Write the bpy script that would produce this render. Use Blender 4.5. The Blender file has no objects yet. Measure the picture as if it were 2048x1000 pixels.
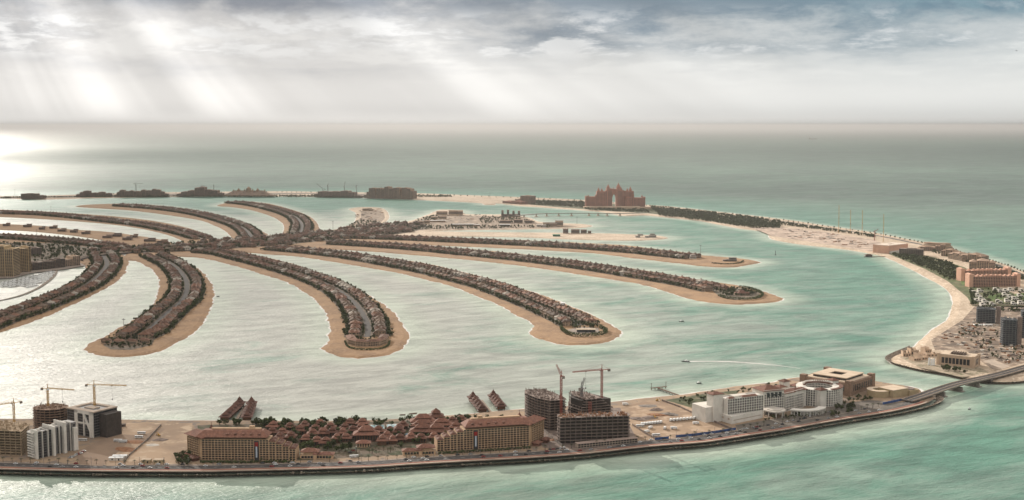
import bpy, math, random
import numpy as np
from mathutils import Vector
from mathutils.geometry import tessellate_polygon
R = math.radians
rnd = random.Random(7)
scene = bpy.context.scene
col = scene.collection

# ------------------------------------------------------------------ camera
FPX, CAMH, PITCH = 2500.0, 335.0, math.atan(0.1)
cam_d = bpy.data.cameras.new('camera')
cam = bpy.data.objects.new('camera', cam_d)
col.objects.link(cam)
cam.location = (0, 0, CAMH)
cam.rotation_euler = (math.pi / 2 - PITCH, 0, 0)
cam_d.sensor_width = 36.0
cam_d.lens = 36.0 * FPX / 2048
cam_d.clip_start = 1.0
cam_d.clip_end = 400000.0
scene.camera = cam

# ------------------------------------------------------------------ sun, sky, exposure
SUN_EL, SUN_AZ = R(19), R(-28)          # azimuth measured from +Y towards +X
SUN = Vector((math.sin(SUN_AZ) * math.cos(SUN_EL), math.cos(SUN_AZ) * math.cos(SUN_EL), math.sin(SUN_EL)))
sun_d = bpy.data.lights.new('sun', 'SUN')
sun_d.energy = 5.0
sun_d.angle = R(0.5)
sun_d.color = (1.0, 0.92, 0.82)
sun = bpy.data.objects.new('sun', sun_d)
col.objects.link(sun)
sun.location = SUN * 900
sun.rotation_euler = (-SUN).to_track_quat('-Z', 'Y').to_euler()

scene.view_settings.view_transform = 'Standard'
scene.view_settings.look = 'None'
scene.view_settings.exposure = 0.42
scene.view_settings.gamma = 1.0
scene.view_settings.use_curve_mapping = False
scene.cycles.max_bounces = 6
scene.cycles.diffuse_bounces = 2
scene.cycles.glossy_bounces = 2
scene.cycles.transmission_bounces = 2
scene.cycles.volume_bounces = 0
scene.cycles.transparent_max_bounces = 8
scene.cycles.sample_clamp_indirect = 4.0
scene.cycles.caustics_reflective = False
scene.cycles.caustics_refractive = False


class NT:
    """small helper to write node trees compactly"""
    def __init__(s, tree):
        s.t = tree
        tree.nodes.clear()

    def n(s, kind, **kw):
        nd = s.t.nodes.new(kind)
        for k, v in kw.items():
            if k.startswith('i_'):
                key = k[2:]
                key = int(key) if key.isdigit() else key.replace('_', ' ')
                s.put(nd.inputs[key], v)
            else:
                setattr(nd, k, v)
        return nd

    def put(s, sock, v):
        if hasattr(v, 'outputs'):
            v = v.outputs[0]
        if isinstance(v, bpy.types.NodeSocket):
            s.t.links.new(v, sock)
        else:
            if isinstance(v, (tuple, list)) and len(v) == 3 and sock.type == 'RGBA':
                v = (*v, 1.0)
            sock.default_value = v

    def m(s, op, a, b=0.0, c=0.0, clamp=False):
        nd = s.t.nodes.new('ShaderNodeMath')
        nd.operation = op
        nd.use_clamp = clamp
        s.put(nd.inputs[0], a)
        s.put(nd.inputs[1], b)
        s.put(nd.inputs[2], c)
        return nd.outputs[0]

    def v(s, op, a, b=(0, 0, 0)):
        nd = s.t.nodes.new('ShaderNodeVectorMath')
        nd.operation = op
        s.put(nd.inputs[0], a)
        s.put(nd.inputs[1], b)
        return nd.outputs['Value'] if op in ('DOT_PRODUCT', 'LENGTH') else nd.outputs[0]

    def mix(s, f, a, b, blend='MIX'):
        nd = s.t.nodes.new('ShaderNodeMix')
        nd.data_type = 'RGBA'
        nd.blend_type = blend
        s.put(nd.inputs[0], f)
        s.put(nd.inputs[6], a)
        s.put(nd.inputs[7], b)
        return nd.outputs[2]

    def rng(s, x, a, b, c=0.0, d=1.0, smooth=True):
        nd = s.t.nodes.new('ShaderNodeMapRange')
        nd.interpolation_type = 'SMOOTHSTEP' if smooth else 'LINEAR'
        for k, val in zip((0, 1, 2, 3, 4), (x, a, b, c, d)):
            s.put(nd.inputs[k], val)
        return nd.outputs[0]

    def xyz(s, x, y, z=0.0):
        nd = s.t.nodes.new('ShaderNodeCombineXYZ')
        s.put(nd.inputs[0], x)
        s.put(nd.inputs[1], y)
        s.put(nd.inputs[2], z)
        return nd.outputs[0]

    def noise(s, vec, scale, detail=4.0, rough=0.55, dist=0.0):
        nd = s.t.nodes.new('ShaderNodeTexNoise')
        s.put(nd.inputs['Vector'], vec)
        nd.inputs['Scale'].default_value = scale
        nd.inputs['Detail'].default_value = detail
        nd.inputs['Roughness'].default_value = rough
        nd.inputs['Distortion'].default_value = dist
        return nd.outputs[0]


def make_world():
    w = bpy.data.worlds.new('World')
    scene.world = w
    w.use_nodes = True
    t = NT(w.node_tree)
    sky = t.n('ShaderNodeTexSky', sky_type='NISHITA', sun_disc=False)
    sky.sun_elevation = SUN_EL
    sky.sun_rotation = SUN_AZ % (2 * math.pi)
    sky.air_density, sky.dust_density, sky.ozone_density = 1.0, 3.0, 2.0
    d = t.n('ShaderNodeTexCoord').outputs['Generated']
    sep = t.n('ShaderNodeSeparateXYZ', i_0=d)
    dx, dy, dz = sep.outputs
    # degrees above the horizon and to the side
    el = t.m('MULTIPLY', t.m('ARCSINE', dz), 57.29578)
    az = t.m('MULTIPLY', t.m('ARCTAN2', dx, dy), 57.29578)
    elc = t.m('MAXIMUM', el, 0.0)
    # clouds laid out by bearing and height above the horizon
    le = t.m('MULTIPLY', t.m('LOGARITHM', t.m('ADD', elc, 1.6), 2.718), 3.4)
    big = t.noise(t.xyz(t.m('MULTIPLY', az, 0.075), t.m('MULTIPLY', le, 0.75), 2.3), 1.0, 3.0, 0.5, 0.3)
    mid = t.noise(t.xyz(t.m('MULTIPLY', az, 0.20), t.m('MULTIPLY', le, 1.25), 7.1), 1.0, 10.0, 0.64, 0.2)
    fine = t.noise(t.xyz(t.m('MULTIPLY', az, 0.55), t.m('MULTIPLY', le, 2.3), 1.9), 1.0, 9.0, 0.66, 0.15)
    body = t.m('ADD', t.m('MULTIPLY', big, 0.46), t.m('ADD', t.m('MULTIPLY', mid, 0.40), t.m('MULTIPLY', fine, 0.14)))
    dens = t.m('ADD', body, t.m('ADD', t.m('MULTIPLY', t.rng(el, 3.7, 5.9), 0.16), t.m('MULTIPLY', t.rng(el, 1.0, 3.0), 0.03)))
    thick = t.rng(dens, 0.52, 0.70)
    # shafts of light fanning out from the sun
    Sv = tuple(SUN)
    cosS = t.v('DOT_PRODUCT', d, Sv)
    U = SUN.cross(Vector((0, 0, 1))).normalized()
    V = SUN.cross(U).normalized()
    ang = t.m('ARCTAN2', t.v('DOT_PRODUCT', d, tuple(U)), t.v('DOT_PRODUCT', d, tuple(V)))
    shaft = t.noise(t.xyz(t.m('MULTIPLY', ang, 8.0), 0.3, 4.7), 1.0, 3.0, 0.5)
    shaft = t.m('SUBTRACT', t.rng(shaft, 0.30, 0.70), 0.5)
    glow = t.rng(cosS, 0.72, 0.995)
    # colours, in units of the background strength below
    right = t.rng(az, -14.0, 24.0)
    low = t.mix(right, (9.1, 8.8, 8.4), (7.6, 7.65, 7.4))
    hor = t.mix(right, (7.9, 7.65, 7.3), (6.0, 6.0, 5.8))
    low = t.mix(t.rng(el, 0.0, 1.3), hor, low)
    dark = t.mix(right, (3.3, 3.5, 3.9), (1.7, 2.6, 3.2))
    grey = t.mix(right, (7.0, 6.85, 6.7), (5.3, 5.7, 5.8))
    lit = t.mix(right, (8.9, 8.7, 8.4), (7.2, 7.5, 7.4))
    blue = t.mix(0.3, (1.1, 2.6, 3.7), sky.outputs[0])
    cl = t.mix(t.rng(dens, 0.46, 0.54), lit, grey)
    cl = t.mix(thick, cl, dark)
    hole = t.m('MULTIPLY', t.rng(az, 11.0, 21.0), t.m('MULTIPLY', t.rng(el, 4.2, 5.0), t.rng(fine, 0.62, 0.40)))
    cl = t.mix(t.m('MULTIPLY', hole, 0.85), cl, blue)
    # bright broken edges under the deck
    edge = t.m('MULTIPLY', t.rng(mid, 0.50, 0.62), t.m('MULTIPLY', t.rng(el, 2.5, 3.3), t.rng(el, 5.6, 4.2)))
    cl = t.mix(t.m('MULTIPLY', edge, t.mix(right, (0.9, 0.9, 0.9), (0.6, 0.6, 0.6))), cl, t.mix(right, (9.6, 9.5, 9.3), (8.2, 8.3, 8.2)))
    hazy = t.rng(el, 1.2, 4.3, 0.97, 0.0)
    c = t.mix(hazy, cl, low)
    sh = t.m('MULTIPLY', t.m('MULTIPLY', shaft, t.rng(az, 18.0, 0.0)), t.m('MULTIPLY', t.rng(el, 0.0, 0.8), t.rng(el, 14.0, 7.0)))
    c = t.mix(1.0, c, t.m('ADD', 1.0, t.m('MULTIPLY', sh, 0.36)), 'MULTIPLY')
    over = t.rng(el, 9.0, 30.0)
    c = t.mix(over, c, t.mix(t.m('MULTIPLY', mid, 0.9), (5.0, 5.0, 5.0), (3.2, 3.3, 3.4)))
    c = t.mix(1.0, c, t.m('ADD', 1.0, t.m('MULTIPLY', glow, t.m('MULTIPLY', t.rng(el, 7.0, 16.0), 0.35))), 'MULTIPLY')
    bg = t.n('ShaderNodeBackground', i_Color=c, i_Strength=0.082)
    t.n('ShaderNodeOutputWorld', i_Surface=bg)


make_world()

# ------------------------------------------------------------------ picture point -> place on the ground
CP, SP = math.cos(PITCH), math.sin(PITCH)


def G(px, py, z=0.0):
    a, b = (px - 1024.0) / FPX, (500.0 - py) / FPX
    dx, dy, dz = a, CP + b * SP, -SP + b * CP
    k = (CAMH - z) / -dz
    return Vector((dx * k, dy * k, z))


def GL(pts, z=0.0):
    return [G(x, y, z) for x, y in pts]


def mpp(py):
    """metres that one photo pixel spans sideways at ground row py"""
    return G(1024, py).y / (FPX * CP)

# ------------------------------------------------------------------ materials
MATS = {}


def pmat(name, c1, c2=None, scale=0.08, rough=0.85, vary=0.0, bump=0.0, spec=0.25, c3=None, scale3=0.9, metal=0.0, stretch=(1, 1, 1)):
    """procedural surface: two colours in patches, a third in fine specks, a little change from object to object"""
    if name in MATS:
        return MATS[name]
    m = bpy.data.materials.new(name)
    m.use_nodes = True
    t = NT(m.node_tree)
    P = t.v('MULTIPLY', t.n('ShaderNodeNewGeometry').outputs['Position'], stretch)
    c2 = c2 or tuple(x * 0.72 for x in c1)
    n1 = t.noise(P, scale, 5.0, 0.6)
    c = t.mix(t.rng(n1, 0.36, 0.64), c1, c2)
    if c3:
        c = t.mix(t.rng(t.noise(P, scale3, 3.0, 0.6), 0.52, 0.64), c, c3)
    if vary:
        r = t.n('ShaderNodeObjectInfo').outputs['Random']
        c = t.mix(1.0, c, t.m('ADD', 1.0 - vary / 2, t.m('MULTIPLY', r, vary)), 'MULTIPLY')
    b = t.n('ShaderNodeBsdfPrincipled', i_Base_Color=c, i_Roughness=rough, i_Metallic=metal)
    b.inputs['Specular IOR Level'].default_value = spec
    if bump:
        bn = t.n('ShaderNodeBump', i_Height=t.noise(P, scale3, 4.0, 0.6), i_Strength=bump, i_Distance=0.6)
        t.put(b.inputs['Normal'], bn)
    t.n('ShaderNodeOutputMaterial', i_Surface=b)
    MATS[name] = m
    return m


SAND = pmat('sand', (0.315, 0.19, 0.098), (0.22, 0.132, 0.07), 0.02, 0.95, c3=(0.365, 0.23, 0.128), scale3=0.25)
PALE_SAND = pmat('pale_sand', (0.50, 0.39, 0.285), (0.37, 0.28, 0.195), 0.012, 0.95, c3=(0.66, 0.55, 0.43), scale3=0.2)
GROUND = pmat('plot_ground', (0.20, 0.15, 0.11), (0.12, 0.095, 0.07), 0.05, 0.95, c3=(0.07, 0.065, 0.04), scale3=0.12)
SITE = pmat('site_ground', (0.35, 0.25, 0.165), (0.24, 0.17, 0.115), 0.018, 0.95, c3=(0.20, 0.16, 0.13), scale3=0.09)
PAVING = pmat('paving', (0.30, 0.24, 0.195), (0.21, 0.165, 0.135), 0.05, 0.9, c3=(0.36, 0.31, 0.27), scale3=0.3)
ASPHALT = pmat('asphalt', (0.085, 0.078, 0.074), (0.06, 0.055, 0.052), 0.05, 0.9, c3=(0.11, 0.10, 0.095), scale3=0.4)
FRONDROAD = pmat('frond_asphalt', (0.095, 0.085, 0.078), (0.072, 0.065, 0.06), 0.04, 0.9)
REDPAVE = pmat('red_paving', (0.30, 0.125, 0.085), (0.22, 0.09, 0.065), 0.06, 0.9)
KERB = pmat('pale_stone', (0.46, 0.37, 0.29), (0.36, 0.29, 0.23), 0.1, 0.9)
ROCK = pmat('armour_rock', (0.25, 0.20, 0.155), (0.13, 0.105, 0.082), 0.5, 0.95, c3=(0.34, 0.28, 0.22), scale3=1.1)
WETROCK = pmat('wet_rock', (0.085, 0.072, 0.057), (0.05, 0.044, 0.036), 0.5, 0.6)
LAWN = pmat('lawn_grass', (0.13, 0.19, 0.045), (0.075, 0.12, 0.03), 0.05, 0.95, c3=(0.05, 0.075, 0.022), scale3=0.2)
SCRUB = pmat('scrub', (0.075, 0.085, 0.035), (0.045, 0.055, 0.025), 0.05, 0.95, c3=(0.17, 0.14, 0.09), scale3=0.15)


# ------------------------------------------------------------------ mesh building
class MB:
    def __init__(s):
        s.v, s.f, s.mi = [], [], []

    def add(s, verts, faces, m=0):
        k = len(s.v)
        s.v += [tuple(p) for p in verts]
        s.f += [tuple(i + k for i in f) for f in faces]
        s.mi += [m] * len(faces)

    def box(s, x, y, z, sx, sy, sz, rot=0.0, m=0, taper=1.0):
        """box standing on z, centred on x, y"""
        c, n = math.cos(rot), math.sin(rot)
        vs = []
        for zz, q in ((z, 1.0), (z + sz, taper)):
            for a, b in ((-1, -1), (1, -1), (1, 1), (-1, 1)):
                u, w = a * sx / 2 * q, b * sy / 2 * q
                vs.append((x + u * c - w * n, y + u * n + w * c, zz))
        s.add(vs, [(3, 2, 1, 0), (4, 5, 6, 7), (0, 1, 5, 4), (1, 2, 6, 5), (2, 3, 7, 6), (3, 0, 4, 7)], m)

    def span(s, x0, x1, y0, y1, z0, z1, m=0):
        s.box((x0 + x1) / 2, (y0 + y1) / 2, z0, x1 - x0, y1 - y0, z1 - z0, 0, m)

    def hip(s, x, y, z, sx, sy, h, rot=0.0, ridge=None, m=0, eave=0.35):
        """hipped roof with a thin eave; ridge = ridge length along the longer side"""
        c, n = math.cos(rot), math.sin(rot)
        if ridge is None:
            ridge = max(sx, sy) - min(sx, sy)
        rx, ry = (ridge / 2, 0) if sx >= sy else (0, ridge / 2)
        rx, ry = max(rx, 0.05), max(ry, 0.05)
        pts = []
        for zz in (z, z + eave):
            pts += [(-sx / 2, -sy / 2, zz), (sx / 2, -sy / 2, zz), (sx / 2, sy / 2, zz), (-sx / 2, sy / 2, zz)]
        pts += [(-rx, -ry, z + h), (rx, -ry, z + h), (rx, ry, z + h), (-rx, ry, z + h)]
        vs = [(x + a * c - b * n, y + a * n + b * c, q) for a, b, q in pts]
        f = [(3, 2, 1, 0)]
        for k in (0, 4):
            for i in range(4):
                j = (i + 1) % 4
                f.append((k + i, k + j, k + 4 + j, k + 4 + i))
        f.append((8, 9, 10, 11))
        s.add(vs, f, m)

    def prism(s, poly, z0, z1, m=0, mt=None):
        """upright prism over an outline (convex or not)"""
        p = [(q[0], q[1]) for q in poly]
        if sum(p[i][0] * p[(i + 1) % len(p)][1] - p[(i + 1) % len(p)][0] * p[i][1] for i in range(len(p))) < 0:
            p.reverse()
        k = len(p)
        vs = [(a, b, z0) for a, b in p] + [(a, b, z1) for a, b in p]
        s.add(vs, [(i, (i + 1) % k, k + (i + 1) % k, k + i) for i in range(k)], m)
        tri = tessellate_polygon([[Vector((a, b, 0)) for a, b in p]])
        up = []
        for a, b, c in tri:
            ar = (p[b][0] - p[a][0]) * (p[c][1] - p[a][1]) - (p[c][0] - p[a][0]) * (p[b][1] - p[a][1])
            up.append((k + a, k + b, k + c) if ar > 0 else (k + a, k + c, k + b))
        s.add(vs, up, m if mt is None else mt)

    def bar(s, a, b, w, m=0, w2=None):
        a, b = Vector(a), Vector(b)
        d = (b - a).normalized()
        u = d.cross(Vector((0, 0, 1)))
        if u.length < 1e-3:
            u = Vector((1, 0, 0))
        u.normalize()
        q = d.cross(u)
        w2 = w if w2 is None else w2
        vs = []
        for p, r in ((a, w / 2), (b, w2 / 2)):
            vs += [p + u * r + q * r, p - u * r + q * r, p - u * r - q * r, p + u * r - q * r]
        s.add(vs, [(3, 2, 1, 0), (4, 5, 6, 7), (0, 1, 5, 4), (1, 2, 6, 5), (2, 3, 7, 6), (3, 0, 4, 7)], m)

    def cyl(s, x, y, z, r, h, n=10, m=0, r2=None):
        r2 = r if r2 is None else r2
        vs = [(x + r * math.cos(2 * math.pi * i / n), y + r * math.sin(2 * math.pi * i / n), z) for i in range(n)]
        vs += [(x + r2 * math.cos(2 * math.pi * i / n), y + r2 * math.sin(2 * math.pi * i / n), z + h) for i in range(n)]
        s.add(vs, [(i, (i + 1) % n, n + (i + 1) % n, n + i) for i in range(n)] + [tuple(range(n - 1, -1, -1)), tuple(range(n, 2 * n))], m)

    def lathe(s, x, y, prof, n=10, m=0):
        vs = []
        for r, z in prof:
            vs += [(x + r * math.cos(2 * math.pi * i / n), y + r * math.sin(2 * math.pi * i / n), z) for i in range(n)]
        f = []
        for k in range(len(prof) - 1):
            f += [(k * n + i, k * n + (i + 1) % n, (k + 1) * n + (i + 1) % n, (k + 1) * n + i) for i in range(n)]
        f.append(tuple((len(prof) - 1) * n + i for i in range(n)))
        s.add(vs, f, m)

    def arc(s, x, y, r0, r1, a0, a1, z0, z1, n=16, m=0):
        """curved wall: part of a ring, angles in degrees"""
        vs = []
        for i in range(n + 1):
            a = R(a0 + (a1 - a0) * i / n)
            for r, z in ((r0, z0), (r1, z0), (r1, z1), (r0, z1)):
                vs.append((x + r * math.cos(a), y + r * math.sin(a), z))
        f = []
        for i in range(n):
            k = i * 4
            for j in range(4):
                f.append((k + j, k + 4 + j, k + 4 + (j + 1) % 4, k + (j + 1) % 4))
        f += [(0, 1, 2, 3), (n * 4 + 3, n * 4 + 2, n * 4 + 1, n * 4)]
        s.add(vs, f, m)

    def sheet(s, pts, z, m=0):
        """flat face over an outline"""
        p = [(q[0], q[1]) for q in pts]
        tri = tessellate_polygon([[Vector((a, b, 0)) for a, b in p]])
        out = []
        for a, b, c in tri:
            ar = (p[b][0] - p[a][0]) * (p[c][1] - p[a][1]) - (p[c][0] - p[a][0]) * (p[b][1] - p[a][1])
            out.append((a, b, c) if ar > 0 else (a, c, b))
        s.add([(a, b, z) for a, b in p], out, m)

    def build(s, name, mats, parent=None, loc=None, rot=0.0):
        me = bpy.data.meshes.new(name)
        me.from_pydata(s.v, [], s.f)
        mats = mats if isinstance(mats, (list, tuple)) else [mats]
        for m in mats:
            me.materials.append(m)
        if len(mats) > 1:
            me.polygons.foreach_set('material_index', s.mi)
        me.update()
        o = bpy.data.objects.new(name, me)
        col.objects.link(o)
        if parent is not None:
            o.parent = parent
        if loc is not None:
            o.location = loc
            o.rotation_euler = (0, 0, rot)
        return o


def tag(o, label=None, cat=None, group=None, kind=None):
    for k, v in (('label', label), ('category', cat), ('group', group), ('kind', kind)):
        if v:
            o[k] = v
    return o


def thing(name, label, cat, loc, rot=0.0, group=None):
    o = bpy.data.objects.new(name, None)
    o.empty_display_size = 1.0
    col.objects.link(o)
    o.location = loc
    o.rotation_euler = (0, 0, rot)
    return tag(o, label, cat, group)


def dup(o, loc=None, rot=None, label=None, scale=None, parent=None):
    """a copy of a thing with copies of its parts and their parts"""
    c = o.copy()
    col.objects.link(c)
    if parent is not None:
        c.parent = parent
    if loc is not None:
        c.location = loc
    if rot is not None:
        c.rotation_euler = (0, 0, rot)
    if scale is not None:
        c.scale = scale if isinstance(scale, (tuple, list)) else (scale,) * 3
    if label:
        c['label'] = label
    for k in KIDS.get(o.name, ()):
        dup(k, parent=c)
    return c


class _Kids:
    def get(s, name, d=()):
        return list(bpy.data.objects[name].children)


KIDS = _Kids()


# ------------------------------------------------------------------ lines on the ground
def smooth(pts, step, closed=False):
    """Catmull-Rom through the points, resampled to about one point per step"""
    P = [Vector((p[0], p[1])) for p in pts]
    n = len(P)
    out = []
    for i in range(n if closed else n - 1):
        p1, p2 = P[i], P[(i + 1) % n]
        p0 = P[(i - 1) % n] if closed or i > 0 else p1
        p3 = P[(i + 2) % n] if closed or i + 2 < n else p2
        L = (p2 - p1).length
        k = max(1, int(L / step))
        d0 = max((p1 - p0).length, 1e-6) ** 0.5
        d1 = max(L, 1e-6) ** 0.5
        d2 = max((p3 - p2).length, 1e-6) ** 0.5
        m1 = (p2 - p0) * (d1 / (d0 + d1)) if (p1 - p0).length > 1e-6 else (p2 - p1)
        m2 = (p3 - p1) * (d1 / (d1 + d2)) if (p3 - p2).length > 1e-6 else (p2 - p1)
        if m1.length > 1.5 * L:
            m1 = m1 * (1.5 * L / m1.length)
        if m2.length > 1.5 * L:
            m2 = m2 * (1.5 * L / m2.length)
        for j in range(k):
            t = j / k
            out.append(p1 * (2 * t ** 3 - 3 * t * t + 1) + m1 * (t ** 3 - 2 * t * t + t) + p2 * (-2 * t ** 3 + 3 * t * t) + m2 * (t ** 3 - t * t))
    if not closed:
        out.append(P[-1])
    return out


def area(p):
    return sum(p[i][0] * p[(i + 1) % len(p)][1] - p[(i + 1) % len(p)][0] * p[i][1] for i in range(len(p))) / 2


def offset(p, d, closed=True):
    """shift a line sideways: to the left of its direction for d > 0 (inwards on an anticlockwise outline)"""
    out, n = [], len(p)
    for i in range(n):
        a = p[(i - 1) % n] if closed or i > 0 else p[i]
        b = p[(i + 1) % n] if closed or i < n - 1 else p[i]
        t = b - a
        if t.length < 1e-6:
            out.append(p[i].copy())
            continue
        t.normalize()
        dd = d[i] if isinstance(d, list) else d
        out.append(p[i] + Vector((-t.y, t.x)) * dd)
    return out


def ribbon(mb, a, b, za, zb, m=0, closed=False):
    n = len(a)
    vs = [(p[0], p[1], za) for p in a] + [(p[0], p[1], zb) for p in b]
    mb.add(vs, [(i, (i + 1) % n, n + (i + 1) % n, n + i) for i in range(n if closed else n - 1)], m)


def band(name, px, w, z, mat, kind='structure', step=12.0, zg=0.0):
    """a road or path: a flat band of width w along a line of picture points"""
    L = smooth(GL(px, zg), step)
    mb = MB()
    ribbon(mb, offset(L, -w / 2, False), offset(L, w / 2, False), z, z)
    o = mb.build(name, mat)
    if kind:
        o['kind'] = kind
    return o


def pathwalk(L, step, start=0.0):
    """points and directions at even steps along a line"""
    acc, nxt = 0.0, start
    for i in range(len(L) - 1):
        d = L[i + 1] - L[i]
        ln = d.length
        while ln > 0 and nxt <= acc + ln:
            yield L[i] + d * ((nxt - acc) / ln), d / ln
            nxt += step
        acc += ln


SHORE = []      # points of every waterline, for the shallows


def jag(p, amp, seed):
    """uneven waterline"""
    r = random.Random(seed)
    v, out = 0.0, []
    for q in p:
        v = 0.6 * v + r.uniform(-1, 1)
        out.append(q + Vector((v * amp * 0.6, r.uniform(-1, 1) * amp)))
    return out


def terrain(name, px, top, inset, mat, amp=2.0, step=14.0, seed=1, foam=True):
    """a low island: sloping beach all round and a flat top"""
    p = smooth(GL(px), step, True)
    if area(p) < 0:
        p.reverse()
    p = jag(p, amp, seed)
    SHORE.extend(p)
    q = offset(p, inset)
    o2 = offset(p, -14.0)
    mb = MB()
    ribbon(mb, o2, p, -1.4, 0.0, 0, True)
    ribbon(mb, p, q, 0.0, top, 0, True)
    mb.sheet(q, top)
    o = mb.build(name, mat)
    o['kind'] = 'structure'
    FOAM.append((p, True))
    return p


FOAM = []

# ------------------------------------------------------------------ islands (picture points of each waterline)
FR = {}
FR['A'] = [(-60, 644), (0, 622), (62, 600), (112, 579), (145, 564), (166, 545), (169, 530), (152, 519), (200, 505), (252, 512), (256, 530), (242, 556), (208, 579), (156, 605), (91, 634), (0, 665), (-60, 690)]
FR['B'] = [(255, 521), (270, 522), (289, 530), (309, 545), (318, 566), (317, 587), (304, 612), (273, 636), (234, 658), (205, 675), (179, 688), (172, 699), (182, 707), (208, 713), (260, 713.5), (312, 705), (346, 691), (379, 670), (405, 647), (421, 618), (428, 584), (424, 569), (405, 545), (377, 527), (348, 513), (330, 500), (260, 503)]
FR['C'] = [(345, 512), (400, 516), (452, 528), (504, 542), (545, 555), (582, 568), (616, 589), (639, 607), (652, 631), (660, 653), (656, 670), (653, 688), (642, 697), (657, 706), (683, 714), (720, 717), (764, 713), (800, 701), (816, 678), (811, 657), (795, 636), (769, 610), (735, 589), (699, 570), (660, 554), (603, 533), (556, 520), (504, 509), (462, 502), (420, 494), (345, 497)]
FR['D'] = [(440, 500), (500, 506), (535, 509), (600, 514), (660, 523), (738, 536), (800, 547), (852, 560), (904, 573), (956, 593), (995, 609), (1034, 631), (1068, 651), (1057, 667), (1086, 680), (1125, 689), (1164, 691), (1203, 687), (1231, 677), (1244, 664), (1226, 651), (1205, 641), (1177, 627), (1138, 611), (1094, 593), (1047, 579), (1008, 566), (956, 551), (904, 538), (852, 527), (800, 519), (745, 511), (690, 505), (620, 494), (560, 488), (480, 488)]
FR['E'] = [(560, 489), (640, 497), (720, 502), (800, 508), (904, 517), (1008, 528), (1086, 538), (1164, 550), (1240, 562), (1278, 568), (1330, 583), (1382, 599), (1434, 607), (1486, 609), (1538, 606), (1565, 599), (1556, 592), (1525, 583), (1473, 571), (1408, 561), (1356, 552), (1304, 543), (1252, 535), (1200, 528), (1138, 519), (1060, 510), (982, 502), (904, 496), (830, 490), (760, 486.5), (640, 480)]
FR['F'] = [(600, 482), (680, 484), (760, 486.5), (840, 490), (940, 494), (1040, 498.5), (1140, 504), (1200, 508), (1278, 518), (1356, 527), (1408, 533), (1460, 535), (1499, 530), (1521, 525), (1499, 519.5), (1460, 515.5), (1408, 511), (1369, 505), (1304, 497), (1252, 491), (1200, 488), (1120, 484), (1040, 481), (940, 477), (840, 473.5), (760, 472.5), (640, 472)]
FR['G'] = [(700, 472), (760, 473), (880, 473), (1040, 475), (1140, 479), (1240, 481.5), (1300, 480.5), (1336, 477), (1320, 472.5), (1240, 468.5), (1180, 467), (1110, 466), (1040, 465.5), (920, 464), (820, 463), (720, 466)]
FR['H'] = [(740, 466), (820, 464), (912, 461), (1040, 459), (1130, 457.5), (1170, 455.5), (1185, 452), (1164, 448.5), (1120, 447), (1080, 444), (1060, 436), (1020, 430), (980, 429.5), (930, 428.5), (924, 422), (900, 420), (880, 420), (856, 429), (816, 443), (780, 448), (740, 452), (680, 464)]
FR['J'] = [(640, 468), (700, 450), (712, 436), (710, 425), (698, 418.5), (720, 415), (760, 416), (774, 423), (778, 436), (768, 447), (752, 456)]
FR['K'] = [(560, 474), (566, 466), (568, 454), (562, 444), (540, 432), (500, 420), (460, 414), (434, 412), (450, 406.5), (470, 403.5), (492, 403), (540, 408), (580, 418), (614, 430), (632, 443), (638, 454), (640, 466), (630, 472)]
FR['L'] = [(440, 486), (464, 480), (460, 472), (450, 462), (430, 452), (400, 441), (340, 431), (260, 421), (200, 417), (152, 413.5), (175, 410), (240, 408), (300, 410), (350, 415), (400, 423), (440, 431), (480, 443), (510, 457), (534, 473)]
FR['M'] = [(-60, 431), (0, 434), (80, 438), (180, 445), (260, 454), (320, 466), (356, 478), (378, 488), (430, 482), (424, 474), (380, 457), (320, 444), (240, 434), (160, 428), (60, 422), (-60, 419)]
FR['N'] = [(-60, 457), (0, 460), (60, 463), (140, 471), (200, 480), (266, 494), (340, 492), (340, 484), (300, 475.5), (220, 464.5), (140, 459), (80, 452), (-60, 447)]
FR['O'] = [(-80, 540), (60, 540), (120, 536), (172, 529), (180, 512), (262, 500), (250, 492), (180, 485), (100, 478), (-80, 470)]
for k, (key, px) in enumerate(FR.items()):
    far = px[len(px) // 2][1] < 500
    terrain('beach', px, 1.8, 9.0 if not far else 7.0, SAND if key not in 'GHJ' else PALE_SAND, 3.6 if not far else 1.6, 9.0, k)
# the trunk of the island that joins the rows of villas
TRUNK = [(170, 512), (262, 508), (330, 506), (440, 500), (560, 492), (640, 484), (760, 474), (830, 464), (860, 452), (800, 447), (740, 452), (690, 460), (640, 466), (560, 472), (430, 483), (330, 491), (255, 497), (185, 503)]
terrain('land', TRUNK, 2.2, 4.0, GROUND, 1.0, 20.0, 40)

# far side of the ring
RING_IN = [(-80, 398), (10, 397), (60, 399), (120, 398.6), (180, 396.5), (300, 394.5), (400, 393), (500, 392.5), (600, 393.5), (700, 395), (740, 396), (840, 400), (940, 405), (964, 407), (970, 410), (990, 410), (994, 407), (1040, 412), (1120, 417.5), (1200, 424), (1252, 432), (1290, 431), (1340, 436), (1400, 442.5), (1440, 450), (1484, 458), (1528, 464), (1540, 476), (1552, 481), (1608, 490), (1688, 499), (1744, 508.5), (1768, 514), (1808, 532), (1848, 553), (1878, 569), (1896, 583), (1904, 600), (1902, 620), (1896, 637), (1862, 662), (1836, 683), (1822, 697), (1784, 713), (1775, 721), (1784, 728), (1836, 742), (1888, 751), (1927, 759.5), (1971, 767), (2018, 768.5), (2060, 763), (2200, 735)]
RING_OUT = [(2200, 590), (2060, 548), (2008, 529), (1958, 514.5), (1888, 494.5), (1828, 482), (1748, 466.5), (1648, 452), (1568, 440), (1448, 426), (1340, 414), (1296, 411), (1160, 400.5), (1060, 396), (940, 391.5), (830, 387.5), (630, 384.5), (550, 383.5), (300, 386), (160, 390), (60, 393), (-80, 393)]


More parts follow.
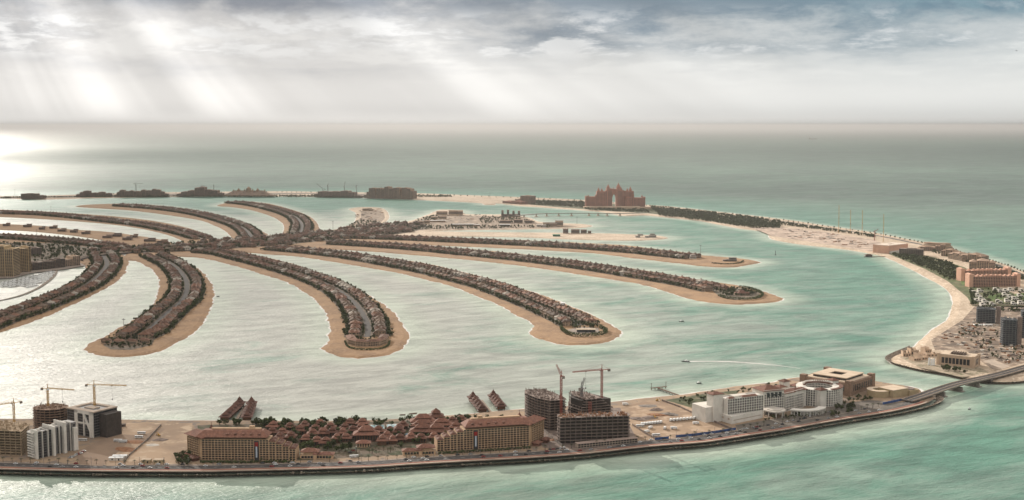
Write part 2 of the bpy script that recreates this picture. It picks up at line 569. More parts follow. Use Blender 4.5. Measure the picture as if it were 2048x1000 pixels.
def two_sided(name, inner, outer, top, ins_in, ins_out, mat):
    a = jag(smooth(GL(inner), 22.0), 1.5, 3)
    b = jag(smooth(GL(outer), 22.0), 1.5, 4)
    SHORE.extend(a)
    SHORE.extend(b)
    # walk anticlockwise: both lines keep the land on their left
    if area(a + b) < 0:
        a.reverse()
        b.reverse()
    a2, b2 = offset(a, ins_in, False), offset(b, ins_out, False)
    mb = MB()
    for p, q in ((a, a2), (b, b2)):
        ribbon(mb, offset(p, -14.0, False), p, -1.4, 0.0)
        ribbon(mb, p, q, 0.0, top)
        FOAM.append((p, False))
    mb.sheet(a2 + b2, top)
    o = mb.build(name, mat)
    o['kind'] = 'structure'


two_sided('beach', RING_IN, RING_OUT, 3.0, 14.0, 6.0, PALE_SAND)

# near side of the ring: rock armour outside, beach inside
NEAR_OUT = [(-120, 948), (0, 952), (120, 955), (234, 956.5), (400, 957), (470, 955.5), (600, 952.5), (740, 948), (836, 941.5), (966, 934), (1080, 927.5), (1176, 920), (1306, 905.5), (1420, 896), (1510, 882), (1580, 871), (1640, 859.5), (1718, 846), (1780, 836), (1820, 828), (1862, 817), (1884, 806), (1881, 799), (1858, 791)]
NEAR_IN = [(1846, 789), (1836, 777), (1784, 768), (1753, 763), (1640, 752), (1580, 757), (1549, 764), (1484, 771), (1420, 781), (1366, 789), (1293, 796), (1223, 804), (1137, 812), (1070, 816), (1005, 821), (940, 828), (862, 833), (810, 837), (711, 841), (600, 842), (522, 841), (390, 841), (224, 839), (120, 838), (0, 838), (-120, 838)]
LANDZ = 4.0
_a = smooth(GL(NEAR_OUT), 6.0)
_b = jag(smooth(GL(NEAR_IN), 12.0), 1.0, 9)
SHORE.extend(_a)
SHORE.extend(_b)
QUAY = offset(_a, 9.5, False)                     # crest of the rocks
_bi = offset(_b, 16.0, False)
mb = MB()
ribbon(mb, offset(_b, -16.0, False), _b, -1.4, 0.0)
ribbon(mb, _b, _bi, 0.0, LANDZ)
o = mb.build('beach', SAND)
o['kind'] = 'structure'
FOAM.append((_b, False))
mb = MB()
mb.sheet(QUAY + _bi, LANDZ)
o = mb.build('land', SITE)
o['kind'] = 'structure'

rr = random.Random(5)


def rocks(line, depth, top, name, label):
    """slope of tipped boulders: rows of uneven blocks from the crest to below the water"""
    rows, n = 7, len(line)
    mb = MB()
    vs = []
    for j in range(rows):
        t = j / (rows - 1)
        L = offset(line, -1.5 + depth * (1 - t), False)
        for i, p in enumerate(L):
            k = 0 if j in (0, rows - 1) else 1
            vs.append((p.x + rr.uniform(-.8, .8) * k, p.y + rr.uniform(-.8, .8) * k, -0.9 + (top + 0.9) * t + rr.uniform(-.55, .55) * k))
    f, mi = [], []
    for j in range(rows - 1):
        for i in range(n - 1):
            f.append((j * n + i, j * n + i + 1, (j + 1) * n + i + 1, (j + 1) * n + i))
    mb.v, mb.f = vs, f
    mb.mi = [1 if j < 2 else 0 for j in range(rows - 1) for i in range(n - 1)]
    # loose boulders on the slope
    for q, (p, d) in enumerate(pathwalk(line, 2.6)):
        s = rr.uniform(0.9, 2.2)
        u = rr.uniform(0.0, 1.0)
        c = p + Vector((-d.y, d.x)) * (depth * (1 - u) - 1.0)
        mb.box(c.x, c.y, -0.9 + (top + 0.6) * u - 0.3 * s, s, s * rr.uniform(.7, 1.2), s * 0.8, rr.uniform(0, 3), 1 if u < 0.25 else 0, 0.7)
    o = mb.build(name, [ROCK, WETROCK])
    o['kind'] = 'structure'
    return o


rocks([p for p in smooth(_a, 2.4)], 11.0, LANDZ, 'rock_shore', '')
_pt = smooth(GL([(1822, 697), (1784, 713), (1775, 721), (1784, 728), (1836, 742), (1888, 751), (1927, 759.5), (1971, 767), (2018, 768.5), (2060, 763), (2200, 735)]), 3.0)
rocks(offset(_pt, -2.0, False), 12.0, 3.6, 'rock_shore', '')

# foam and wet edge along the beaches
FOAMM = pmat('foam', (0.72, 0.70, 0.66), (0.55, 0.54, 0.50), 0.06, 0.7)
mb = MB()
for p, closed in FOAM:
    w1 = [max(0.2, 1.5 + 1.7 * math.sin(i * 0.61) * math.sin(i * 0.17 + 1) + rr.uniform(-.6, .9)) for i in range(len(p))]
    ribbon(mb, offset(p, [-x for x in w1], closed), offset(p, 0.3, closed), 0.06, 0.06, 0, closed)
o = mb.build('surf', FOAMM)
o['kind'] = 'stuff'


# ------------------------------------------------------------------ water
def make_water():
    sh = np.array([(p[0], p[1]) for p in SHORE], dtype=np.float32)
    xs = np.concatenate([[-200000, -60000, -20000, -9000, -5500], np.arange(-3200, 2601, 22.0), [3400, 5000, 9000, 20000, 60000, 200000]])
    ys = np.concatenate([[-3000, 0, 500], np.arange(900, 7001, 26.0), [7600, 9000, 12000, 18000, 30000, 60000, 200000]])
    X, Y = np.meshgrid(xs, ys)
    pts = np.stack([X.ravel(), Y.ravel()], 1).astype(np.float32)
    dist = np.full(len(pts), 1e6, dtype=np.float32)
    near = (np.abs(pts[:, 0]) < 4000) & (pts[:, 1] < 7600)
    idx = np.nonzero(near)[0]
    for k in range(0, len(idx), 4000):
        q = pts[idx[k:k + 4000]]
        d2 = (q * q).sum(1)[:, None] + (sh * sh).sum(1)[None] - 2 * q @ sh.T
        dist[idx[k:k + 4000]] = np.sqrt(np.maximum(d2.min(1), 0))
    nx, ny = len(xs), len(ys)
    me = bpy.data.meshes.new('sea')
    me.vertices.add(len(pts))
    co = np.zeros((len(pts), 3), dtype=np.float32)
    co[:, :2] = pts
    me.vertices.foreach_set('co', co.ravel())
    i, j = np.meshgrid(np.arange(nx - 1), np.arange(ny - 1))
    a = (j * nx + i).ravel()
    quads = np.stack([a, a + 1, a + nx + 1, a + nx], 1)
    me.loops.add(quads.size)
    me.loops.foreach_set('vertex_index', quads.ravel().astype(np.int32))
    me.polygons.add(len(quads))
    me.polygons.foreach_set('loop_start', (np.arange(len(quads)) * 4).astype(np.int32))
    at = me.attributes.new('shore_distance', 'FLOAT', 'POINT')
    at.data.foreach_set('value', dist)
    # pale sky sheen painted into the lagoon colour, fading towards the right
    sheen = np.clip((900 - pts[:, 0]) / 1100, 0, 1) * np.clip((5200 - pts[:, 1]) / 900, 0, 1) * np.clip((pts[:, 1] - 1150) / 250, 0.35, 1)
    at = me.attributes.new('painted_sheen', 'FLOAT', 'POINT')
    at.data.foreach_set('value', sheen.astype(np.float32))
    me.update(calc_edges=True)
    m = bpy.data.materials.new('sea_water')
    m.use_nodes = True
    t = NT(m.node_tree)
    P = t.n('ShaderNodeNewGeometry').outputs['Position']
    D = t.n('ShaderNodeAttribute', attribute_name='shore_distance').outputs['Fac']
    rot = t.n('ShaderNodeVectorRotate', i_Vector=P, i_Angle=R(-24.0))
    W = rot.outputs[0]
    patch = t.noise(P, 0.0016, 5.0, 0.6, 0.4)
    streak = t.noise(t.v('MULTIPLY', W, (0.0042, 0.0085, 1)), 1.0, 10.0, 0.72, 0.6)
    gust = t.noise(t.v('MULTIPLY', W, (0.012, 0.030, 1)), 1.0, 6.0, 0.65, 0.6)
    shallow = t.rng(D, 0.0, 75.0, 1.0, 0.0)
    shelf = t.rng(D, 40.0, 900.0, 1.0, 0.0)
    c = t.mix(t.rng(patch, 0.38, 0.62), WATER_DEEP, WATER_MID)
    c = t.mix(t.m('MULTIPLY', shelf, 0.55), c, WATER_SHELF)
    S = t.n('ShaderNodeAttribute', attribute_name='painted_sheen').outputs['Fac']
    c = t.mix(t.m('MULTIPLY', t.rng(t.m('ADD', streak, t.m('MULTIPLY', S, 0.24)), 0.45, 0.74), t.m('ADD', 0.14, t.m('MULTIPLY', S, 0.80))), c, WATER_SHEEN)
    c = t.mix(t.m('MULTIPLY', shallow, 0.75), c, WATER_SHALLOW)
    w1 = t.noise(t.v('MULTIPLY', W, (0.020, 0.065, 1)), 1.0, 3.0, 0.55, 0.6)
    w2 = t.noise(t.v('MULTIPLY', W, (0.10, 0.30, 1)), 1.0, 4.0, 0.6, 0.4)
    w3 = t.noise(t.v('MULTIPLY', W, (0.22, 0.60, 1)), 1.0, 3.0, 0.6, 0.3)
    h = t.m('ADD', t.m('MULTIPLY', w1, 1.9), t.m('ADD', t.m('MULTIPLY', w2, 1.0), t.m('MULTIPLY', w3, 0.6)))
    bump = t.n('ShaderNodeBump', i_Height=h, i_Strength=1.0, i_Distance=WAVE_H)
    c = t.mix(1.0, c, t.rng(gust, 0.30, 0.70, 0.74, 1.22), 'MULTIPLY')
    rough = t.rng(streak, 0.35, 0.7, 0.46, 0.34)
    b = t.n('ShaderNodeBsdfPrincipled', i_Base_Color=c, i_Roughness=rough, i_IOR=1.33, i_Normal=bump)
    t.n('ShaderNodeOutputMaterial', i_Surface=b)
    me.materials.append(m)
    o = bpy.data.objects.new('sea', me)
    col.objects.link(o)
    o['kind'] = 'structure'
    return o


WATER_DEEP, WATER_MID = (0.078, 0.145, 0.112), (0.112, 0.20, 0.15)
WATER_SHELF, WATER_SHEEN, WATER_SHALLOW = (0.088, 0.265, 0.19), (0.45, 0.447, 0.395), (0.46, 0.52, 0.42)  # third-last step's pale tone paints sky reflection and glitter into the water
WAVE_H = 1.5
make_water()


# ------------------------------------------------------------------ unseen clouds added overhead to place sun and shade; haze
def make_shade_deck():
    H = 6000.0
    step = 500.0
    g = np.arange(-49000, 49001, step)
    X, Y = np.meshgrid(g, g)
    off = SUN.xy / SUN.z * H
    gx, gy = X - off.x, Y - off.y                 # where this bit of cloud puts its shade

    def cloudy(seed, scale):
        r = np.random.default_rng(seed)
        k = int(98500 / scale) + 3
        a = r.random((k, k))
        u, v = (X + 49000) / scale, (Y + 49000) / scale
        i, j = u.astype(int), v.astype(int)
        fu, fv = u - i, v - j
        fu, fv = fu * fu * (3 - 2 * fu), fv * fv * (3 - 2 * fv)
        return (a[j, i] * (1 - fu) + a[j, i + 1] * fu) * (1 - fv) + (a[j + 1, i] * (1 - fu) + a[j + 1, i + 1] * fu) * fv
    n = 0.5 * cloudy(1, 5200) + 0.3 * cloudy(2, 2300) + 0.2 * cloudy(3, 1000)
    dens = np.clip(0.985 + (n - 0.5) * 0.35, 0.86, 1.12)
    for (px, py, rx, ry, s) in DECK_HOLES:
        c = G(px, py)
        q = ((gx - c.x) / rx) ** 2 + ((gy - c.y) / ry) ** 2
        dens = dens - s * np.exp(-q)
    dens = np.clip(dens, 0.0, 1.25)
    rad = np.sqrt(X * X + Y * Y)
    dens *= np.clip((38000 - rad) / 8000, 0, 1)
    Z = H + 260 * dens + 120 * (n - .5)
    keep = rad < 48900
    nx = len(g)
    me = bpy.data.meshes.new('cloud')
    vs = np.stack([X.ravel(), Y.ravel(), Z.ravel()], 1)
    f = [(j * nx + i, j * nx + i + 1, (j + 1) * nx + i + 1, (j + 1) * nx + i) for j in range(nx - 1) for i in range(nx - 1) if keep[j, i] and keep[j + 1, i + 1] and keep[j, i + 1] and keep[j + 1, i]]
    me.from_pydata(vs.tolist(), [], f)
    at = me.attributes.new('shade_cover', 'FLOAT', 'POINT')
    at.data.foreach_set('value', dens.ravel().astype(np.float32))
    m = bpy.data.materials.new('cloud')
    m.use_nodes = True
    t = NT(m.node_tree)
    a = t.n('ShaderNodeAttribute', attribute_name='shade_cover').outputs['Fac']
    nz = t.noise(t.n('ShaderNodeNewGeometry').outputs['Position'], 0.0022, 5.0, 0.6)
    a = t.m('ADD', a, t.m('MULTIPLY', t.m('SUBTRACT', nz, 0.5), 0.24), clamp=True)
    tr = t.n('ShaderNodeBsdfTranslucent', i_Color=(0.85, 0.84, 0.84))
    cl = t.n('ShaderNodeBsdfTransparent')
    mx = t.n('ShaderNodeMixShader', i_0=a, i_1=cl, i_2=tr)
    t.n('ShaderNodeOutputMaterial', i_Surface=mx)
    me.materials.append(m)
    o = bpy.data.objects.new('clouds', me)  # unseen layer, shaped for where the sun gets through
    col.objects.link(o)
    o['kind'] = 'structure'


# sun and shade placed by hand: picture point on the ground, radii in metres, how open
DECK_HOLES = [(150, 560, 2000, 1500, 0.13), (350, 330, 5000, 4500, 0.24), (1150, 325, 5500, 4000, 0.5), (650, 620, 1500, 1200, 0.12), (30, 1000, 420, 130, 0.4), (1300, 990, 380, 160, 0.6), (1850, 900, 480, 260, 0.9),
              (1990, 560, 1100, 900, 1.3), (1750, 480, 1000, 900, 1.1), (1250, 440, 1200, 900, 0.7),
              (30, 274, 6500, 400, 0.12), (120, 297, 2800, 420, 0.25), (40, 331, 1400, 260, 0.25), (190, 374, 600, 180, 0.25),
              (1000, 292, 5500, 1400, 0.6), (1800, 425, 1800, 900, 0.9), (1650, 340, 4000, 1200, 0.55),
              (300, 885, 350, 150, 0.38), (800, 890, 400, 150, 0.25), (1300, 850, 400, 220, 0.35), (1640, 800, 450, 280, 0.45), (30, 562, 420, 420, -0.3),
              (760, 965, 300, 60, 0.4), (740, 385, 1200, 500, 0.7), (1480, 640, 600, 450, 0.45)]
make_shade_deck()


def make_haze():
    mb = MB()
    mb.span(-220000, 220000, -3500, 220000, -2.5, 366.0)
    m = bpy.data.materials.new('haze_air')
    m.use_nodes = True
    t = NT(m.node_tree)
    v = t.n('ShaderNodeVolumePrincipled', i_Color=(0.99, 0.98, 0.965), i_Density=HAZE, i_Anisotropy=0.12)
    t.n('ShaderNodeOutputMaterial', i_Volume=v)
    o = mb.build('haze', m)
    o['kind'] = 'stuff'


HAZE = 3.5e-5
make_haze()

# ------------------------------------------------------------------ villas and trees on the spits
ROOFTILE = pmat('roof_tiles', (0.165, 0.083, 0.054), (0.118, 0.062, 0.042), 0.05, 0.9, vary=0.7, c3=(0.23, 0.14, 0.095), scale3=0.35)
ROOFTILE2 = pmat('weathered_roof_tiles', (0.135, 0.092, 0.067), (0.10, 0.069, 0.052), 0.05, 0.9, vary=0.7, c3=(0.19, 0.14, 0.10), scale3=0.35)
RENDERWALL = pmat('villa_render', (0.36, 0.26, 0.18), (0.27, 0.195, 0.135), 0.06, 0.9, vary=0.5)
PALEWALL = pmat('pale_render', (0.62, 0.57, 0.50), (0.52, 0.47, 0.41), 0.08, 0.85)
PALEROOF = pmat('pale_roof', (0.36, 0.31, 0.255), (0.27, 0.235, 0.195), 0.08, 0.9)
GLASS = pmat('dark_glass', (0.022, 0.024, 0.027), (0.03, 0.032, 0.035), 0.3, 0.12, spec=0.5)
LEAF = pmat('leaves', (0.066, 0.084, 0.026), (0.034, 0.046, 0.016), 0.28, 0.9, vary=0.5, c3=(0.075, 0.078, 0.030), scale3=0.8)
PALMLEAF = pmat('palm_leaves', (0.060, 0.068, 0.028), (0.035, 0.042, 0.018), 0.5, 0.9, vary=0.4)
BARK = pmat('bark', (0.12, 0.085, 0.06), (0.07, 0.05, 0.035), 1.0, 0.95)

VILLA = []
vr = random.Random(11)


def villa_shapes(kind):
    """walls (with windows) and roof of a two-storey villa, front towards -Y"""
    w, r = MB(), MB()
    lay = [
        [(0, 0, 13, 11, 6.4), (-5.5, -5.5, 6.5, 6, 6.2), (6.2, 3.0, 6, 9, 3.4)],
        [(0, 1, 15, 9, 6.6), (5.0, -4.5, 6, 6.5, 6.4), (-4.5, -5, 5.5, 5, 3.3)],
        [(-3, 0, 9, 13, 6.4), (4.5, 2.0, 8, 9, 6.0), (4.5, -5, 7, 5.5, 3.3)],
        [(0, 0, 12, 12, 6.8), (0, -7, 6, 4, 3.6), (-7, 3, 5, 8, 3.4)],
        [(0, 2, 16, 8, 6.2), (-5, -4, 6, 8, 6.4), (5, -4, 6, 8, 6.4)],
    ][kind]
    for x, y, sx, sy, h in lay:
        w.box(x, y, 0, sx, sy, h)
        r.hip(x, y, h, sx + 1.4, sy + 1.4, 2.0 + 0.12 * min(sx, sy))
        for zz in ([1.0, 4.1] if h > 5 else [1.0]):
            n = max(2, int(sx / 3.2))
            for k in range(n):
                xx = x - sx / 2 + sx * (k + .5) / n
                for s_ in (-1, 1):
                    w.box(xx, y + s_ * (sy / 2 + 0.04), zz, 1.5, 0.1, 1.7, 0, 1)
            n = max(2, int(sy / 3.6))
            for k in range(n):
                yy = y - sy / 2 + sy * (k + .5) / n
                for s_ in (-1, 1):
                    w.box(x + s_ * (sx / 2 + 0.04), yy, zz, 0.1, 1.5, 1.7, 0, 1)
    # little lantern on the main roof
    x, y, sx, sy, h = lay[0]
    w.box(x, y, h + 1.6, 1.6, 1.6, 2.2)
    r.hip(x, y, h + 3.8, 2.4, 2.4, 0.9)
    return w, r


for k in range(5):
    VILLA.append(villa_shapes(k))

# middle line of each spit with villas: (picture points, words, row range)
MID = {
    'A': ([(206, 511), (214, 528), (205, 545), (182, 566), (154, 583), (104, 605), (52, 626), (0, 643), (-50, 664)], 'the marina spit'),
    'B': ([(306, 512), (320, 519), (346, 532), (369, 556), (374, 579), (364, 603), (340, 623), (312, 649), (290, 668), (262, 681)], 'the hooked spit'),
    'C': ([(400, 505), (439, 508), (478, 517), (556, 537), (621, 558), (660, 574), (688, 590), (711, 610), (729, 636), (736, 657), (735, 676)], 'the curved terrace spit'),
    'D': ([(540, 499), (620, 506), (695, 515), (783, 530), (860, 545), (918, 560), (975, 575), (1017, 590), (1055, 605), (1090, 620), (1135, 640), (1160, 653)], 'the square hedge spit'),
    'E': ([(660, 488), (740, 492.5), (840, 500), (940, 510), (1040, 520), (1122, 530), (1193, 540), (1255, 550), (1315, 560), (1378, 571), (1420, 580), (1436, 584)], 'the oval hedge spit'),
    'F': ([(700, 476), (820, 480), (930, 485), (1040, 490), (1130, 495), (1205, 500), (1265, 505), (1312, 510), (1358, 515), (1385, 518)], 'the lamp mast spit'),
    'K': ([(600, 470), (604, 454), (600, 444), (588, 434), (560, 424), (520, 414), (485, 408.5), (462, 407)], ''),
    'L': ([(505, 477), (492, 462), (474, 452), (430, 438), (380, 427), (320, 419), (265, 414.5), (235, 412.5)], ''),
    'M': ([(405, 479), (350, 464), (280, 451), (220, 444), (160, 437), (80, 430), (0, 427.5), (-50, 425)], ''),
    'O': ([(235, 497), (180, 490), (100, 483), (40, 478), (-40, 474)], ''),
}
FZ = 1.8
mb = MB()
mg = MB()
spots, trees = [], []
for key, (px, words_) in MID.items():
    L = smooth(GL(px), 12.0)
    far = px[4][1] < 480
    # plots, garden ground and the road down the middle
    half = [37.0] * len(L)
    ribbon(mg, offset(L, [-h for h in half], False), offset(L, half, False), FZ + 0.12, FZ + 0.12)
    if key in 'ABCDKL':
        wd = 4.6
        ribbon(mb, offset(L, -wd, False), offset(L, wd, False), FZ + 0.2, FZ + 0.2)
    for side in (-1, 1):
        n = 0
        tot = list(pathwalk(L[::-1], 22.0, 8.0))
        for i, (p, d) in enumerate(tot):
            n += 1
            off = 20.5 + vr.uniform(-1.2, 1.2)
            c = p + Vector((-d.y, d.x)) * off * side + d * vr.uniform(-1.6, 1.6)
            rot = math.atan2(d.y, d.x) + (0 if side > 0 else math.pi)
            spots.append((c.length, c.x, c.y, rot + vr.choice((0, 0, math.pi / 2, math.pi)) * (vr.random() < .3), key, side, n))
            # garden trees round each house
            for _ in range(3):
                o_ = vr.choice((8.5, 9.5, 32.0, 34.0, 35.0, 33.0)) + vr.uniform(-1, 1)
                q = p + Vector((-d.y, d.x)) * o_ * side + d * vr.uniform(-9, 9)
                trees.append((q.x, q.y, vr.uniform(2.4, 4.6) if o_ > 20 else vr.uniform(1.8, 3.0)))
        for p, d in pathwalk(L, 6.5):
            for o_, s0, s1, pr in ((35.0, 1.6, 3.6, 0.42), (7.8, 1.2, 2.4, 0.6), (31.0, 1.6, 3.2, 0.25)):
                if vr.random() < pr:
                    q = p + Vector((-d.y, d.x)) * (o_ + vr.uniform(-1.0, 1.0) * (5 if o_ > 20 else 1)) * side + d * vr.uniform(-3, 3)
                    trees.append((q.x, q.y, vr.uniform(s0, s1)))
o = mg.build('garden_ground', GROUND)
o['kind'] = 'structure'
o = mb.build('road', FRONDROAD)
o['kind'] = 'structure'

# trees all along the trunk, thinner under the road
inside = [Vector((p[0], p[1])) for p in GL(TRUNK)]


def within(p, poly):
    c, n = False, len(poly)
    for i in range(n):
        a, b = poly[i], poly[(i + 1) % n]
        if (a[1] > p[1]) != (b[1] > p[1]) and p[0] < (b[0] - a[0]) * (p[1] - a[1]) / (b[1] - a[1]) + a[0]:
            c = not c
    return c


tx0, tx1 = min(p.x for p in inside), max(p.x for p in inside)
ty0, ty1 = min(p.y for p in inside), max(p.y for p in inside)
TR_AXIS = smooth(GL([(150, 517), (190, 508), (300, 498.5), (440, 484.5), (560, 473), (640, 466), (760, 458), (850, 452), (900, 447)]), 30)
for _ in range(9000):
    p = Vector((vr.uniform(tx0, tx1), vr.uniform(ty0, ty1)))
    if within(p, inside):
        dmin = min((q - p).length for q in TR_AXIS)
        if dmin > 18:
            if vr.random() < 0.5:
                trees.append((p.x, p.y, vr.uniform(2.2, 4.8)))
            elif vr.random() < 0.28:
                spots.append((p.length + 9000, p.x, p.y, vr.uniform(0, 6.28), 'T', 1, 0))

spots.sort()


def ordinal(n):
    one = ['', 'first', 'second', 'third', 'fourth', 'fifth', 'sixth', 'seventh', 'eighth', 'ninth', 'tenth', 'eleventh', 'twelfth', 'thirteenth', 'fourteenth', 'fifteenth', 'sixteenth', 'seventeenth', 'eighteenth', 'nineteenth']
    if n < 20:
        return one[n]
    tens = {2: 'twent', 3: 'thirt', 4: 'fort', 5: 'fift', 6: 'sixt', 7: 'sevent', 8: 'eight', 9: 'ninet'}[n // 10]
    return tens + 'ieth' if n % 10 == 0 else tens + 'y-' + one[n % 10]


VPROTO = []
VILLA += [VILLA[0], VILLA[3]]
for k in range(7):
    w, r = VILLA[k]
    t = thing('villa', 'x', 'villa', (0, 0, 0), 0, 'villas on the spits')
    w.build('wall', [RENDERWALL if k < 5 else PALEWALL, GLASS], t)
    r.build('roof', [ROOFTILE if k % 2 == 0 and k < 5 else ROOFTILE2 if k < 5 else PALEROOF], t)
    VPROTO.append(t)
used = [False] * 7
NV = 300
LOOK = ['terracotta roofed villa', 'grey-brown roofed villa', 'long terracotta villa', 'weathered brown villa', 'wide terracotta villa', 'pale white villa', 'cream pale-roofed villa']
LAB = set()
for i, (dd, x, y, rot, key, side, n) in enumerate(spots[:NV]):
    k = vr.randrange(5) if vr.random() < .9 else 5 + vr.randrange(2)
    lr = 'right-hand' if side > 0 else 'left-hand'      # counted walking from the tip, so swap for the picture
    lr = {'A': ('upper', 'lower'), 'B': ('left-hand', 'right-hand'), 'C': ('right-hand', 'left-hand')}.get(key, ('right-hand', 'left-hand'))[0 if side > 0 else 1]
    where = MID[key][1] if key in MID else 'the trunk'
    end = 'left edge' if key == 'A' else 'tip'
    lab = '%s, %s from the %s, %s row of %s' % (LOOK[k], ordinal(n), end, lr, where)
    s_ = vr.uniform(1.05, 1.3)
    if not used[k]:
        o = VPROTO[k]
        used[k] = True
        o.location, o.rotation_euler, o.scale = (x, y, FZ), (0, 0, rot), (s_,) * 3
        o['label'] = lab
    else:
        dup(VPROTO[k], (x, y, FZ), rot, lab, s_)


def merge(shape_list, places, name, mats):
    """far repeats as one object: shape_list of MBs, places of (index, x, y, z, rot, scale)"""
    V, F, M = [], [], []
    base = 0
    arr = [(np.array(s.v, dtype=np.float32), s.f, s.mi) for s in shape_list]
    for k, x, y, z, rot, sc in places:
        v, f, mi = arr[k]
        c, n = math.cos(rot), math.sin(rot)
        q = np.empty_like(v)
        q[:, 0] = (v[:, 0] * c - v[:, 1] * n) * sc + x
        q[:, 1] = (v[:, 0] * n + v[:, 1] * c) * sc + y
        q[:, 2] = v[:, 2] * sc + z
        V.append(q)
        F.append((f, base))
        M += mi
        base += len(v)
    co = np.concatenate(V)
    me = bpy.data.meshes.new(name)
    loops, starts = [], []
    k = 0
    for f, b in F:
        for q in f:
            starts.append(k)
            loops.extend([i + b for i in q])
            k += len(q)
    me.vertices.add(len(co))
    me.vertices.foreach_set('co', co.ravel())
    me.loops.add(len(loops))
    me.loops.foreach_set('vertex_index', np.array(loops, dtype=np.int32))
    me.polygons.add(len(starts))
    me.polygons.foreach_set('loop_start', np.array(starts, dtype=np.int32))
    for m in mats:
        me.materials.append(m)
    me.polygons.foreach_set('material_index', np.array(M, dtype=np.int32))
    me.update(calc_edges=True)
    me.validate()
    o = bpy.data.objects.new(name, me)
    col.objects.link(o)
    return o


both = []
for k in range(5):
    w, r = VILLA[k]
    s = MB()
    s.v = w.v + r.v
    s.f = w.f + [tuple(i + len(w.v) for i in q) for q in r.f]
    s.mi = w.mi + [2 + k % 2] * len(r.f)
    both.append(s)
for k in (0, 2):
    s = MB()
    s.v, s.f, s.mi = both[k].v, both[k].f, [4 if i == 0 else (5 if i > 1 else i) for i in both[k].mi]
    both.append(s)
o = merge(both, [(vr.randrange(5) if vr.random() < .93 else 5 + vr.randrange(2), x, y, FZ, rot, vr.uniform(1.05, 1.3)) for dd, x, y, rot, key, side, n in spots[NV:]], 'distant_villas', [RENDERWALL, GLASS, ROOFTILE, ROOFTILE2, PALEWALL, PALEROOF])
tag(o, 'dense rows of brown villas on the farther spits', 'villas', None, 'stuff')


def crown(mb, r, h, n, seed, size, z0=0.35):
    """leaf clumps spread through an uneven crown of radius r, height h"""
    q = random.Random(seed)
    clumps = []
    for _ in range(6):
        a = q.uniform(0, 6.283)
        k = q.uniform(0.1, 0.75) * r
        clumps.append((k * math.cos(a), k * math.sin(a), h * q.uniform(z0, 0.86), r * q.uniform(0.32, 0.58)))
    for i in range(n):
        cx, cy, cz, cr = clumps[i % 6]
        d = Vector((q.gauss(0, 1), q.gauss(0, 1), q.gauss(0, 0.8))).normalized() * cr * q.uniform(0.55, 1.05)
        c = Vector((cx, cy, cz)) + d
        u = Vector((q.gauss(0, 1), q.gauss(0, 1), q.gauss(0, 1))).normalized()
        w = d.normalized().cross(u)
        if w.length < 1e-3:
            continue
        w.normalize()
        v = (d.normalized() * 0.5 + u * 0.5).cross(w).normalized()
        s = size * q.uniform(0.6, 1.3)
        mb.add([c - w * s, c - v * s * 0.8, c + w * s, c + v * s * 0.8], [(0, 1, 2, 3)], 0)


TREEFAR = []
for k in range(5):
    s = MB()
    crown(s, 1.0, 2.0, 26, 100 + k, 0.42, 0.35)
    s.bar((0, 0, 0), (0, 0, 0.9), 0.14, 1, 0.08)
    TREEFAR.append(s)

# ------------------------------------------------------------------ the near side of the ring
TERRA = pmat('terracotta_tiles', (0.185, 0.086, 0.058), (0.135, 0.064, 0.046), 0.25, 0.85, vary=0.6, c3=(0.24, 0.125, 0.087), scale3=0.7)
OCHRE = pmat('ochre_render', (0.55, 0.375, 0.235), (0.47, 0.315, 0.195), 0.15, 0.9)
OCHREDK = pmat('ochre_recess', (0.20, 0.125, 0.075), (0.15, 0.095, 0.06), 0.3, 0.9)
SHADETERRA = pmat('shaded_terracotta', (0.135, 0.068, 0.050), (0.10, 0.052, 0.040), 0.3, 0.9, vary=0.4)  # terracotta darkened as if backlit, for the stilt villa roofs
TIMBER = pmat('dark_timber', (0.13, 0.07, 0.042), (0.09, 0.05, 0.03), 0.6, 0.85, vary=0.3)
CONC = pmat('raw_concrete', (0.26, 0.225, 0.195), (0.19, 0.165, 0.145), 0.2, 0.95, c3=(0.12, 0.10, 0.09), scale3=0.6)
CONCDK = pmat('dark_concrete', (0.23, 0.18, 0.155), (0.165, 0.13, 0.112), 0.2, 0.95, c3=(0.28, 0.21, 0.17), scale3=0.5)
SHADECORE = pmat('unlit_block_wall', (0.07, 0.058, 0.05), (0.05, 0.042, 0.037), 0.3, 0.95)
CONCTAN = pmat('tan_concrete', (0.44, 0.33, 0.22), (0.34, 0.255, 0.17), 0.2, 0.95, c3=(0.24, 0.18, 0.12), scale3=0.6)
WHITEW = pmat('white_wall', (0.70, 0.66, 0.595), (0.60, 0.565, 0.505), 0.12, 0.8)
BROWNW = pmat('brown_stone', (0.25, 0.165, 0.115), (0.195, 0.13, 0.09), 0.15, 0.9, c3=(0.29, 0.20, 0.145), scale3=0.5)
TANROOF = pmat('tan_roof', (0.60, 0.48, 0.36), (0.52, 0.41, 0.30), 0.1, 0.9)
TANWALL = pmat('tan_wall', (0.42, 0.33, 0.20), (0.36, 0.28, 0.17), 0.2, 0.9)
YELSTEEL = pmat('crane_yellow', (0.55, 0.33, 0.09), (0.45, 0.26, 0.07), 0.5, 0.6)
REDSTEEL = pmat('crane_red', (0.30, 0.085, 0.06), (0.24, 0.07, 0.05), 0.5, 0.6)
GREYSTEEL = pmat('grey_steel', (0.20, 0.19, 0.185), (0.15, 0.145, 0.14), 0.5, 0.6)
WHITEP = pmat('white_paint', (0.80, 0.80, 0.78), (0.70, 0.70, 0.68), 0.4, 0.4, spec=0.5)
BLUEP = pmat('blue_hoarding', (0.035, 0.085, 0.23), (0.03, 0.065, 0.17), 0.2, 0.6)
REDP = pmat('red_paint', (0.32, 0.03, 0.025), (0.24, 0.025, 0.02), 0.4, 0.5)
DARKP = pmat('dark_paint', (0.04, 0.04, 0.043), (0.03, 0.03, 0.032), 0.4, 0.4, spec=0.5)
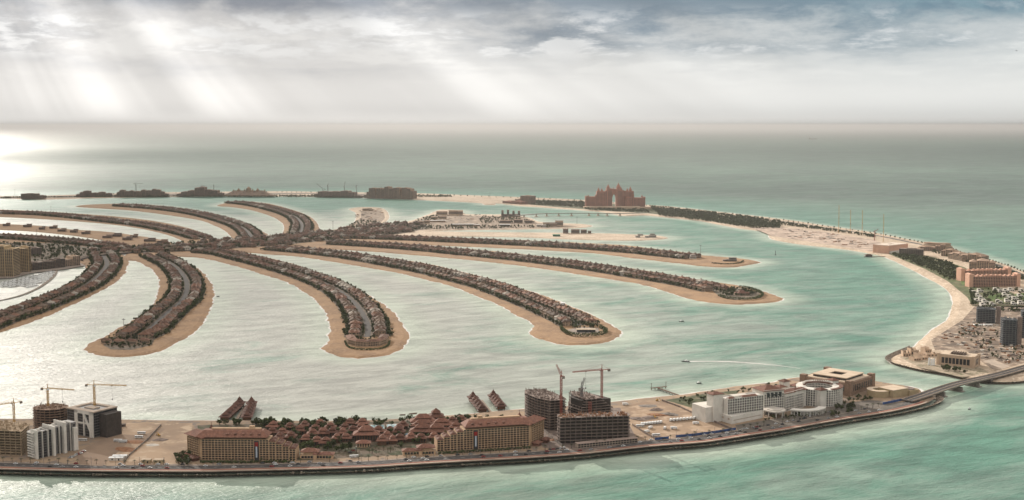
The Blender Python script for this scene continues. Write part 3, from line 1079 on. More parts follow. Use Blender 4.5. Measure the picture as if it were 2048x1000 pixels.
SILVP = pmat('silver_paint', (0.42, 0.42, 0.42), (0.36, 0.36, 0.36), 0.4, 0.35, spec=0.5)
POOLW = pmat('pool_water', (0.40, 0.58, 0.60), (0.48, 0.64, 0.65), 0.1, 0.08, spec=0.6)
BLUEW = pmat('blue_pool_water', (0.06, 0.20, 0.30), (0.08, 0.25, 0.34), 0.1, 0.1, spec=0.6)
GREENNET = pmat('green_netting', (0.03, 0.22, 0.13), (0.02, 0.17, 0.10), 0.3, 0.9)
RUST = pmat('rusty_scrap', (0.30, 0.15, 0.075), (0.20, 0.10, 0.055), 0.4, 0.95)


def frame(p0, p1, z=LANDZ):
    a, b = G(p0[0], p0[1], z), G(p1[0], p1[1], z)
    return a, math.atan2(b.y - a.y, b.x - a.x), (b - a).length


def to_local(px, a, rot, z=LANDZ):
    p = G(px[0], px[1], z) - a
    c, n = math.cos(-rot), math.sin(-rot)
    return Vector((p.x * c - p.y * n, p.x * n + p.y * c))


def facade(grid, wins, p, q, z0, floors, fh, bay, depth=0.9, colw=0.5, slab=0.35, wf=0.80, hf=0.70, m=0):
    """bays of balconies on the wall from p to q (outside is on the right-hand side): posts and floor edges into grid, panes into wins"""
    p, q = Vector(p), Vector(q)
    d = q - p
    L = d.length
    d.normalize()
    nr = Vector((d.y, -d.x))
    rot = math.atan2(d.y, d.x)
    n = max(1, round(L / bay))
    bay = L / n
    if grid is not None:
        for k in range(n + 1):
            c = p + d * min(max(k * bay, colw / 2), L - colw / 2) + nr * depth / 2
            grid.box(c.x, c.y, z0, colw, depth, floors * fh, rot, m)
        for k in range(floors + 1):
            c = p + d * L / 2 + nr * (depth / 2 + 0.06)
            grid.box(c.x, c.y, z0 + k * fh - slab / 2, L + 0.1, depth + 0.12, slab, rot, m)
    for k in range(floors):
        for j in range(n):
            c = p + d * (j + .5) * bay + nr * 0.05
            wins.append((c.x, c.y, z0 + k * fh + fh * 0.16, bay * wf, 0.14, fh * hf, rot))


WM = {}


def windows(parent, wins, mat=None, name='window', most=100):
    """each window a part of its own; past a hundred the rest are one part"""
    mat = mat or GLASS
    if len(wins) > most:
        st = max(1, len(wins) // most)
        keep = wins[::1][:most]
        rest = wins[most:]
    else:
        keep, rest = wins, []
    for (x, y, z, sx, sy, sz, rot) in keep:
        key = (round(sx, 2), round(sy, 2), round(sz, 2), mat.name, name)
        if key not in WM:
            mb = MB()
            mb.box(0, 0, 0, sx, sy, sz)
            o = mb.build(name, mat, parent)
            WM[key] = o
        else:
            o = WM[key].copy()
            col.objects.link(o)
            o.parent = parent
        o.location = (x, y, z)
        o.rotation_euler = (0, 0, rot)
    if rest:
        mb = MB()
        for (x, y, z, sx, sy, sz, rot) in rest:
            mb.box(x, y, z, sx, sy, sz, rot)
        o = mb.build(name, mat, parent)
        o['kind'] = 'stuff'


# --- promenade, road and garden strip along the rocks
def along(off, i0=0, i1=None):
    return offset(QUAY, off, False)[i0:i1]


def strip(name, o0, o1, z, mat, h=0.0, kind='structure', i0=0, i1=None, c0=0.0):
    a, b = along(o0, i0, i1), along(o1, i0, i1)
    mb = MB()
    ribbon(mb, a, b, z + h, z + h)
    if h > 0:
        ribbon(mb, a, a, z - 0.5, z + h)
        ribbon(mb, b, b, z + h, z - 0.5)
    o = mb.build(name, mat)
    if kind:
        o['kind'] = kind
    return o


NQ = len(QUAY)
qx = [p.x for p in QUAY]


def qi(px, py):
    g = G(px, py, LANDZ)
    return min(range(NQ), key=lambda i: (QUAY[i] - Vector((g.x, g.y))).length)


Q_END = qi(1846, 800)
Q_R = qi(1800, 820)
strip('promenade', 0.3, 2.6, LANDZ + 0.004, KERB, 0.5, i1=Q_END)
strip('promenade', 2.6, 8.2, LANDZ + 0.02, REDPAVE, i1=Q_END)
strip('kerb', 8.2, 8.7, LANDZ + 0.02, KERB, 0.14, i1=Q_END)
strip('road', 8.7, 21.5, LANDZ + 0.024, ASPHALT, i1=Q_END)
strip('kerb', 21.5, 22.0, LANDZ + 0.02, KERB, 0.14, i1=Q_R)
strip('pavement', 22.0, 25.5, LANDZ + 0.024, PAVING, i1=Q_R)
mb = MB()
for (p, d) in pathwalk(along(15.0, 0, Q_END), 9.0):
    mb.box(p.x, p.y, LANDZ + 0.026, 3.2, 0.25, 0.012, math.atan2(d.y, d.x))
o = mb.build('road_marking', WHITEP)
o['kind'] = 'structure'


def patch(name, px, z, mat, kind='structure', zg=LANDZ):
    mb = MB()
    mb.sheet(GL(px, zg), zg + z)
    o = mb.build(name, mat)
    o['kind'] = kind
    return o


patch('lot_ground', [(228, 846), (385, 846), (378, 915), (352, 928), (215, 932), (190, 925), (240, 880)], 0.03, pmat('pale_lot', (0.42, 0.295, 0.195), (0.29, 0.205, 0.14), 0.02, 0.95, c3=(0.48, 0.36, 0.25), scale3=0.06))
patch('lot_ground', [(160, 930), (205, 932), (262, 880), (300, 884), (330, 858), (322, 856), (292, 868), (268, 870), (228, 868), (150, 905)], 0.05, pmat('dark_lot', (0.28, 0.195, 0.135), (0.22, 0.155, 0.11), 0.03, 0.95))  # darker patch across the sand lot
patch('garden_ground', [(395, 850), (860, 842), (1000, 836), (1110, 868), (1085, 888), (870, 906), (600, 921), (400, 925)], 0.03, pmat('resort_ground', (0.17, 0.125, 0.09), (0.085, 0.075, 0.045), 0.05, 0.95, c3=(0.05, 0.06, 0.025), scale3=0.09))
patch('lot_ground', [(1265, 880), (1240, 815), (1300, 801), (1405, 812), (1470, 838), (1440, 862), (1330, 878)], 0.03, pmat('lorry_lot', (0.34, 0.235, 0.15), (0.25, 0.17, 0.112), 0.025, 0.95, c3=(0.40, 0.29, 0.20), scale3=0.07))
patch('site_ground', [(1085, 895), (1075, 850), (1130, 820), (1240, 815), (1275, 880), (1180, 905)], 0.04, pmat('works_ground', (0.19, 0.145, 0.12), (0.13, 0.10, 0.085), 0.06, 0.95, c3=(0.26, 0.20, 0.16), scale3=0.2))
patch('lawn', [(1330, 800), (1420, 786), (1480, 780), (1440, 826), (1405, 822)], 0.05, SCRUB, 'stuff')
patch('forecourt', [(1470, 850), (1560, 836), (1690, 806), (1740, 800), (1810, 806), (1790, 815), (1600, 850), (1480, 868)], 0.05, pmat('forecourt_paving', (0.17, 0.145, 0.12), (0.11, 0.095, 0.08), 0.08, 0.9))


# --- the two terraced hotels
def hotel(p0, p1, wingpx, mirror, label):
    a, rot, L = frame(p0, p1)
    t = thing('terraced_hotel', label, 'hotel', a, rot, 'terracotta roofed resort hotels')
    X = (lambda u: L - u) if mirror else (lambda u: u)

    def seg(u0, u1):
        return ((X(u0), 0), (X(u1), 0)) if not mirror else ((X(u1), 0), (X(u0), 0))
    fh = 2.32
    top = 9 * fh
    um = L * 0.72
    st = (L - um) / 4
    D = 18.0
    wall, grid, steps = MB(), MB(), MB()
    wins = []
    wall.span(min(X(0), X(um)), max(X(0), X(um)), 0, D, 0, top)
    facade(grid, wins, *seg(1.5, L * 0.565), 0, 9, fh, 3.3)
    facade(grid, wins, *seg(L * 0.62, um), 0, 9, fh, 3.3)
    for k in range(4):
        u0, u1 = um + k * st, um + (k + 1) * st
        f = 8 - k
        wall.span(min(X(u0), X(u1)) + 0.01, max(X(u0), X(u1)) - 0.01, 0, D - 1.0 - k * 0.4, 0, f * fh)
        facade(grid, wins, *seg(u0 + .1, u1 - .1), 0, f, fh, 3.4)
        steps.hip(X((u0 + u1) / 2), 4.0, f * fh + 0.5, st * 1.02, 9.5, 1.9)
        steps.hip(X((u0 + u1) / 2), 13.0, f * fh + 0.5, st * 0.9, 7.0, 1.7)
    # splayed end wing
    w = to_local(wingpx, a, rot)
    e0 = Vector((X(0), 0))
    dv = (w - e0)
    wl = dv.length
    dv.normalize()
    back = Vector((-dv.y, dv.x))
    if back.y < 0:
        back = -back
    c = e0 + dv * wl / 2 + back * 7.2
    wall.box(c.x, c.y, 0, wl, 14.0, top - 0.03, math.atan2(dv.y, dv.x))
    pq = (w, e0 + dv * 1.5) if not mirror else (e0 + dv * 1.5, w)
    facade(grid, wins, *pq, 0, 9, fh, 3.6)
    wall.build('wall', OCHRE, t)
    grid.build('balcony_grid', OCHRE, t)
    # dark rows of loggias behind the posts
    for kk, (s0, s1) in enumerate(((1.5, L * 0.565), (L * 0.62, um))):
        pass
    windows(t, wins, OCHREDK if False else GLASS)
    # glazed stair strip in the middle
    g = MB()
    um2 = L * 0.592
    g.box(X(um2), -0.5, 0, 4.4, 1.4, top - 1.0, 0, 0)
    g.build('stair_glass', DARKP, t)
    g = MB()
    g.box(X(um2), -1.3, 3.0, 1.5, 0.25, 11.0, 0, 0)
    g.build('stair_panel', pmat('pale_blue_panel', (0.55, 0.60, 0.66), (0.45, 0.50, 0.56), 0.3, 0.4), t)
    g = MB()
    g.box(X(um2), -1.25, 14.2, 3.4, 0.2, 4.2, 0, 0)
    g.build('stair_panel', REDP, t)
    # recessed attic, long roof with flat top, dormers
    g = MB()
    g.span(min(X(1), X(um - 4)), max(X(1), X(um - 4)), 1.4, D - 1, top, top + 2.3)
    g.build('attic', OCHREDK, t)
    r = MB()
    uc = (um - 2) / 2 - 1.0
    r.v = []
    half = (um + 2) / 2
    z0 = top + 2.3
    pts = [(-half - 1.5, -2.2, z0), (half, -2.2, z0), (half, D + 1.5, z0), (-half - 1.5, D + 1.5, z0),
           (-half - 1.5, -2.2, z0 + .5), (half, -2.2, z0 + .5), (half, D + 1.5, z0 + .5), (-half - 1.5, D + 1.5, z0 + .5),
           (-half + 5, 6.5, z0 + 5.4), (half - 6, 6.5, z0 + 5.4), (half - 6, D - 4, z0 + 5.4), (-half + 5, D - 4, z0 + 5.4)]
    sg = -1 if mirror else 1
    r.add([(X(uc) + x * sg, y, z) for x, y, z in pts], [(3, 2, 1, 0), (0, 1, 5, 4), (1, 2, 6, 5), (2, 3, 7, 6), (3, 0, 4, 7), (4, 5, 9, 8), (5, 6, 10, 9), (6, 7, 11, 10), (7, 4, 8, 11), (8, 9, 10, 11)])
    ca = math.atan2(dv.y, dv.x)
    c2 = e0 + dv * (wl / 2 - 1) + back * 7.0
    r.hip(c2.x, c2.y, top + 1.6, wl + 9, 18.5, 5.2, ca, ridge=wl * 0.6)
    rf = r.build('roof', TERRA, t)
    g = MB()
    g.span(min(X(9), X(um - 10)), max(X(9), X(um - 10)), D - 8.0, D - 4.6, z0 + 5.4, z0 + 6.6)
    g.box(X(um * 0.72), D - 6, z0 + 6.6, 5, 3, 2.2)
    g.build('roof_terrace', OCHRE, rf)
    for k in range(5):
        g = MB()
        u = um * (0.40 + 0.115 * k)
        g.box(X(u), 1.4, z0 + 1.4, 2.2, 3.0, 1.5)
        g.hip(X(u), 1.4, z0 + 2.9, 3.0, 3.6, 1.1)
        g.build('dormer', TERRA, rf)
    steps.build('terrace_roof', TERRA, t)
    g = MB()
    cp = e0 + dv * (wl * 0.25) + back * 17
    g.box(cp.x, cp.y, top - 6, 9, 9, 9)
    g.hip(cp.x, cp.y, top + 3, 12, 12, 6.5, 0, 0.3)
    g.hip(cp.x, cp.y, top + 8.0, 3.0, 3.0, 3.2, 0, 0.1)
    g.box(cp.x, cp.y, top + 11, 0.35, 0.35, 2.4)
    g.build('roof_pavilion', TERRA, t)
    # low entrance roofs at the foot of the wing
    for k, (f, b) in enumerate(((0.15, -5.5), (0.75, -6.5))):
        g = MB()
        c = e0 + dv * wl * f - back * (-b)
        g.box(c.x, c.y, 0, 8, 6, 3.0, ca)
        g.hip(c.x, c.y, 3.0, 11, 9, 2.6, ca)
        g.build('porch', TERRA, t)
    return t


hotel((401, 919.5), (592, 921), (376.5, 911.5), False, 'terracotta roofed hotel with balcony grid beside the bare sand lot')
hotel((874, 903), (1061, 891), (1086, 879.5), True, 'terracotta roofed hotel with balcony grid beside the grey concrete building shells')


# --- resort pavilions
def pavilion_shape(sx, sy, h, tiers=2):
    w, r = MB(), MB()
    w.box(0, 0, 0, sx, sy, h)
    n = max(2, int(sx / 2.6))
    for k in range(n):
        xx = -sx / 2 + sx * (k + .5) / n
        w.box(xx, -sy / 2 - 0.03, 0.7, 1.3, 0.1, h - 1.3, 0, 1)
        w.box(xx, sy / 2 + 0.03, 0.7, 1.3, 0.1, h - 1.3, 0, 1)
    r.hip(0, 0, h, sx + 3.0, sy + 3.0, min(sx, sy) * 0.30 + .6)
    if tiers > 1:
        zz = h + min(sx, sy) * 0.20 + 0.5
        w.box(0, 0, h, sx * 0.52, sy * 0.52, zz - h + 0.6)
        r.hip(0, 0, zz + 0.5, sx * 0.64 + 1, sy * 0.64 + 1, min(sx, sy) * 0.34)
    return w, r


def pavilion(px, py, sx, sy, h, label, rot=0.0, tiers=2, wm=None, group='pavilions of the resort', z=LANDZ, name='pavilion', cat='pavilion'):
    w, r = pavilion_shape(sx, sy, h, tiers)
    t = thing(name, label, cat, G(px, py, z), rot, group)
    w.build('wall', [wm or TIMBER, GLASS], t)
    r.build('roof', TERRA, t)
    return t


PP = [(547, 860), (580, 860), (609, 858), (631, 865), (661, 862), (690, 862), (600, 868), (565, 871), (626, 875), (647, 872), (665, 872), (686, 871), (582, 881), (612, 884), (634, 890), (652, 891), (674, 884), (692, 882), (725, 854), (706, 866), (722, 864), (560, 881), (545, 872), (806, 857), (797, 871), (922, 845), (905, 850), (822, 881), (893, 872), (885, 855), (912, 862), (868, 880), (842, 884), (800, 884), (700, 853), (640, 853), (757, 870), (780, 868), (752, 880), (774, 878), (798, 864), (716, 875), (765, 888), (786, 886)]
PAVPOS = []
for k, (x, y) in enumerate(PP):
    big = 1.15 if k % 3 == 0 else 1.0
    sx, sy = (10.5 * big, 8.0 * big)
    zone = 'left' if x < 700 else 'right'
    nb = [i for i, q in enumerate(sorted(PP)) if q == (x, y)][0] + 1
    depth = 'near the beach' if y < 863 else ('mid garden' if y < 876 else 'near the road')
    lab = 'terracotta pavilion %s, %s from the left among the resort pavilions' % (depth, ordinal(nb))
    pavilion(x, y, sx, sy, 3.6 if k % 2 else 4.6, lab, rnd.choice((0, 0.1, -0.15, math.pi / 2)))
    PAVPOS.append((G(x, y, LANDZ), 9))
for (x, y, sx, sy, h, rot, lab) in [
        (733, 880, 25, 15, 7.0, 0.06, 'large resort lobby hall with steep terracotta roof behind the circular drive'),
        (846, 850, 26, 13, 5.0, 0.1, 'long terracotta hall beside the tall pyramid roof'),
        (872, 843, 15, 15, 6.5, 0.1, 'tall pyramid-roofed hall by the resort beach'),
        (846, 870, 26, 13, 5.0, -0.05, 'broad low hall with spreading terracotta roof next to the blue pool'),
        (874, 872, 22, 14, 6.0, 0.05, 'broad terracotta hall against the stepped end of the right hotel'),
        (884, 856, 22, 11, 4.4, 0.0, 'dark timber hall with wide roof below the pyramid-roofed hall'),
        (846, 858, 24, 10, 4.4, 0.0, 'dark timber hall under a purple-brown roof left of the pyramid')]:
    pavilion(x, y, sx, sy, h, lab, rot, 2, TIMBER, 'halls of the resort', name='resort_hall', cat='hall')
    PAVPOS.append((G(x, y, LANDZ), max(sx, sy) * 0.6))
pavilion(727, 893, 13, 8, 4.2, 'ochre-roofed entrance porch in front of the large lobby hall', 0.06, 1, OCHRE, None, name='entrance_porch', cat='porch')
for (x, y, lab, m_) in ((634, 916, 'long ochre gatehouse with terracotta roofs beside the left hotel', 1), (838, 908, 'long ochre gatehouse with terracotta roofs beside the right hotel', -1)):
    t = thing('gatehouse', lab, 'gatehouse', G(x, y, LANDZ), 0.0 if m_ > 0 else 0.14, 'resort gatehouses')
    w, r = MB(), MB()
    w.box(0, 0, 0, 33, 9, 4.2)
    w.box(-6 * m_, 2, 4.2, 14, 8, 2.4)
    w.box(-1 * m_, -5.2, 0, 3.2, 3.2, 5.2)
    w.build('wall', OCHRE, t)
    r.hip(-7 * m_, 2, 6.6, 19, 12, 3.4)
    r.hip(9 * m_, 0.5, 4.2, 17, 11, 2.4)
    r.hip(-1 * m_, -5.2, 5.2, 4.6, 4.6, 1.6)
    r.build('roof', TERRA, t)
    wins = []
    facade(None, wins, (-15, -4.5), (15, -4.5), 0.4, 1, 3.4, 3.0)
    windows(t, wins, GLASS)
    PAVPOS.append((G(x, y, LANDZ), 17))

# pools
for (pts, mat, lab) in (([(741, 850), (768, 850), (770, 863), (742, 864)], POOLW, 'pale swimming pool on the left by the resort beach'),
                        ([(774, 849), (796, 848), (795, 857), (773, 859)], POOLW, 'pale swimming pool on the right by the resort beach'),
                        ([(645, 880), (656, 879), (657, 888), (648, 889)], BLUEW, 'bright blue pool among the left pavilions'),
                        ([(810, 868), (824, 864), (822, 872), (812, 875)], BLUEW, 'deep blue pool beside the broad low hall')):
    c = sum((p for p in GL(pts, LANDZ)), Vector()) / len(pts)
    t = thing('swimming_pool', lab, 'pool', c, 0, 'resort pools')
    loc = [p - c for p in GL(pts, LANDZ)]
    mb = MB()
    mb.prism([q * 1.12 for q in loc], -0.4, 0.10)
    mb.build('pool_rim', KERB, t)
    mb = MB()
    mb.sheet(loc, 0.16)
    mb.build('pool_water', mat, t)
    PAVPOS.append((c, 10))


# --- villas on stilts over the water
def stilt_row(base, tip, n, side, label_of, group):
    a, b = G(*base, 1.5), G(*tip, 1.5)
    d = (b - a)
    rot = math.atan2(d.y, d.x)
    for k in range(n):
        p = a + d * (k + .5) / n
        t = thing('stilt_villa', label_of % ordinal(k + 1), 'stilt villa', (p.x, p.y, 0), rot, group)
        w, r, s = MB(), MB(), MB()
        last = k == n - 1
        hh = 1.25 if last else 1.0
        ln = d.length / n
        w.box(0, 0, 2.0, ln * 0.74, 9.5, 3.4 * hh, 0, 0)
        for j in (-1, 1):
            w.box(0, j * 4.8, 2.7, 3.2, 0.12, 2.0, 0, 1)
        r.hip(0, 0, 2.0 + 3.4 * hh, ln * 0.97, 13.5, 2.6 * hh, 0, 0.8)
        w.box(0, 0, 5.0, ln * .34, 4.6, 2.6 * hh)
        r.hip(0, 0, 4.4 + 3.2 * hh, ln * .56, 7.4, 3.4 * hh, 0, 0.3)
        if last:
            r.hip(0, 0, 11.0, 4.0, 4.0, 3.0, 0, 0.2)
            r.box(0, 0, 13.6, 0.3, 0.3, 1.8)
        for i in (-1, 1):
            for j in (-1, 1):
                s.box(i * d.length / n * 0.38, j * 3.6, -1.0, 0.5, 0.5, 3.1)
        w.build('wall', [TIMBER, GLASS], t)
        r.build('roof', SHADETERRA, t)
        s.build('stilts', TIMBER, t)


stilt_row((448, 842), (482, 811), 6, -1, 'brown stilt villa, %s out in the left row of the left water jetty', 'stilt villas over the water')
stilt_row((493, 842), (504, 811), 6, 1, 'brown stilt villa, %s out in the right row of the left water jetty', 'stilt villas over the water')
stilt_row((966, 826), (944, 800), 5, -1, 'brown stilt villa, %s out in the left row of the right water jetty', 'stilt villas over the water')
stilt_row((1003, 820), (985, 797), 5, 1, 'brown stilt villa, %s out in the right row of the right water jetty', 'stilt villas over the water')
for (p0, p1, lab) in (((471, 842), (490, 812), 'narrow timber jetty between the left rows of stilt villas'), ((983, 826), (963, 800), 'narrow timber jetty between the right rows of stilt villas')):
    a, b = G(*p0, 1.8), G(*p1, 1.8)
    d = b - a
    t = thing('jetty', lab, 'jetty', (a.x, a.y, 0), math.atan2(d.y, d.x), 'jetties of the stilt villas')
    mb = MB()
    mb.span(-8, d.length, -1.6, 1.6, 1.5, 1.9)
    mb.build('deck', pmat('grey_deck', (0.36, 0.28, 0.22), (0.28, 0.22, 0.17), 0.3, 0.9), t)
    mb = MB()
    for k in range(int(d.length / 7)):
        for j in (-1.2, 1.2):
            mb.box(k * 7 + 3, j, -1.2, 0.4, 0.4, 2.7)
    mb.build('piles', TIMBER, t)


# --- tower cranes
def crane(px, py, h, jib, rot, label, mat=YELSTEEL, luff=0.0, z=LANDZ, w=1.7, loc=None, back=None, group='tower cranes'):
    base = loc if loc is not None else G(px, py, z)
    t = thing('tower_crane', label, 'crane', base, rot, group)
    m = MB()
    hw = w / 2
    for a, b in ((-hw, -hw), (hw, -hw), (hw, hw), (-hw, hw)):
        m.bar((a, b, 0), (a, b, h), w * .22)
    n = max(6, int(h / (w * 1.3)))
    cs = [(-hw, -hw), (hw, -hw), (hw, hw), (-hw, hw)]
    for k in range(n):
        z0, z1 = h * k / n, h * (k + 1) / n
        for i in range(4):
            a, b = cs[i], cs[(i + 1) % 4]
            if k % 2:
                a, b = b, a
            m.bar((*a, z0), (*b, z1), w * .13)
    m.box(0, 0, -1.0, w * 2.4, w * 2.4, 1.2)
    m.build('mast', mat, t)
    j = MB()
    ca, sa = math.cos(luff), math.sin(luff)

    def J(x, y, zz):
        return (x * ca - zz * sa, y, h + x * sa + zz * ca)
    n = max(6, int(jib / (w * 1.8)))
    jw = w * 0.42
    for y in (-jw, jw):
        j.bar(J(0, y, 0), J(jib, y, 0), w * .2)
    j.bar(J(0, 0, w * .8), J(jib, 0, w * .55), w * .2)
    for k in range(n):
        x0, x1 = jib * k / n, jib * (k + .5) / n
        for y in (-jw, jw):
            j.bar(J(x0, y, 0), J(x1, 0, w * .75), w * .12)
            j.bar(J(x1, 0, w * .75), J(jib * (k + 1) / n, y, 0), w * .12)
    j.build('jib', mat, t)
    cj = MB()
    bl = back or jib * 0.28
    for y in (-jw, jw):
        cj.bar((0, y, h), (-bl, y, h + (bl * .1 if luff else 0)), w * .22)
    cj.bar((-bl * .2, 0, h), (-bl, 0, h + .5), w * .2)
    cj.build('counter_jib', mat, t)
    g = MB()
    g.box(-bl * .88, 0, h - w * 1.2, w * 1.5, w * 1.1, w * 1.5)
    g.build('counterweight', CONC, t)
    g = MB()
    g.bar((0, 0, h), (0, 0, h + w * 3.4), w * .5, 0, w * .2)
    g.bar((0, 0, h + w * 3.3), J(jib * .62, 0, w * .6), w * .09)
    g.bar((0, 0, h + w * 3.3), (-bl * .85, 0, h + .4), w * .09)
    g.build('tower_head', mat, t)
    g = MB()
    g.box(w * .9, -w * .8, h - w * .9, w, w * .8, w * 1.1)
    g.build('cab', WHITEP, t)
    if not luff:
        g = MB()
        g.box(jib * .55, 0, h - .7, w * .8, w * .6, w * .35)
        g.bar((jib * .55, 0, h - .5), (jib * .55, 0, h - h * .3), w * .07)
        g.box(jib * .55, 0, h - h * .3 - 1, w * .5, w * .5, w * .8)
        g.build('hook_block', DARKP, t)
    return t


# --- concrete shells under construction
def shell(poly, floors, fh, label, mat, loc, rot=0.0, colstep=5.0, name='concrete_shell', group='unfinished concrete buildings', setback=None, dark=None, seed=1, core=True, props=True):
    q = random.Random(seed)
    t = thing(name, label, 'unfinished building', loc, rot, group)
    P = [Vector(p) for p in poly]
    if area(P) < 0:
        P.reverse()
    cen = sum(P, Vector((0, 0))) / len(P)
    for k in range(floors + 1):
        s = 1.0
        pp = P
        if setback and k > setback[0]:
            f = setback[1] ** (k - setback[0])
            pp = [Vector((setback[2] + (p.x - setback[2]) * f, p.y)) for p in P]
        mb = MB()
        mb.prism(pp, k * fh, k * fh + 0.42)
        # upstands and stacked formwork along the edge
        for i in range(len(pp)):
            a, b = pp[i], pp[(i + 1) % len(pp)]
            if q.random() < 0.6:
                u0, u1 = sorted((q.random(), q.random()))
                d_ = (b - a)
                c = a + d_ * (u0 + u1) / 2
                mb.box(c.x, c.y, k * fh + 0.42, d_.length * (u1 - u0), 0.3, q.uniform(.4, .9), math.atan2(d_.y, d_.x))
        mb.build('floor_slab', mat, t)
    top = floors * fh + .42
    inn = offset(P, 1.7)
    for p, d in pathwalk(inn + [inn[0]], colstep + 1.4):
        ht = top - .5
        if setback and abs(p.x - setback[2]) > 9:
            ht = min(ht, (setback[0] + 1) * fh - 0.1)
        mb = MB()
        mb.box(0, 0, 0, 0.7, 0.7, ht)
        o = mb.build('column', mat, t)
        o.location = (p.x, p.y, 0.2)
        o.rotation_euler = (0, 0, math.atan2(d.y, d.x))
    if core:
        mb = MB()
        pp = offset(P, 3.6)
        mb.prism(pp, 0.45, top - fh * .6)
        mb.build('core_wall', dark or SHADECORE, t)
    if props:
        mb = MB()
        for _ in range(int(abs(area(P)) / 7)):
            p = Vector((q.uniform(min(v.x for v in P), max(v.x for v in P)), q.uniform(min(v.y for v in P), max(v.y for v in P))))
            if setback and abs(p.x - setback[2]) > 9:
                continue
            if within(p, [cen + (v - cen) * .94 for v in P]):
                r_ = q.random()
                if r_ < .45:
                    mb.box(p.x, p.y, top, .4, .4, q.uniform(1.2, 4.2))
                elif r_ < .8:
                    mb.box(p.x, p.y, top, q.uniform(.8, 3), q.uniform(.6, 2), q.uniform(.3, 1.0), q.uniform(0, 3))
                else:
                    mb.box(p.x, p.y, top, q.uniform(1.5, 4), .35, q.uniform(1.2, 2.4), q.choice((0, math.pi / 2)))
        mb.build('formwork', RUST if q.random() < .3 else mat, t)
    return t


def ppoly(pts, loc, rot, z=LANDZ):
    return [to_local(p, loc, rot, z) for p in pts]


def shell_px(pts, floors, fh, label, mat, **kw):
    """shell over an outline of picture points on the ground"""
    g = GL(pts, LANDZ)
    c = sum(g, Vector()) / len(g)
    return shell([Vector((p.x - c.x, p.y - c.y)) for p in g], floors, fh, label, mat, c, **kw)


def rectpx(p0, p1, depth):
    """outline points (world) of a rectangle: front edge p0-p1 (picture points), depth backwards"""
    a, rot, L = frame(p0, p1)
    return a, rot, [Vector((0, 0)), Vector((L, 0)), Vector((L, depth)), Vector((0, depth))]


a, rot, P = rectpx((1120, 889), (1262, 884), 17)
P = [P[0], Vector((P[1].x * .97, 0)), Vector((P[1].x, 4)), P[2], P[3], Vector((-2, 8))]
shell(P, 8, 3.45, 'wide dark concrete shell, nearest the road between hotel and lorry lot', CONCDK, a, rot, 4.2, seed=3)
a, rot, P = rectpx((1099, 862), (1133, 859), 62)
P = [Vector((0, 0)), P[1], Vector((P[1].x + 0, 14)), Vector((P[1].x - 2, 60)), Vector((-6, 62)), Vector((-12, 44)), Vector((-8, 18))]
shell(P, 11, 3.0, 'tall dark concrete shell beside the right hotel, left of the wide one', CONCDK, a, rot, 4.4, seed=4)
a, rot, P = rectpx((1163, 858), (1226, 852), 44)
P = [Vector((0, 0)), P[1], Vector((P[1].x - 1, 16)), Vector((P[1].x - 10, 40)), Vector((4, 46)), Vector((-6, 24))]
shell(P, 11, 2.9, 'stepped dark concrete shell behind the wide one, red hoist on its face', CONCDK, a, rot, 4.4, seed=5, setback=(7, 0.86, 10.0))
crane(1122, 862, 61, 16, R(112), 'red luffing crane over the tall dark shell beside the right hotel', REDSTEEL, R(38), back=7, w=1.8)
crane(1203, 850, 62, 36, R(203), 'tall red tower crane with long jib over the stepped dark shell', REDSTEEL, R(14) * 0, back=10, w=1.8)
crane(1163, 852, 43, 12, R(60), 'short dark crane stub on top of the stepped dark shell', GREYSTEEL, R(55), back=5, w=2.0)
t = thing('builders_hoist', 'red vertical builders hoist on the stepped dark shell', 'hoist', G(1180, 861, LANDZ), 0.1)
mb = MB()
for a_, b_ in ((-1.2, 0), (1.2, 0), (1.2, 2.2), (-1.2, 2.2)):
    mb.bar((a_, b_, 0), (a_, b_, 32), .35)
for k in range(16):
    mb.bar((-1.2, 0, k * 2), (1.2, 0, k * 2 + 2), .22)
    mb.bar((1.2, 2.2, k * 2), (-1.2, 2.2, k * 2 + 2), .22)
mb.build('mast', REDSTEEL, t)
mb = MB()
mb.box(0, -1.2, 14, 2.6, 2.0, 3.0)
mb.build('cage', REDSTEEL, t)
# long site office in front of the wide shell
t = thing('site_office', 'long low two-storey site office below the wide dark shell', 'site office', G(1156, 897, LANDZ), frame((1156, 897), (1275, 885))[1])
LL = frame((1156, 897), (1275, 885))[2]
mb = MB()
mb.span(0, LL, 0, 6.5, 0, 4.6)
mb.build('wall', KERB, t)
mb = MB()
mb.span(-.6, LL + .6, -1.0, 7.2, 4.6, 5.0)
mb.build('roof', pmat('pinkish_roof', (0.40, 0.30, 0.25), (0.33, 0.25, 0.21), 0.2, 0.9), t)
wins = []
facade(None, wins, (0, 0), (LL, 0), 0.2, 2, 2.2, 3.2)
windows(t, wins)

# ------------------------------------------------------------------ left end of the near ring
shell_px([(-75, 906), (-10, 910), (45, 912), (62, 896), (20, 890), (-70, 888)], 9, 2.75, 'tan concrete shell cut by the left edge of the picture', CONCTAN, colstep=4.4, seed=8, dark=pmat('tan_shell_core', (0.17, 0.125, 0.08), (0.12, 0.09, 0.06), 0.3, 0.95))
crane(30, 882, 41, 27, R(222), 'yellow crane behind the tan shell at the left edge', YELSTEEL, back=9, w=1.6)
c = G(103, 860, LANDZ)
shell([Vector((19 * math.cos(R(i * 18)), 15 * math.sin(R(i * 18)))) for i in range(20)], 9, 2.8, 'round brown concrete shell behind the white-finned apartment block', pmat('brown_shell_concrete', (0.30, 0.20, 0.145), (0.22, 0.15, 0.11), 0.3, 0.95), c, 0, 4.0, seed=9)
crane(98, 858, 45, 33, R(-14), 'yellow crane standing over the round brown shell', YELSTEEL, back=8, w=1.6)
crane(191, 860, 50, 37, R(-7), 'yellow crane behind the grey cube building with white frame', YELSTEEL, back=10, w=1.6)

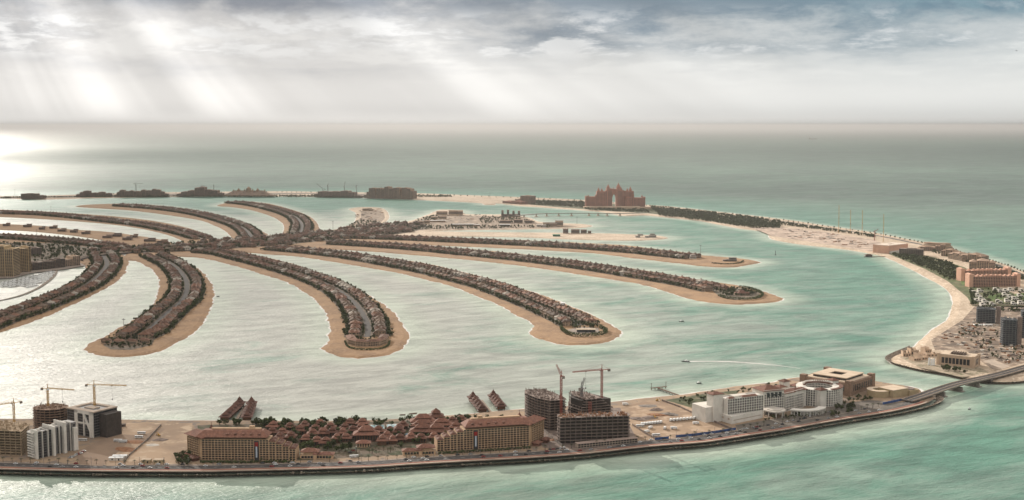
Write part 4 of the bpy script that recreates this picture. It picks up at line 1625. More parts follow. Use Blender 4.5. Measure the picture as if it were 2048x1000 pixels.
# white-finned apartment block
a, rot, L = frame((74, 918), (156, 899))
t = thing('apartment_block', 'apartment block with tall white fins between dark glass bays', 'apartment block', a, rot)
wall, fins, gl = MB(), MB(), []
H0 = 28.0
for k, (u0, u1, y0, hh) in enumerate(((0, 0.40, 0, -1.6), (0.40, 0.70, 1.2, -0.4), (0.70, 1.0, 2.2, 0.8))):
    wall.span(u0 * L + .01, u1 * L - .01, y0, 16, 0, H0 + hh)
    n = 3
    for j in range(n):
        uu = (u0 + (u1 - u0) * (j + .5) / n) * L
        bw = (u1 - u0) * L / n
        for f in range(10):
            gl.append((uu, y0 - 0.05, 0.6 + f * 2.66, bw * 0.62, 0.16, 2.2, 0))
for u, w_, y0, hh in ((0.005, .9, -1.2, 0.5), (0.135, .6, -.8, -1.2), (0.27, .6, -.8, -1.2), (0.385, 2.4, -2.2, 1.2), (0.43, .8, -1.0, 1.2), (0.55, .6, -.4, 0), (0.66, 3.0, -1.8, 3.0), (0.72, .8, 0, 2.6), (0.84, .7, .6, 1.4), (0.945, 4.8, -.6, -5.0)):
    fins.box(u * L, y0 + 5.0, 0, w_, 10.6 - y0, H0 + hh + 0.6)
fins.box(L * 0.66, 8, 0.0, 1.2, 17.5, H0 + 4.0)
fins.box(L * 0.385, 8, 0.0, 1.2, 17.5, H0 + 2.2)
wall.build('wall', GREYSTEEL, t)
fins.build('fins', WHITEW, t)
windows(t, gl)
g = MB()
for f in range(10):
    g.box(-1.0, 8, 1.2 + f * 2.66, 2.0, 11, 1.1)
g.build('balconies', WHITEW, t)
for k in range(9):
    g = MB()
    g.box(L * (0.06 + 0.105 * k), 6 + (k % 3) * 3, H0 - 1.6 + (0, 0, 0, 1.2, 1.2, 1.2, 2.4, 2.4, -5)[k], 3.2, 2.4, 1.6)
    g.build('roof_plant', WHITEW, t)

# grey cube with white frame
a, rot, L = frame((136, 866), (188, 876))
t = thing('office_cube', 'dark cube building wrapped by a slanting white frame', 'office building', a, rot)
bx = to_local((222, 855), a, rot)
Dp = 32.0
wall, gl = MB(), []
wall.span(0, L, 0, Dp, 0, 27)
facade(None, gl, (0.5, 0), (L - .5, 0), 0.5, 9, 2.9, 2.4, hf=.8, wf=.86)
wall.build('wall', GREYSTEEL, t)
g2 = []
facade(None, g2, (L, 0.5), (L, Dp - .5), 0.5, 9, 2.9, 2.4, hf=.8, wf=.86)
windows(t, gl + g2)
g = MB()
for (x0, x1, z0, z1) in ((L * .30, L * .42, 0, 27.6), (L * .86, L * 1.0, 0, 27.6), (L * .30, L * 1.0, 24.5, 27.8), (L * .42, L * .86, 13.5, 15)):
    g.span(x0, x1, -1.0, 0.4, z0, z1 + 0.01 * x0)
g.bar((L * .66, -.6, 24.5), (L * .98, -.6, 1), 2.0)
g.bar((L * .66, -.6, 24.5), (L * .66, -.6, 1), 1.6)
g.build('frame', WHITEW, t)
g = MB()
g.span(-.5, L + .5, -.8, 6, 27.0, 28.2)
g.span(-.5, L + .5, Dp - 5, Dp + .4, 27.01, 28.1)
g.span(-.49, 5, 6, Dp - 5, 27.01, 28.15)
g.span(L - 5, L + .49, 6, Dp - 5, 27.01, 28.15)
g.box(L * .5, Dp * .5, 27.0, L * .35, 9, 1.0)
g.build('roof_frame', KERB, t)
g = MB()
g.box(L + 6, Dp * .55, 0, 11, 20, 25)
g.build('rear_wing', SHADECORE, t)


# ------------------------------------------------------------------ white hotel with round courtyard
t = thing('white_hotel', 'white resort hotel with red tiled roofs and a round courtyard', 'hotel', G(1454, 829.5, LANDZ), 0.0)
O = G(1454, 829.5, LANDZ)


def wl(px, py, dz=0.0):
    p = G(px, py, LANDZ + dz) - O
    return Vector((p.x, p.y))


grid, wins = MB(), []


def wing(p, q, depth, h, floors, fh, bay, name='wing', roof=None, up=1.2, z0=0.0, parent=None):
    d = (q - p).normalized()
    nr = Vector((-d.y, d.x))
    c = (p + q) / 2 + nr * depth / 2
    rot = math.atan2(d.y, d.x)
    mb = MB()
    mb.box(c.x, c.y, 0, (q - p).length, depth, h, rot)
    for s in (-1, 1):
        e = c + nr * s * (depth / 2 - .3)
        mb.box(e.x, e.y, h, (q - p).length - .02, .5, up, rot)
    o = mb.build(name, WHITEW, parent or t)
    facade(grid, wins, p, q, z0, floors, fh, bay, 1.0, 0.7, 0.5, hf=.74, wf=.74)
    if roof:
        r = MB()
        r.hip(c.x, c.y, h + .1, (q - p).length + 2.4, depth + 2.4, roof, rot)
        r.build('roof', TERRA, o)
    return c, rot, o


p1, p2 = wl(1454, 829.5, 8.5), wl(1526, 820.5, 8.5)
c, rot, o = wing(p1, p2, 15, 26.0, 6, 2.9, 3.3, z0=8.5)
d = (p2 - p1).normalized()
nr = Vector((-d.y, d.x))
r = MB()
for u, w_ in ((0.12, 9), (0.62, 22)):
    q = p1 + (p2 - p1) * u + nr * 1.8
    r.hip(q.x, q.y, 26.3, w_, 5.0, 2.0, rot)
r.build('roof', TERRA, o)
q = p1 + (p2 - p1) * .45 + nr * 9
mb = MB()
mb.box(q.x, q.y, 26.0, 20, 9, 1.6, rot)
mb.build('roof_terrace', PALEWALL, o)
# blank gable tower on the left and stepped podium below it
mb = MB()
q = p1 - d * 7.5 + nr * 13
mb.box(q.x, q.y, 0, 13, 13, 31, rot)
mb.hip(q.x, q.y, 31, 16.5, 14.5, 2.4, rot, None, 1)
mb.build('gable_tower', [WHITEW, TERRA], t)
mb = MB()
q = p1 - d * 13 + nr * 22
mb.box(q.x, q.y, 0, 20, 26, 17, rot)
mb.build('side_block', WHITEW, t)
mb = MB()
P0, P1, P2 = wl(1463, 848.5), wl(1524, 836), wl(1406, 831)
mb.prism([P0, P1, p2 + nr * 2, p1 + nr * 12, P2 + nr * 2, P2], 0, 8.5)
pod = mb.build('podium', WHITEW, t)
w2 = []
facade(None, w2, P0 + (P1 - P0) * .06, P1 - (P1 - P0) * .04, 3.0, 1, 3.2, 5.0, wf=.9, hf=.25)
facade(None, w2, P2, P0, 3.4, 1, 4.0, 9.0, wf=.3, hf=.5)
windows(pod, w2, KERB, 'panel')
# tall middle block with big red roof
p3, p4 = wl(1527, 822, 4), wl(1567, 818, 4)
c, rot, o = wing(p3, p4, 24, 26.5, 8, 2.9, 3.0, 'middle_block', 5.2)
g = MB()
dd = (p4 - p3).normalized()
for k in range(4):
    q = p3 + (p4 - p3) * (0.2 + .2 * k)
    g.box(q.x + dd.y * .5, q.y - dd.x * .5, 19.6, 3.4, 1.4, 5.2, rot)
    g.cyl(q.x, q.y, 0, .01, .01, 3)
g.build('arched_window', GLASS, t)
# bent wings towards the drum
p5, p6, p7 = wl(1569, 818, 3), wl(1588, 813.5, 3), wl(1606, 809, 3)
c, rot, o = wing(p5, p6, 13, 20.5, 6, 2.9, 2.8, roof=2.4)
c, rot, o = wing(p6 + Vector((.4, .2)), p7, 13, 20.9, 6, 2.9, 2.8, roof=2.4)
# drum with open courtyard
dc = wl(1637, 803.5)
RD, RI = 27.0, 16.5
mb = MB()
mb.arc(dc.x, dc.y, RI, RD, -150, 200, 0, 20.0, 60)
drum = mb.build('drum', WHITEW, t)
mb = MB()
mb.arc(dc.x, dc.y, RD - 3.2, RD + 1.4, -70, 20, 20.0, 20.9, 24)
mb.arc(dc.x, dc.y, RI - .6, RI + 2.2, 15, 178, 20.0, 21.6, 40)
mb.build('roof', TERRA, drum)
for k in range(24):
    a0 = R(18 + k * 6.8)
    mb = MB()
    mb.box(dc.x + RI * math.cos(a0) * 1.1, dc.y + RI * math.sin(a0) * 1.1, 21.6, 2.4, .8, 1.5, a0)
    mb.build('roof_rib', WHITEW, drum)
gd = MB()
for k in range(30):
    a0, a1 = R(-150 + k * 6.4), R(-150 + (k + 1) * 6.4)
    facade(gd, wins, (dc.x + RD * math.cos(a0), dc.y + RD * math.sin(a0)), (dc.x + RD * math.cos(a1), dc.y + RD * math.sin(a1)), 0, 7, 2.8, 3.1, 1.0, .55, .45, hf=.74, wf=.74)
for k in range(26):
    a0, a1 = R(10 + k * 6.6), R(10 + (k + 1) * 6.6)
    facade(gd, wins, (dc.x + RI * math.cos(a1), dc.y + RI * math.sin(a1)), (dc.x + RI * math.cos(a0), dc.y + RI * math.sin(a0)), 8.4, 4, 2.8, 1.9, .5, .3, .4, hf=.7, wf=.8)
gd.build('balcony_ring', WHITEW, drum)
# corner towers with red hats
for (x, y, h, s_) in ((1568, 801, 24, 9), (1560, 806, 20, 10), (1601, 811, 20, 9), (1641, 813, 20.5, 9.5), (1665, 797, 23, 9.5), (1590, 800, 18, 9)):
    q = wl(x, y)
    g = MB()
    g.box(q.x, q.y, 0, s_, s_, h, .5)
    g.hip(q.x, q.y, h, s_ + 2.6, s_ + 2.6, 2.8, .5, .2, 1)
    g.build('corner_tower', [WHITEW, TERRA], t)
grid.build('balcony_grid', WHITEW, t)
windows(t, wins)
# curved colonnade and round canopy in front
cc = wl(1605, 826)
g = MB()
g.arc(cc.x, cc.y + 14, 21, 30, -125, -20, 5.2, 6.6, 24)
for k in range(15):
    a0 = R(-122 + k * 7.1)
    g.box(cc.x + 29 * math.cos(a0), cc.y + 14 + 29 * math.sin(a0), 0, .9, .9, 5.2, a0)
g.arc(cc.x, cc.y + 14, 20, 24, -125, -20, 0, 5.15, 24)
g.build('colonnade', WHITEW, t)
q = wl(1548, 832)
g = MB()
g.cyl(q.x, q.y, 6.6, 13, 1.4, 24)
g.cyl(q.x, q.y, 8.0, 9, 1.0, 24)
for k in range(8):
    g.cyl(q.x + 11 * math.cos(k * .785), q.y + 11 * math.sin(k * .785), 0, .8, 6.6, 6)
g.build('entrance_canopy', PALEWALL, t)

# ------------------------------------------------------------------ brown block with square roof court
a, rot, L = frame((1699, 792), (1753, 773.6))
t = thing('brown_block', 'brown square building with pale raised roof and dark square court', 'exhibition hall', a, rot)
L = 66.0
mb = MB()
mb.span(0, L, 0, L, 0, 15.5)
mb.build('wall', BROWNW, t)
for (x, y) in ((2, 2), (L - 2.5, 3), (2, L - 2), (L - 2, L - 2)):
    mb = MB()
    mb.box(x, y, 0, 7.5, 7.5, 18.5, 0)
    mb.build('corner_tower', BROWNW, t)
mb = MB()
mb.span(3.5, L - 3.5, 3.5, L - 3.5, 15.5, 16.1)
mb.build('lower_roof', TANROOF, t)
hc, ho, hi = L / 2, 23.5, 8.5
mb = MB()
for (x0, x1, y0, y1) in ((-ho + 1, ho - 1, -ho + 1, -hi), (-ho + 1, ho - 1, hi, ho - 1), (-ho + 1, -hi, -hi, hi), (hi, ho - 1, -hi, hi)):
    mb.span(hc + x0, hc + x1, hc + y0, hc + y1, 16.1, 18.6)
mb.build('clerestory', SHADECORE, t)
mb = MB()
for (x0, x1, y0, y1) in ((-ho, ho, -ho, -hi - .3), (-ho, ho, hi + .3, ho), (-ho, -hi - .3, -hi - .3, hi + .3), (hi + .3, ho, -hi - .3, hi + .3)):
    mb.span(hc + x0, hc + x1, hc + y0, hc + y1, 18.6, 19.6)
mb.build('upper_roof', TANROOF, t)
wins = [(9 + 6.0 * k, -.05, 4.5, 3.6, .3, 7.5, 0) for k in range(9)] + [(-.05, 9 + 6.0 * k, 4.5, .3, 3.6, 7.5, 0) for k in range(9)]
windows(t, wins)

# curved and square tan annexes
c = G(1757, 791, LANDZ)
t = thing('curved_annex', 'low curved tan building with a half-open round yard', 'annex', c, 0)
mb = MB()
mb.arc(0, 0, 7.5, 14, 60, 395, 0, 7.6, 40)
mb.build('wall', TANWALL, t)
mb = MB()
mb.arc(0, 0, 7.2, 14.3, 60, 300, 7.6, 8.1, 40)
mb.build('roof', TANROOF, t)
mb = MB()
mb.cyl(0, 0, 0, 7.4, 3.2, 20)
mb.build('yard_roof', CONC, t)
mb = MB()
for k in range(6):
    mb.bar((7.3 * math.cos(k * 1.05), 7.3 * math.sin(k * 1.05), 3.6), (-7.3 * math.cos(k * 1.05 + .5), -7.3 * math.sin(k * 1.05 + .5), 5.6), .7)
mb.build('roof_beams', TANWALL, t)
a, rot, L = frame((1790, 797), (1838, 789))
t = thing('tan_annex', 'plain tan building with rounded dark roof bay near the bridge end', 'annex', a, rot)
mb = MB()
mb.span(0, L * .62, 3, 26, 0, 9.0)
mb.span(L * .62 + .01, L, 0, 19, 0, 6.5)
mb.build('wall', TANWALL, t)
mb = MB()
mb.span(-.3, L * .62 - .3, 2.7, 26.3, 9.0, 9.6)
mb.build('roof', TANROOF, t)
mb = MB()
mb.arc(L * .79, 9, 2, 7.5, 0, 350, 6.5, 7.6, 24)
mb.build('roof_bay', CONCDK, t)

# ------------------------------------------------------------------ road bridge over the gap
za = 6.5
A = G(1838, 793, za)
B = G(1990, 751, za)
C_ = G(2075, 727, za)
BL = smooth([G(1815, 800, za), A, G(1905, 774, za), B, C_], 10)
t = thing('road_bridge', 'grey road bridge on short piers crossing the gap in the ring', 'bridge', (0, 0, 0))


def deck(w0, w1, z0, z1, z_off=0.0):
    mb = MB()
    l, r_ = offset(BL, w0, False), offset(BL, w1, False)
    n = len(BL)

    def zz(i):
        s_ = i / (n - 1)
        return 2.6 * math.sin(min(1, s_ / .7) * math.pi) ** 2 if s_ < .7 else 0
    vs = []
    for pts, z in ((l, z0), (r_, z0), (r_, z1), (l, z1)):
        vs += [(p.x, p.y, z + zz(i)) for i, p in enumerate(pts)]
    f = []
    for i in range(n - 1):
        for a_ in range(4):
            b_ = (a_ + 1) % 4
            f.append((a_ * n + i, b_ * n + i, b_ * n + i + 1, a_ * n + i + 1))
    f += [(0, n, 2 * n, 3 * n), (n - 1, 4 * n - 1, 3 * n - 1, 2 * n - 1)]
    mb.add(vs, f)
    return mb


deck(-7.5, 7.5, 5.2, 6.4).build('deck', CONC, t)
deck(-6.6, 6.6, 6.43, 6.47).build('carriageway', ASPHALT, t)
deck(-7.51, -7.1, 6.35, 7.3).build('parapet', KERB, t)
deck(7.1, 7.51, 6.35, 7.3).build('parapet', KERB, t)
deck(-.3, .3, 6.46, 6.95).build('median', KERB, t)
for (x, y) in ((1876, 787), (1905, 778), (1937, 767.5), (1962, 760)):
    p = G(x, y, 0)
    q = min(BL, key=lambda v: abs(v.x - p.x))
    i = BL.index(q)
    dr = BL[min(i + 1, len(BL) - 1)] - BL[i - 1]
    mb = MB()
    mb.box(q.x, q.y, -1.5, 4.0, 15.0, 7.2, math.atan2(dr.y, dr.x), 0, 1.0)
    mb.box(q.x, q.y, -1.6, 8.0, 19, 2.4, math.atan2(dr.y, dr.x))
    mb.build('pier', CONC, t)

# ------------------------------------------------------------------ timber pier, walls, hoardings
a, b = G(1368, 794, 2.5), G(1314, 775, 2.5)
t = thing('pier', 'timber T-shaped pier reaching from the beach beside the lorry lot', 'pier', (a.x, a.y, 0), math.atan2(b.y - a.y, b.x - a.x))
PL = (b - a).length
mb = MB()
mb.span(-4, PL, -1.4, 1.4, 2.2, 2.7)
mb.span(PL - 1.6, PL + 1.6, -14, 9, 2.24, 2.74)
mb.build('deck', TIMBER, t)
mb = MB()
for k in range(9):
    for s_ in (-1.1, 1.1):
        mb.box(PL * k / 9 + 3, s_, -1.2, .5, .5, 3.4)
for k in range(5):
    mb.box(PL, -13 + 5.3 * k, -1.2, .6, .6, 3.4)
mb.build('piles', TIMBER, t)
for y in (-13.4, 8.4):
    mb = MB()
    mb.box(PL, y, 2.7, .4, .4, 6)
    mb.box(PL, y, 8.2, .9, .9, .5)
    mb.build('lamp_post', TIMBER, t)


def fence(px, h, mat, name, label, cat, w=.4, group=None, z=LANDZ):
    pts = [G(x, y, z) for x, y in px]
    t = thing(name, label, cat, pts[0], 0, group)
    for i in range(len(pts) - 1):
        mb = MB()
        p, q = pts[i] - pts[0], pts[i + 1] - pts[0]
        d = q - p
        mb.box((p.x + q.x) / 2, (p.y + q.y) / 2, 0, d.length, w, h, math.atan2(d.y, d.x))
        mb.build('panel', mat, t)
    mb = MB()
    for i in range(len(pts) - 1):
        p, q = pts[i] - pts[0], pts[i + 1] - pts[0]
        n = max(1, int((q - p).length / 5))
        for k in range(n + 1):
            c = p + (q - p) * k / n
            mb.box(c.x, c.y, 0, w * 1.5, w * 1.5, h + .3)
    mb.build('posts', mat, t)


fence([(1352, 875), (1385, 872), (1425, 867), (1471, 860)], 2.6, BLUEP, 'site_hoarding', 'long blue hoarding between lorry lot and road', 'hoarding', group='blue hoardings')
fence([(1310, 880), (1337, 877.5)], 2.6, BLUEP, 'site_hoarding', 'short blue hoarding at the left corner of the lorry lot', 'hoarding', group='blue hoardings')
fence([(1766, 809), (1800, 802), (1838, 793.5)], 2.6, BLUEP, 'site_hoarding', 'blue hoarding by the tan annexes near the bridge end', 'hoarding', group='blue hoardings')
fence([(1324, 802), (1360, 815), (1394, 831), (1432, 846), (1466, 860)], 2.0, CONCDK, 'boundary_wall', 'dark boundary wall between the lorry lot and the white hotel gardens', 'wall')
fence([(1265, 851), (1290, 867), (1311, 879)], 2.0, CONCDK, 'boundary_wall', 'dark boundary wall on the left side of the lorry lot', 'wall')
fence([(322, 851), (295, 880), (258, 912), (248, 926)], 1.6, CONC, 'boundary_wall', 'low grey wall across the bare sand lot', 'wall')
fence([(1088, 862), (1105, 878), (1124, 893)], 2.4, CONC, 'boundary_wall', 'grey site wall between right hotel and wide concrete shell', 'wall')

# ------------------------------------------------------------------ vehicles
def car_mesh(paint):
    mb = MB()
    mb.box(0, 0, .35, 4.2, 1.75, .65, 0, 0)
    mb.box(-.2, 0, 1.0, 2.5, 1.6, .55, 0, 1, .82)
    mb.box(-.2, 0, 1.55, 1.9, 1.2, .05, 0, 0)
    for x in (-1.3, 1.3):
        for y in (-.8, .8):
            mb.box(x, y, 0, .66, .25, .66, 0, 2)
    o = mb.build('car', [paint, GLASS, DARKP])
    return o


CARS = {}
CARN = {}
for nm, m_ in (('white', WHITEP), ('silver', SILVP), ('dark', DARKP), ('red', REDP)):
    CARS[nm] = m_


def car(px, py, rot, nm, where, group, z=None, loc=None):
    lab = '%s car %s' % (nm, where)
    p = loc if loc is not None else G(px, py, LANDZ)
    if nm not in CARN:
        CARN[nm] = car_mesh(CARS[nm])
        o = CARN[nm]
        tag(o, lab, 'car', group)
    else:
        o = CARN[nm].copy()
        col.objects.link(o)
        o['label'] = lab
        o['group'] = group
    o.location = (p[0], p[1], LANDZ + .03 if z is None else z)
    o.rotation_euler = (0, 0, rot)


cr = random.Random(21)
pool = ['white', 'white', 'silver', 'dark', 'silver', 'red', 'white', 'dark']
for off, step in ((11.5, 17.0), (18.5, 21.0), (24.2, 15.0)):
    lane = 'seaward lane' if off < 13 else ('landward lane' if off < 20 else 'kerb')
    for p, d in pathwalk(along(off, 10, Q_R), step, cr.uniform(0, 10)):
        if cr.random() < 0.62:
            px = 1024 + p.x / p.y * 2480
            zone = 'past the bare sand lot' if px < 380 else 'before the left hotel' if px < 610 else 'before the resort gardens' if px < 870 else 'before the right hotel' if px < 1085 else 'by the concrete shells' if px < 1270 else 'by the lorry lot' if px < 1440 else 'below the white hotel'
            nm = cr.choice(pool)
            car(0, 0, math.atan2(d.y, d.x), nm, ('in the %s of the shore road ' % lane if off < 20 else 'parked at the kerb of the shore road ') + zone, 'cars on the shore road', loc=p + d * cr.uniform(-4, 4))
for (x0, y0, x1, y1, n, where) in ((140, 917, 168, 903, 9, 'parked on the side street by the white-finned block'), (700, 905, 716, 895, 4, 'on the circular drive of the resort'), (1600, 838, 1660, 824, 7, 'parked on the forecourt of the white hotel'), (1480, 862, 1520, 853, 4, 'parked beside the podium of the white hotel'), (1100, 900, 1128, 896, 5, 'parked by the wall of the concrete shells')):
    for k in range(n):
        f = k / max(1, n - 1)
        car(x0 + (x1 - x0) * f, y0 + (y1 - y0) * f + cr.uniform(-1, 1), cr.choice((0.5, 1.2, 2.0)), cr.choice(pool), where, 'parked cars')


def truck(px, py, rot, label, kind, group):
    key = 'truck' + kind
    p = G(px, py, LANDZ)
    if key not in CARN:
        nm = {'bus': 'bus', 'lorry': 'lorry', 'digger': 'digger'}[kind]
        t = thing(nm, label, nm, p, rot, group)
        t.scale = (.8, .8, .85)
        b, w_, g_ = MB(), MB(), MB()
        if kind == 'bus':
            b.box(0, 0, .6, 11, 2.5, 2.5)
            for k in range(7):
                for s_ in (-1, 1):
                    g_.box(-4.6 + 1.5 * k, s_ * 1.26, 1.7, 1.25, .06, .9)
            g_.box(5.5, 0, 1.3, .08, 2.2, 1.4)
            ws = (-3.4, 3.6)
        elif kind == 'lorry':
            b.box(-1.4, 0, .9, 6.6, 2.5, 2.5)
            b.box(3.1, 0, .6, 1.9, 2.3, 2.3, 0, 0, .9)
            g_.box(4.0, 0, 1.7, .2, 2.0, .9)
            ws = (-3.4, -2.2, 3.0)
        else:
            b.box(0, 0, .9, 3.4, 2.4, 1.3)
            b.box(.4, .4, 2.2, 1.5, 1.3, 1.3)
            b.bar((1.2, 0, 2.0), (4.2, 0, 4.4), .5)
            b.bar((4.2, 0, 4.4), (6.0, 0, 1.0), .4)
            b.box(6.0, 0, .2, .9, 1.2, 1.0)
            g_.box(.4, -.28, 2.5, 1.2, .1, .8)
            ws = (-1.2, 0, 1.2)
        for x in ws:
            for y in (-1.1, 1.1):
                w_.box(x, y, 0, .95, .35, .95)
        b.build('body', WHITEP if kind != 'digger' else YELSTEEL, t)
        g_.build('window', GLASS, t)
        w_.build('wheels', DARKP, t)
        CARN[key] = t
    else:
        dup(CARN[key], p, rot, label)['group'] = group


for k in range(8):
    truck(1342 + 6.6 * k, 842 - .55 * k, R(68), 'white lorry, %s from the left in the right-hand row on the lorry lot' % ordinal(k + 1), 'lorry', 'lorries on the lot')
for k in range(8):
    truck(1284 + 5.4 * k, 850 - .55 * k, R(68), 'white lorry, %s from the left in the left-hand row on the lorry lot' % ordinal(k + 1), 'lorry', 'lorries on the lot')
for (x, y, r_, kd, lab) in ((1280, 853.5, .1, 'bus', 'white bus alone near the wide concrete shell'), (1392, 848, .2, 'lorry', 'white lorry alone at the right end of the lot'), (1301, 857, .9, 'lorry', 'white lorry parked in the middle of the lot'), (1330, 858, 1.2, 'lorry', 'white lorry beside the short blue hoarding'), (1348, 858, .0, 'lorry', 'white lorry nearest the long blue hoarding'), (1294, 865, .6, 'lorry', 'white lorry by the left boundary wall of the lot'), (1312, 872, .2, 'bus', 'white bus by the short blue hoarding'),
                            (1251, 810, .1, 'lorry', 'small white lorry on bare sand by the lagoon beach'), (283, 868, .0, 'bus', 'upper white bus on the bare sand lot'), (278, 876, .0, 'bus', 'middle white bus on the bare sand lot'), (236, 883, .0, 'bus', 'left white bus at the end of the dirt road'), (246, 885, .0, 'bus', 'right white bus at the end of the dirt road'), (166, 882, .0, 'bus', 'white bus below the grey cube building'),
                            (1314, 802, .4, 'digger', 'digger on the sand near the pier'), (1310, 836, 2.0, 'digger', 'digger by the spoil heaps on the lorry lot'), (318, 872, 2.4, 'digger', 'digger on the bare sand lot'), (708, 915, .2, 'bus', 'grey-white coach before the resort gardens')):
    truck(x, y, r_, lab, kd, 'site vehicles and coaches')


def shed(px, py, sx, sy, h, rot, label, wm=PALEWALL, rm=WHITEP, group='site sheds', z=LANDZ):
    t = thing('shed', label, 'shed', G(px, py, z), rot, group)
    w, r = MB(), MB()
    w.box(0, 0, 0, sx, sy, h)
    w.box(sx * .2, -sy / 2 - .03, 0, 1.2, .1, h * .7, 0, 1)
    w.box(-sx * .25, -sy / 2 - .03, h * .35, 1.6, .1, h * .35, 0, 1)
    w.build('wall', [wm, GLASS], t)
    r.v, r.f, r.mi = [], [], []
    r.hip(0, 0, h, sx + .6, sy + .6, .8, 0, sx * .98, 0, .15)
    r.build('roof', rm, t)


shed(233, 920, 14, 5, 2.8, .05, 'long white shed, front one by the shore road on the sand lot')
shed(240, 916, 14, 5, 2.8, .05, 'long white shed, rear one by the shore road on the sand lot')
shed(293, 925, 9, 6, 3.2, 0, 'left tan shed by the road left of the terracotta hotel', TANWALL, TANROOF)
shed(318, 925, 9, 6, 3.2, 0, 'right tan shed by the road left of the terracotta hotel', TANWALL, TANROOF)
shed(230, 858, 13, 5, 2.6, .3, 'dark site shed on the sand beside the grey cube building', CONCDK, CONC)
shed(243, 853, 9, 4, 2.6, .2, 'small dark site shed nearest the lagoon beach', CONCDK, CONC)
shed(102, 852, 1, 1, .5, .2, 'x') if False else None


def heap(px, py, r, h, seed, label, mat, group='spoil heaps', z=LANDZ):
    q = random.Random(seed)
    mb = MB()
    n = 12
    prof = [(1, 0), (.8, .35), (.5, .75), (.2, 1.0)]
    vs = []
    for k, zz in prof:
        for i in range(n):
            a_ = 2 * math.pi * i / n
            rr_ = r * k * q.uniform(.75, 1.2)
            vs.append((rr_ * math.cos(a_) * 1.6, rr_ * math.sin(a_), zz * h * q.uniform(.8, 1.1) if zz else -.1))
    f = [(k * n + i, k * n + (i + 1) % n, (k + 1) * n + (i + 1) % n, (k + 1) * n + i) for k in range(3) for i in range(n)]
    f.append(tuple(3 * n + i for i in range(n)))
    mb.add(vs, f)
    o = mb.build('spoil_heap', mat, None, G(px, py, z), q.uniform(-.5, .5))
    tag(o, label, 'heap', group)


for k, (x, y, r_, h, m_, lab) in enumerate(((1276, 838, 7, 2.0, CONCDK, 'dark spoil heap at the left of the lorry lot'), (1296, 836, 8, 2.2, CONCDK, 'larger dark spoil heap at the left of the lorry lot'), (1316, 830, 8, 1.6, RUST, 'rusty-brown spoil heap on the lorry lot'), (1338, 829, 7, 2.4, CONC, 'grey spoil heap above the right lorry row'), (1312, 820, 6, 2.6, CONCDK, 'dark crescent spoil heap in the middle of the sand'), (1296, 812, 8, 1.2, CONC, 'flat grey spoil heap near the lagoon beach'), (250, 899, 9, 1.6, RUST, 'brown heap of earth on the left sand lot'), (320, 880, 6, 1.8, CONCDK, 'dark scrap heap by the low grey wall'), (305, 890, 5, 1.2, PALEWALL, 'white rubble heap on the right sand lot'), (270, 884, 8, .8, RUST, 'orange earth heap beside the white buses'), (1108, 880, 4, 1.2, RUST, 'rusty heap between the two tall concrete shells'))):
    heap(x, y, r_, h, 50 + k, lab, m_)

# ------------------------------------------------------------------ street lamps and planting on the near ring
def lamp_mb():
    mb = MB()
    mb.bar((0, 0, 0), (0, 0, 8.0), .28, 0, .18)
    mb.bar((0, 0, 7.9), (0, -1.8, 8.3), .16)
    mb.box(0, -2.0, 8.2, .5, .9, .18)
    return mb


LAMP = None
for k, (p, d) in enumerate(pathwalk(along(22.8, 6, Q_R), 24.0, 4.0)):
    if LAMP is None:
        LAMP = lamp_mb().build('street_lamp', GREYSTEEL)
        tag(LAMP, 'thin grey street lamp along the landward kerb of the shore road', 'street lamp', 'street lamps on the shore road')
        o = LAMP
    else:
        o = LAMP.copy()
        col.objects.link(o)
    o.location = (p.x, p.y, LANDZ)
    o.rotation_euler = (0, 0, math.atan2(d.y, d.x))

TREES = []
tq = random.Random(77)
for k in range(5):
    cm, tm = MB(), MB()
    crown(cm, 1.0, 1.9, 120, 300 + k, 0.23, 0.38)
    tm.bar((0, 0, 0), (.05, 0, .9), .16, 0, .09)
    for j in range(3):
        a_ = j * 2.1 + k
        tm.bar((.04, 0, .7), (.5 * math.cos(a_), .5 * math.sin(a_), 1.25), .08, 0, .03)
    TREES.append((cm, tm))
PALMS = []
for k in range(3):
    cm, tm = MB(), MB()
    q = random.Random(500 + k)
    for j in range(15):
        a_ = j * 6.283 / 15 + q.uniform(-.15, .15)
        dr = q.uniform(-.1, .7)
        prev = Vector((0, 0, 5.0))
        for s_ in range(4):
            f = (s_ + 1) / 4
            nx_ = Vector((math.cos(a_) * 2.3 * f, math.sin(a_) * 2.3 * f, 5.0 + 1.1 * dr * math.sin(f * 2.2) + .6 * f - 1.7 * f * f))
            sd = Vector((-math.sin(a_), math.cos(a_), 0)) * (.34 * (1 - .7 * f) + .05)
            cm.add([prev - sd, prev + sd, nx_ + sd * .7, nx_ - sd * .7], [(0, 1, 2, 3)])
            prev = nx_
    tm.cyl(0, 0, 0, .26, 5.1, 6, 0, .17)
    PALMS.append((cm, tm))
PROTO = {}
NPLANT = {'tree': 0, 'palm_tree': 0}


def plant(kind, loc, s, label, group, rot=None):
    NPLANT[kind] += 1
    k = tq.randrange(5 if kind == 'tree' else 3)
    rot = tq.uniform(0, 6.28) if rot is None else rot
    key = (kind, k)
    if key not in PROTO:
        t = thing(kind, label, 'tree' if kind == 'tree' else 'palm', loc, rot, group)
        cm, tm = (TREES if kind == 'tree' else PALMS)[k]
        cm.build('crown', LEAF if kind == 'tree' else PALMLEAF, t)
        tm.build('trunk', BARK, t)
        t.scale = (s,) * 3
        PROTO[key] = t
        return t
    t = dup(PROTO[key], loc, rot, label, s)
    t['group'] = group
    return t


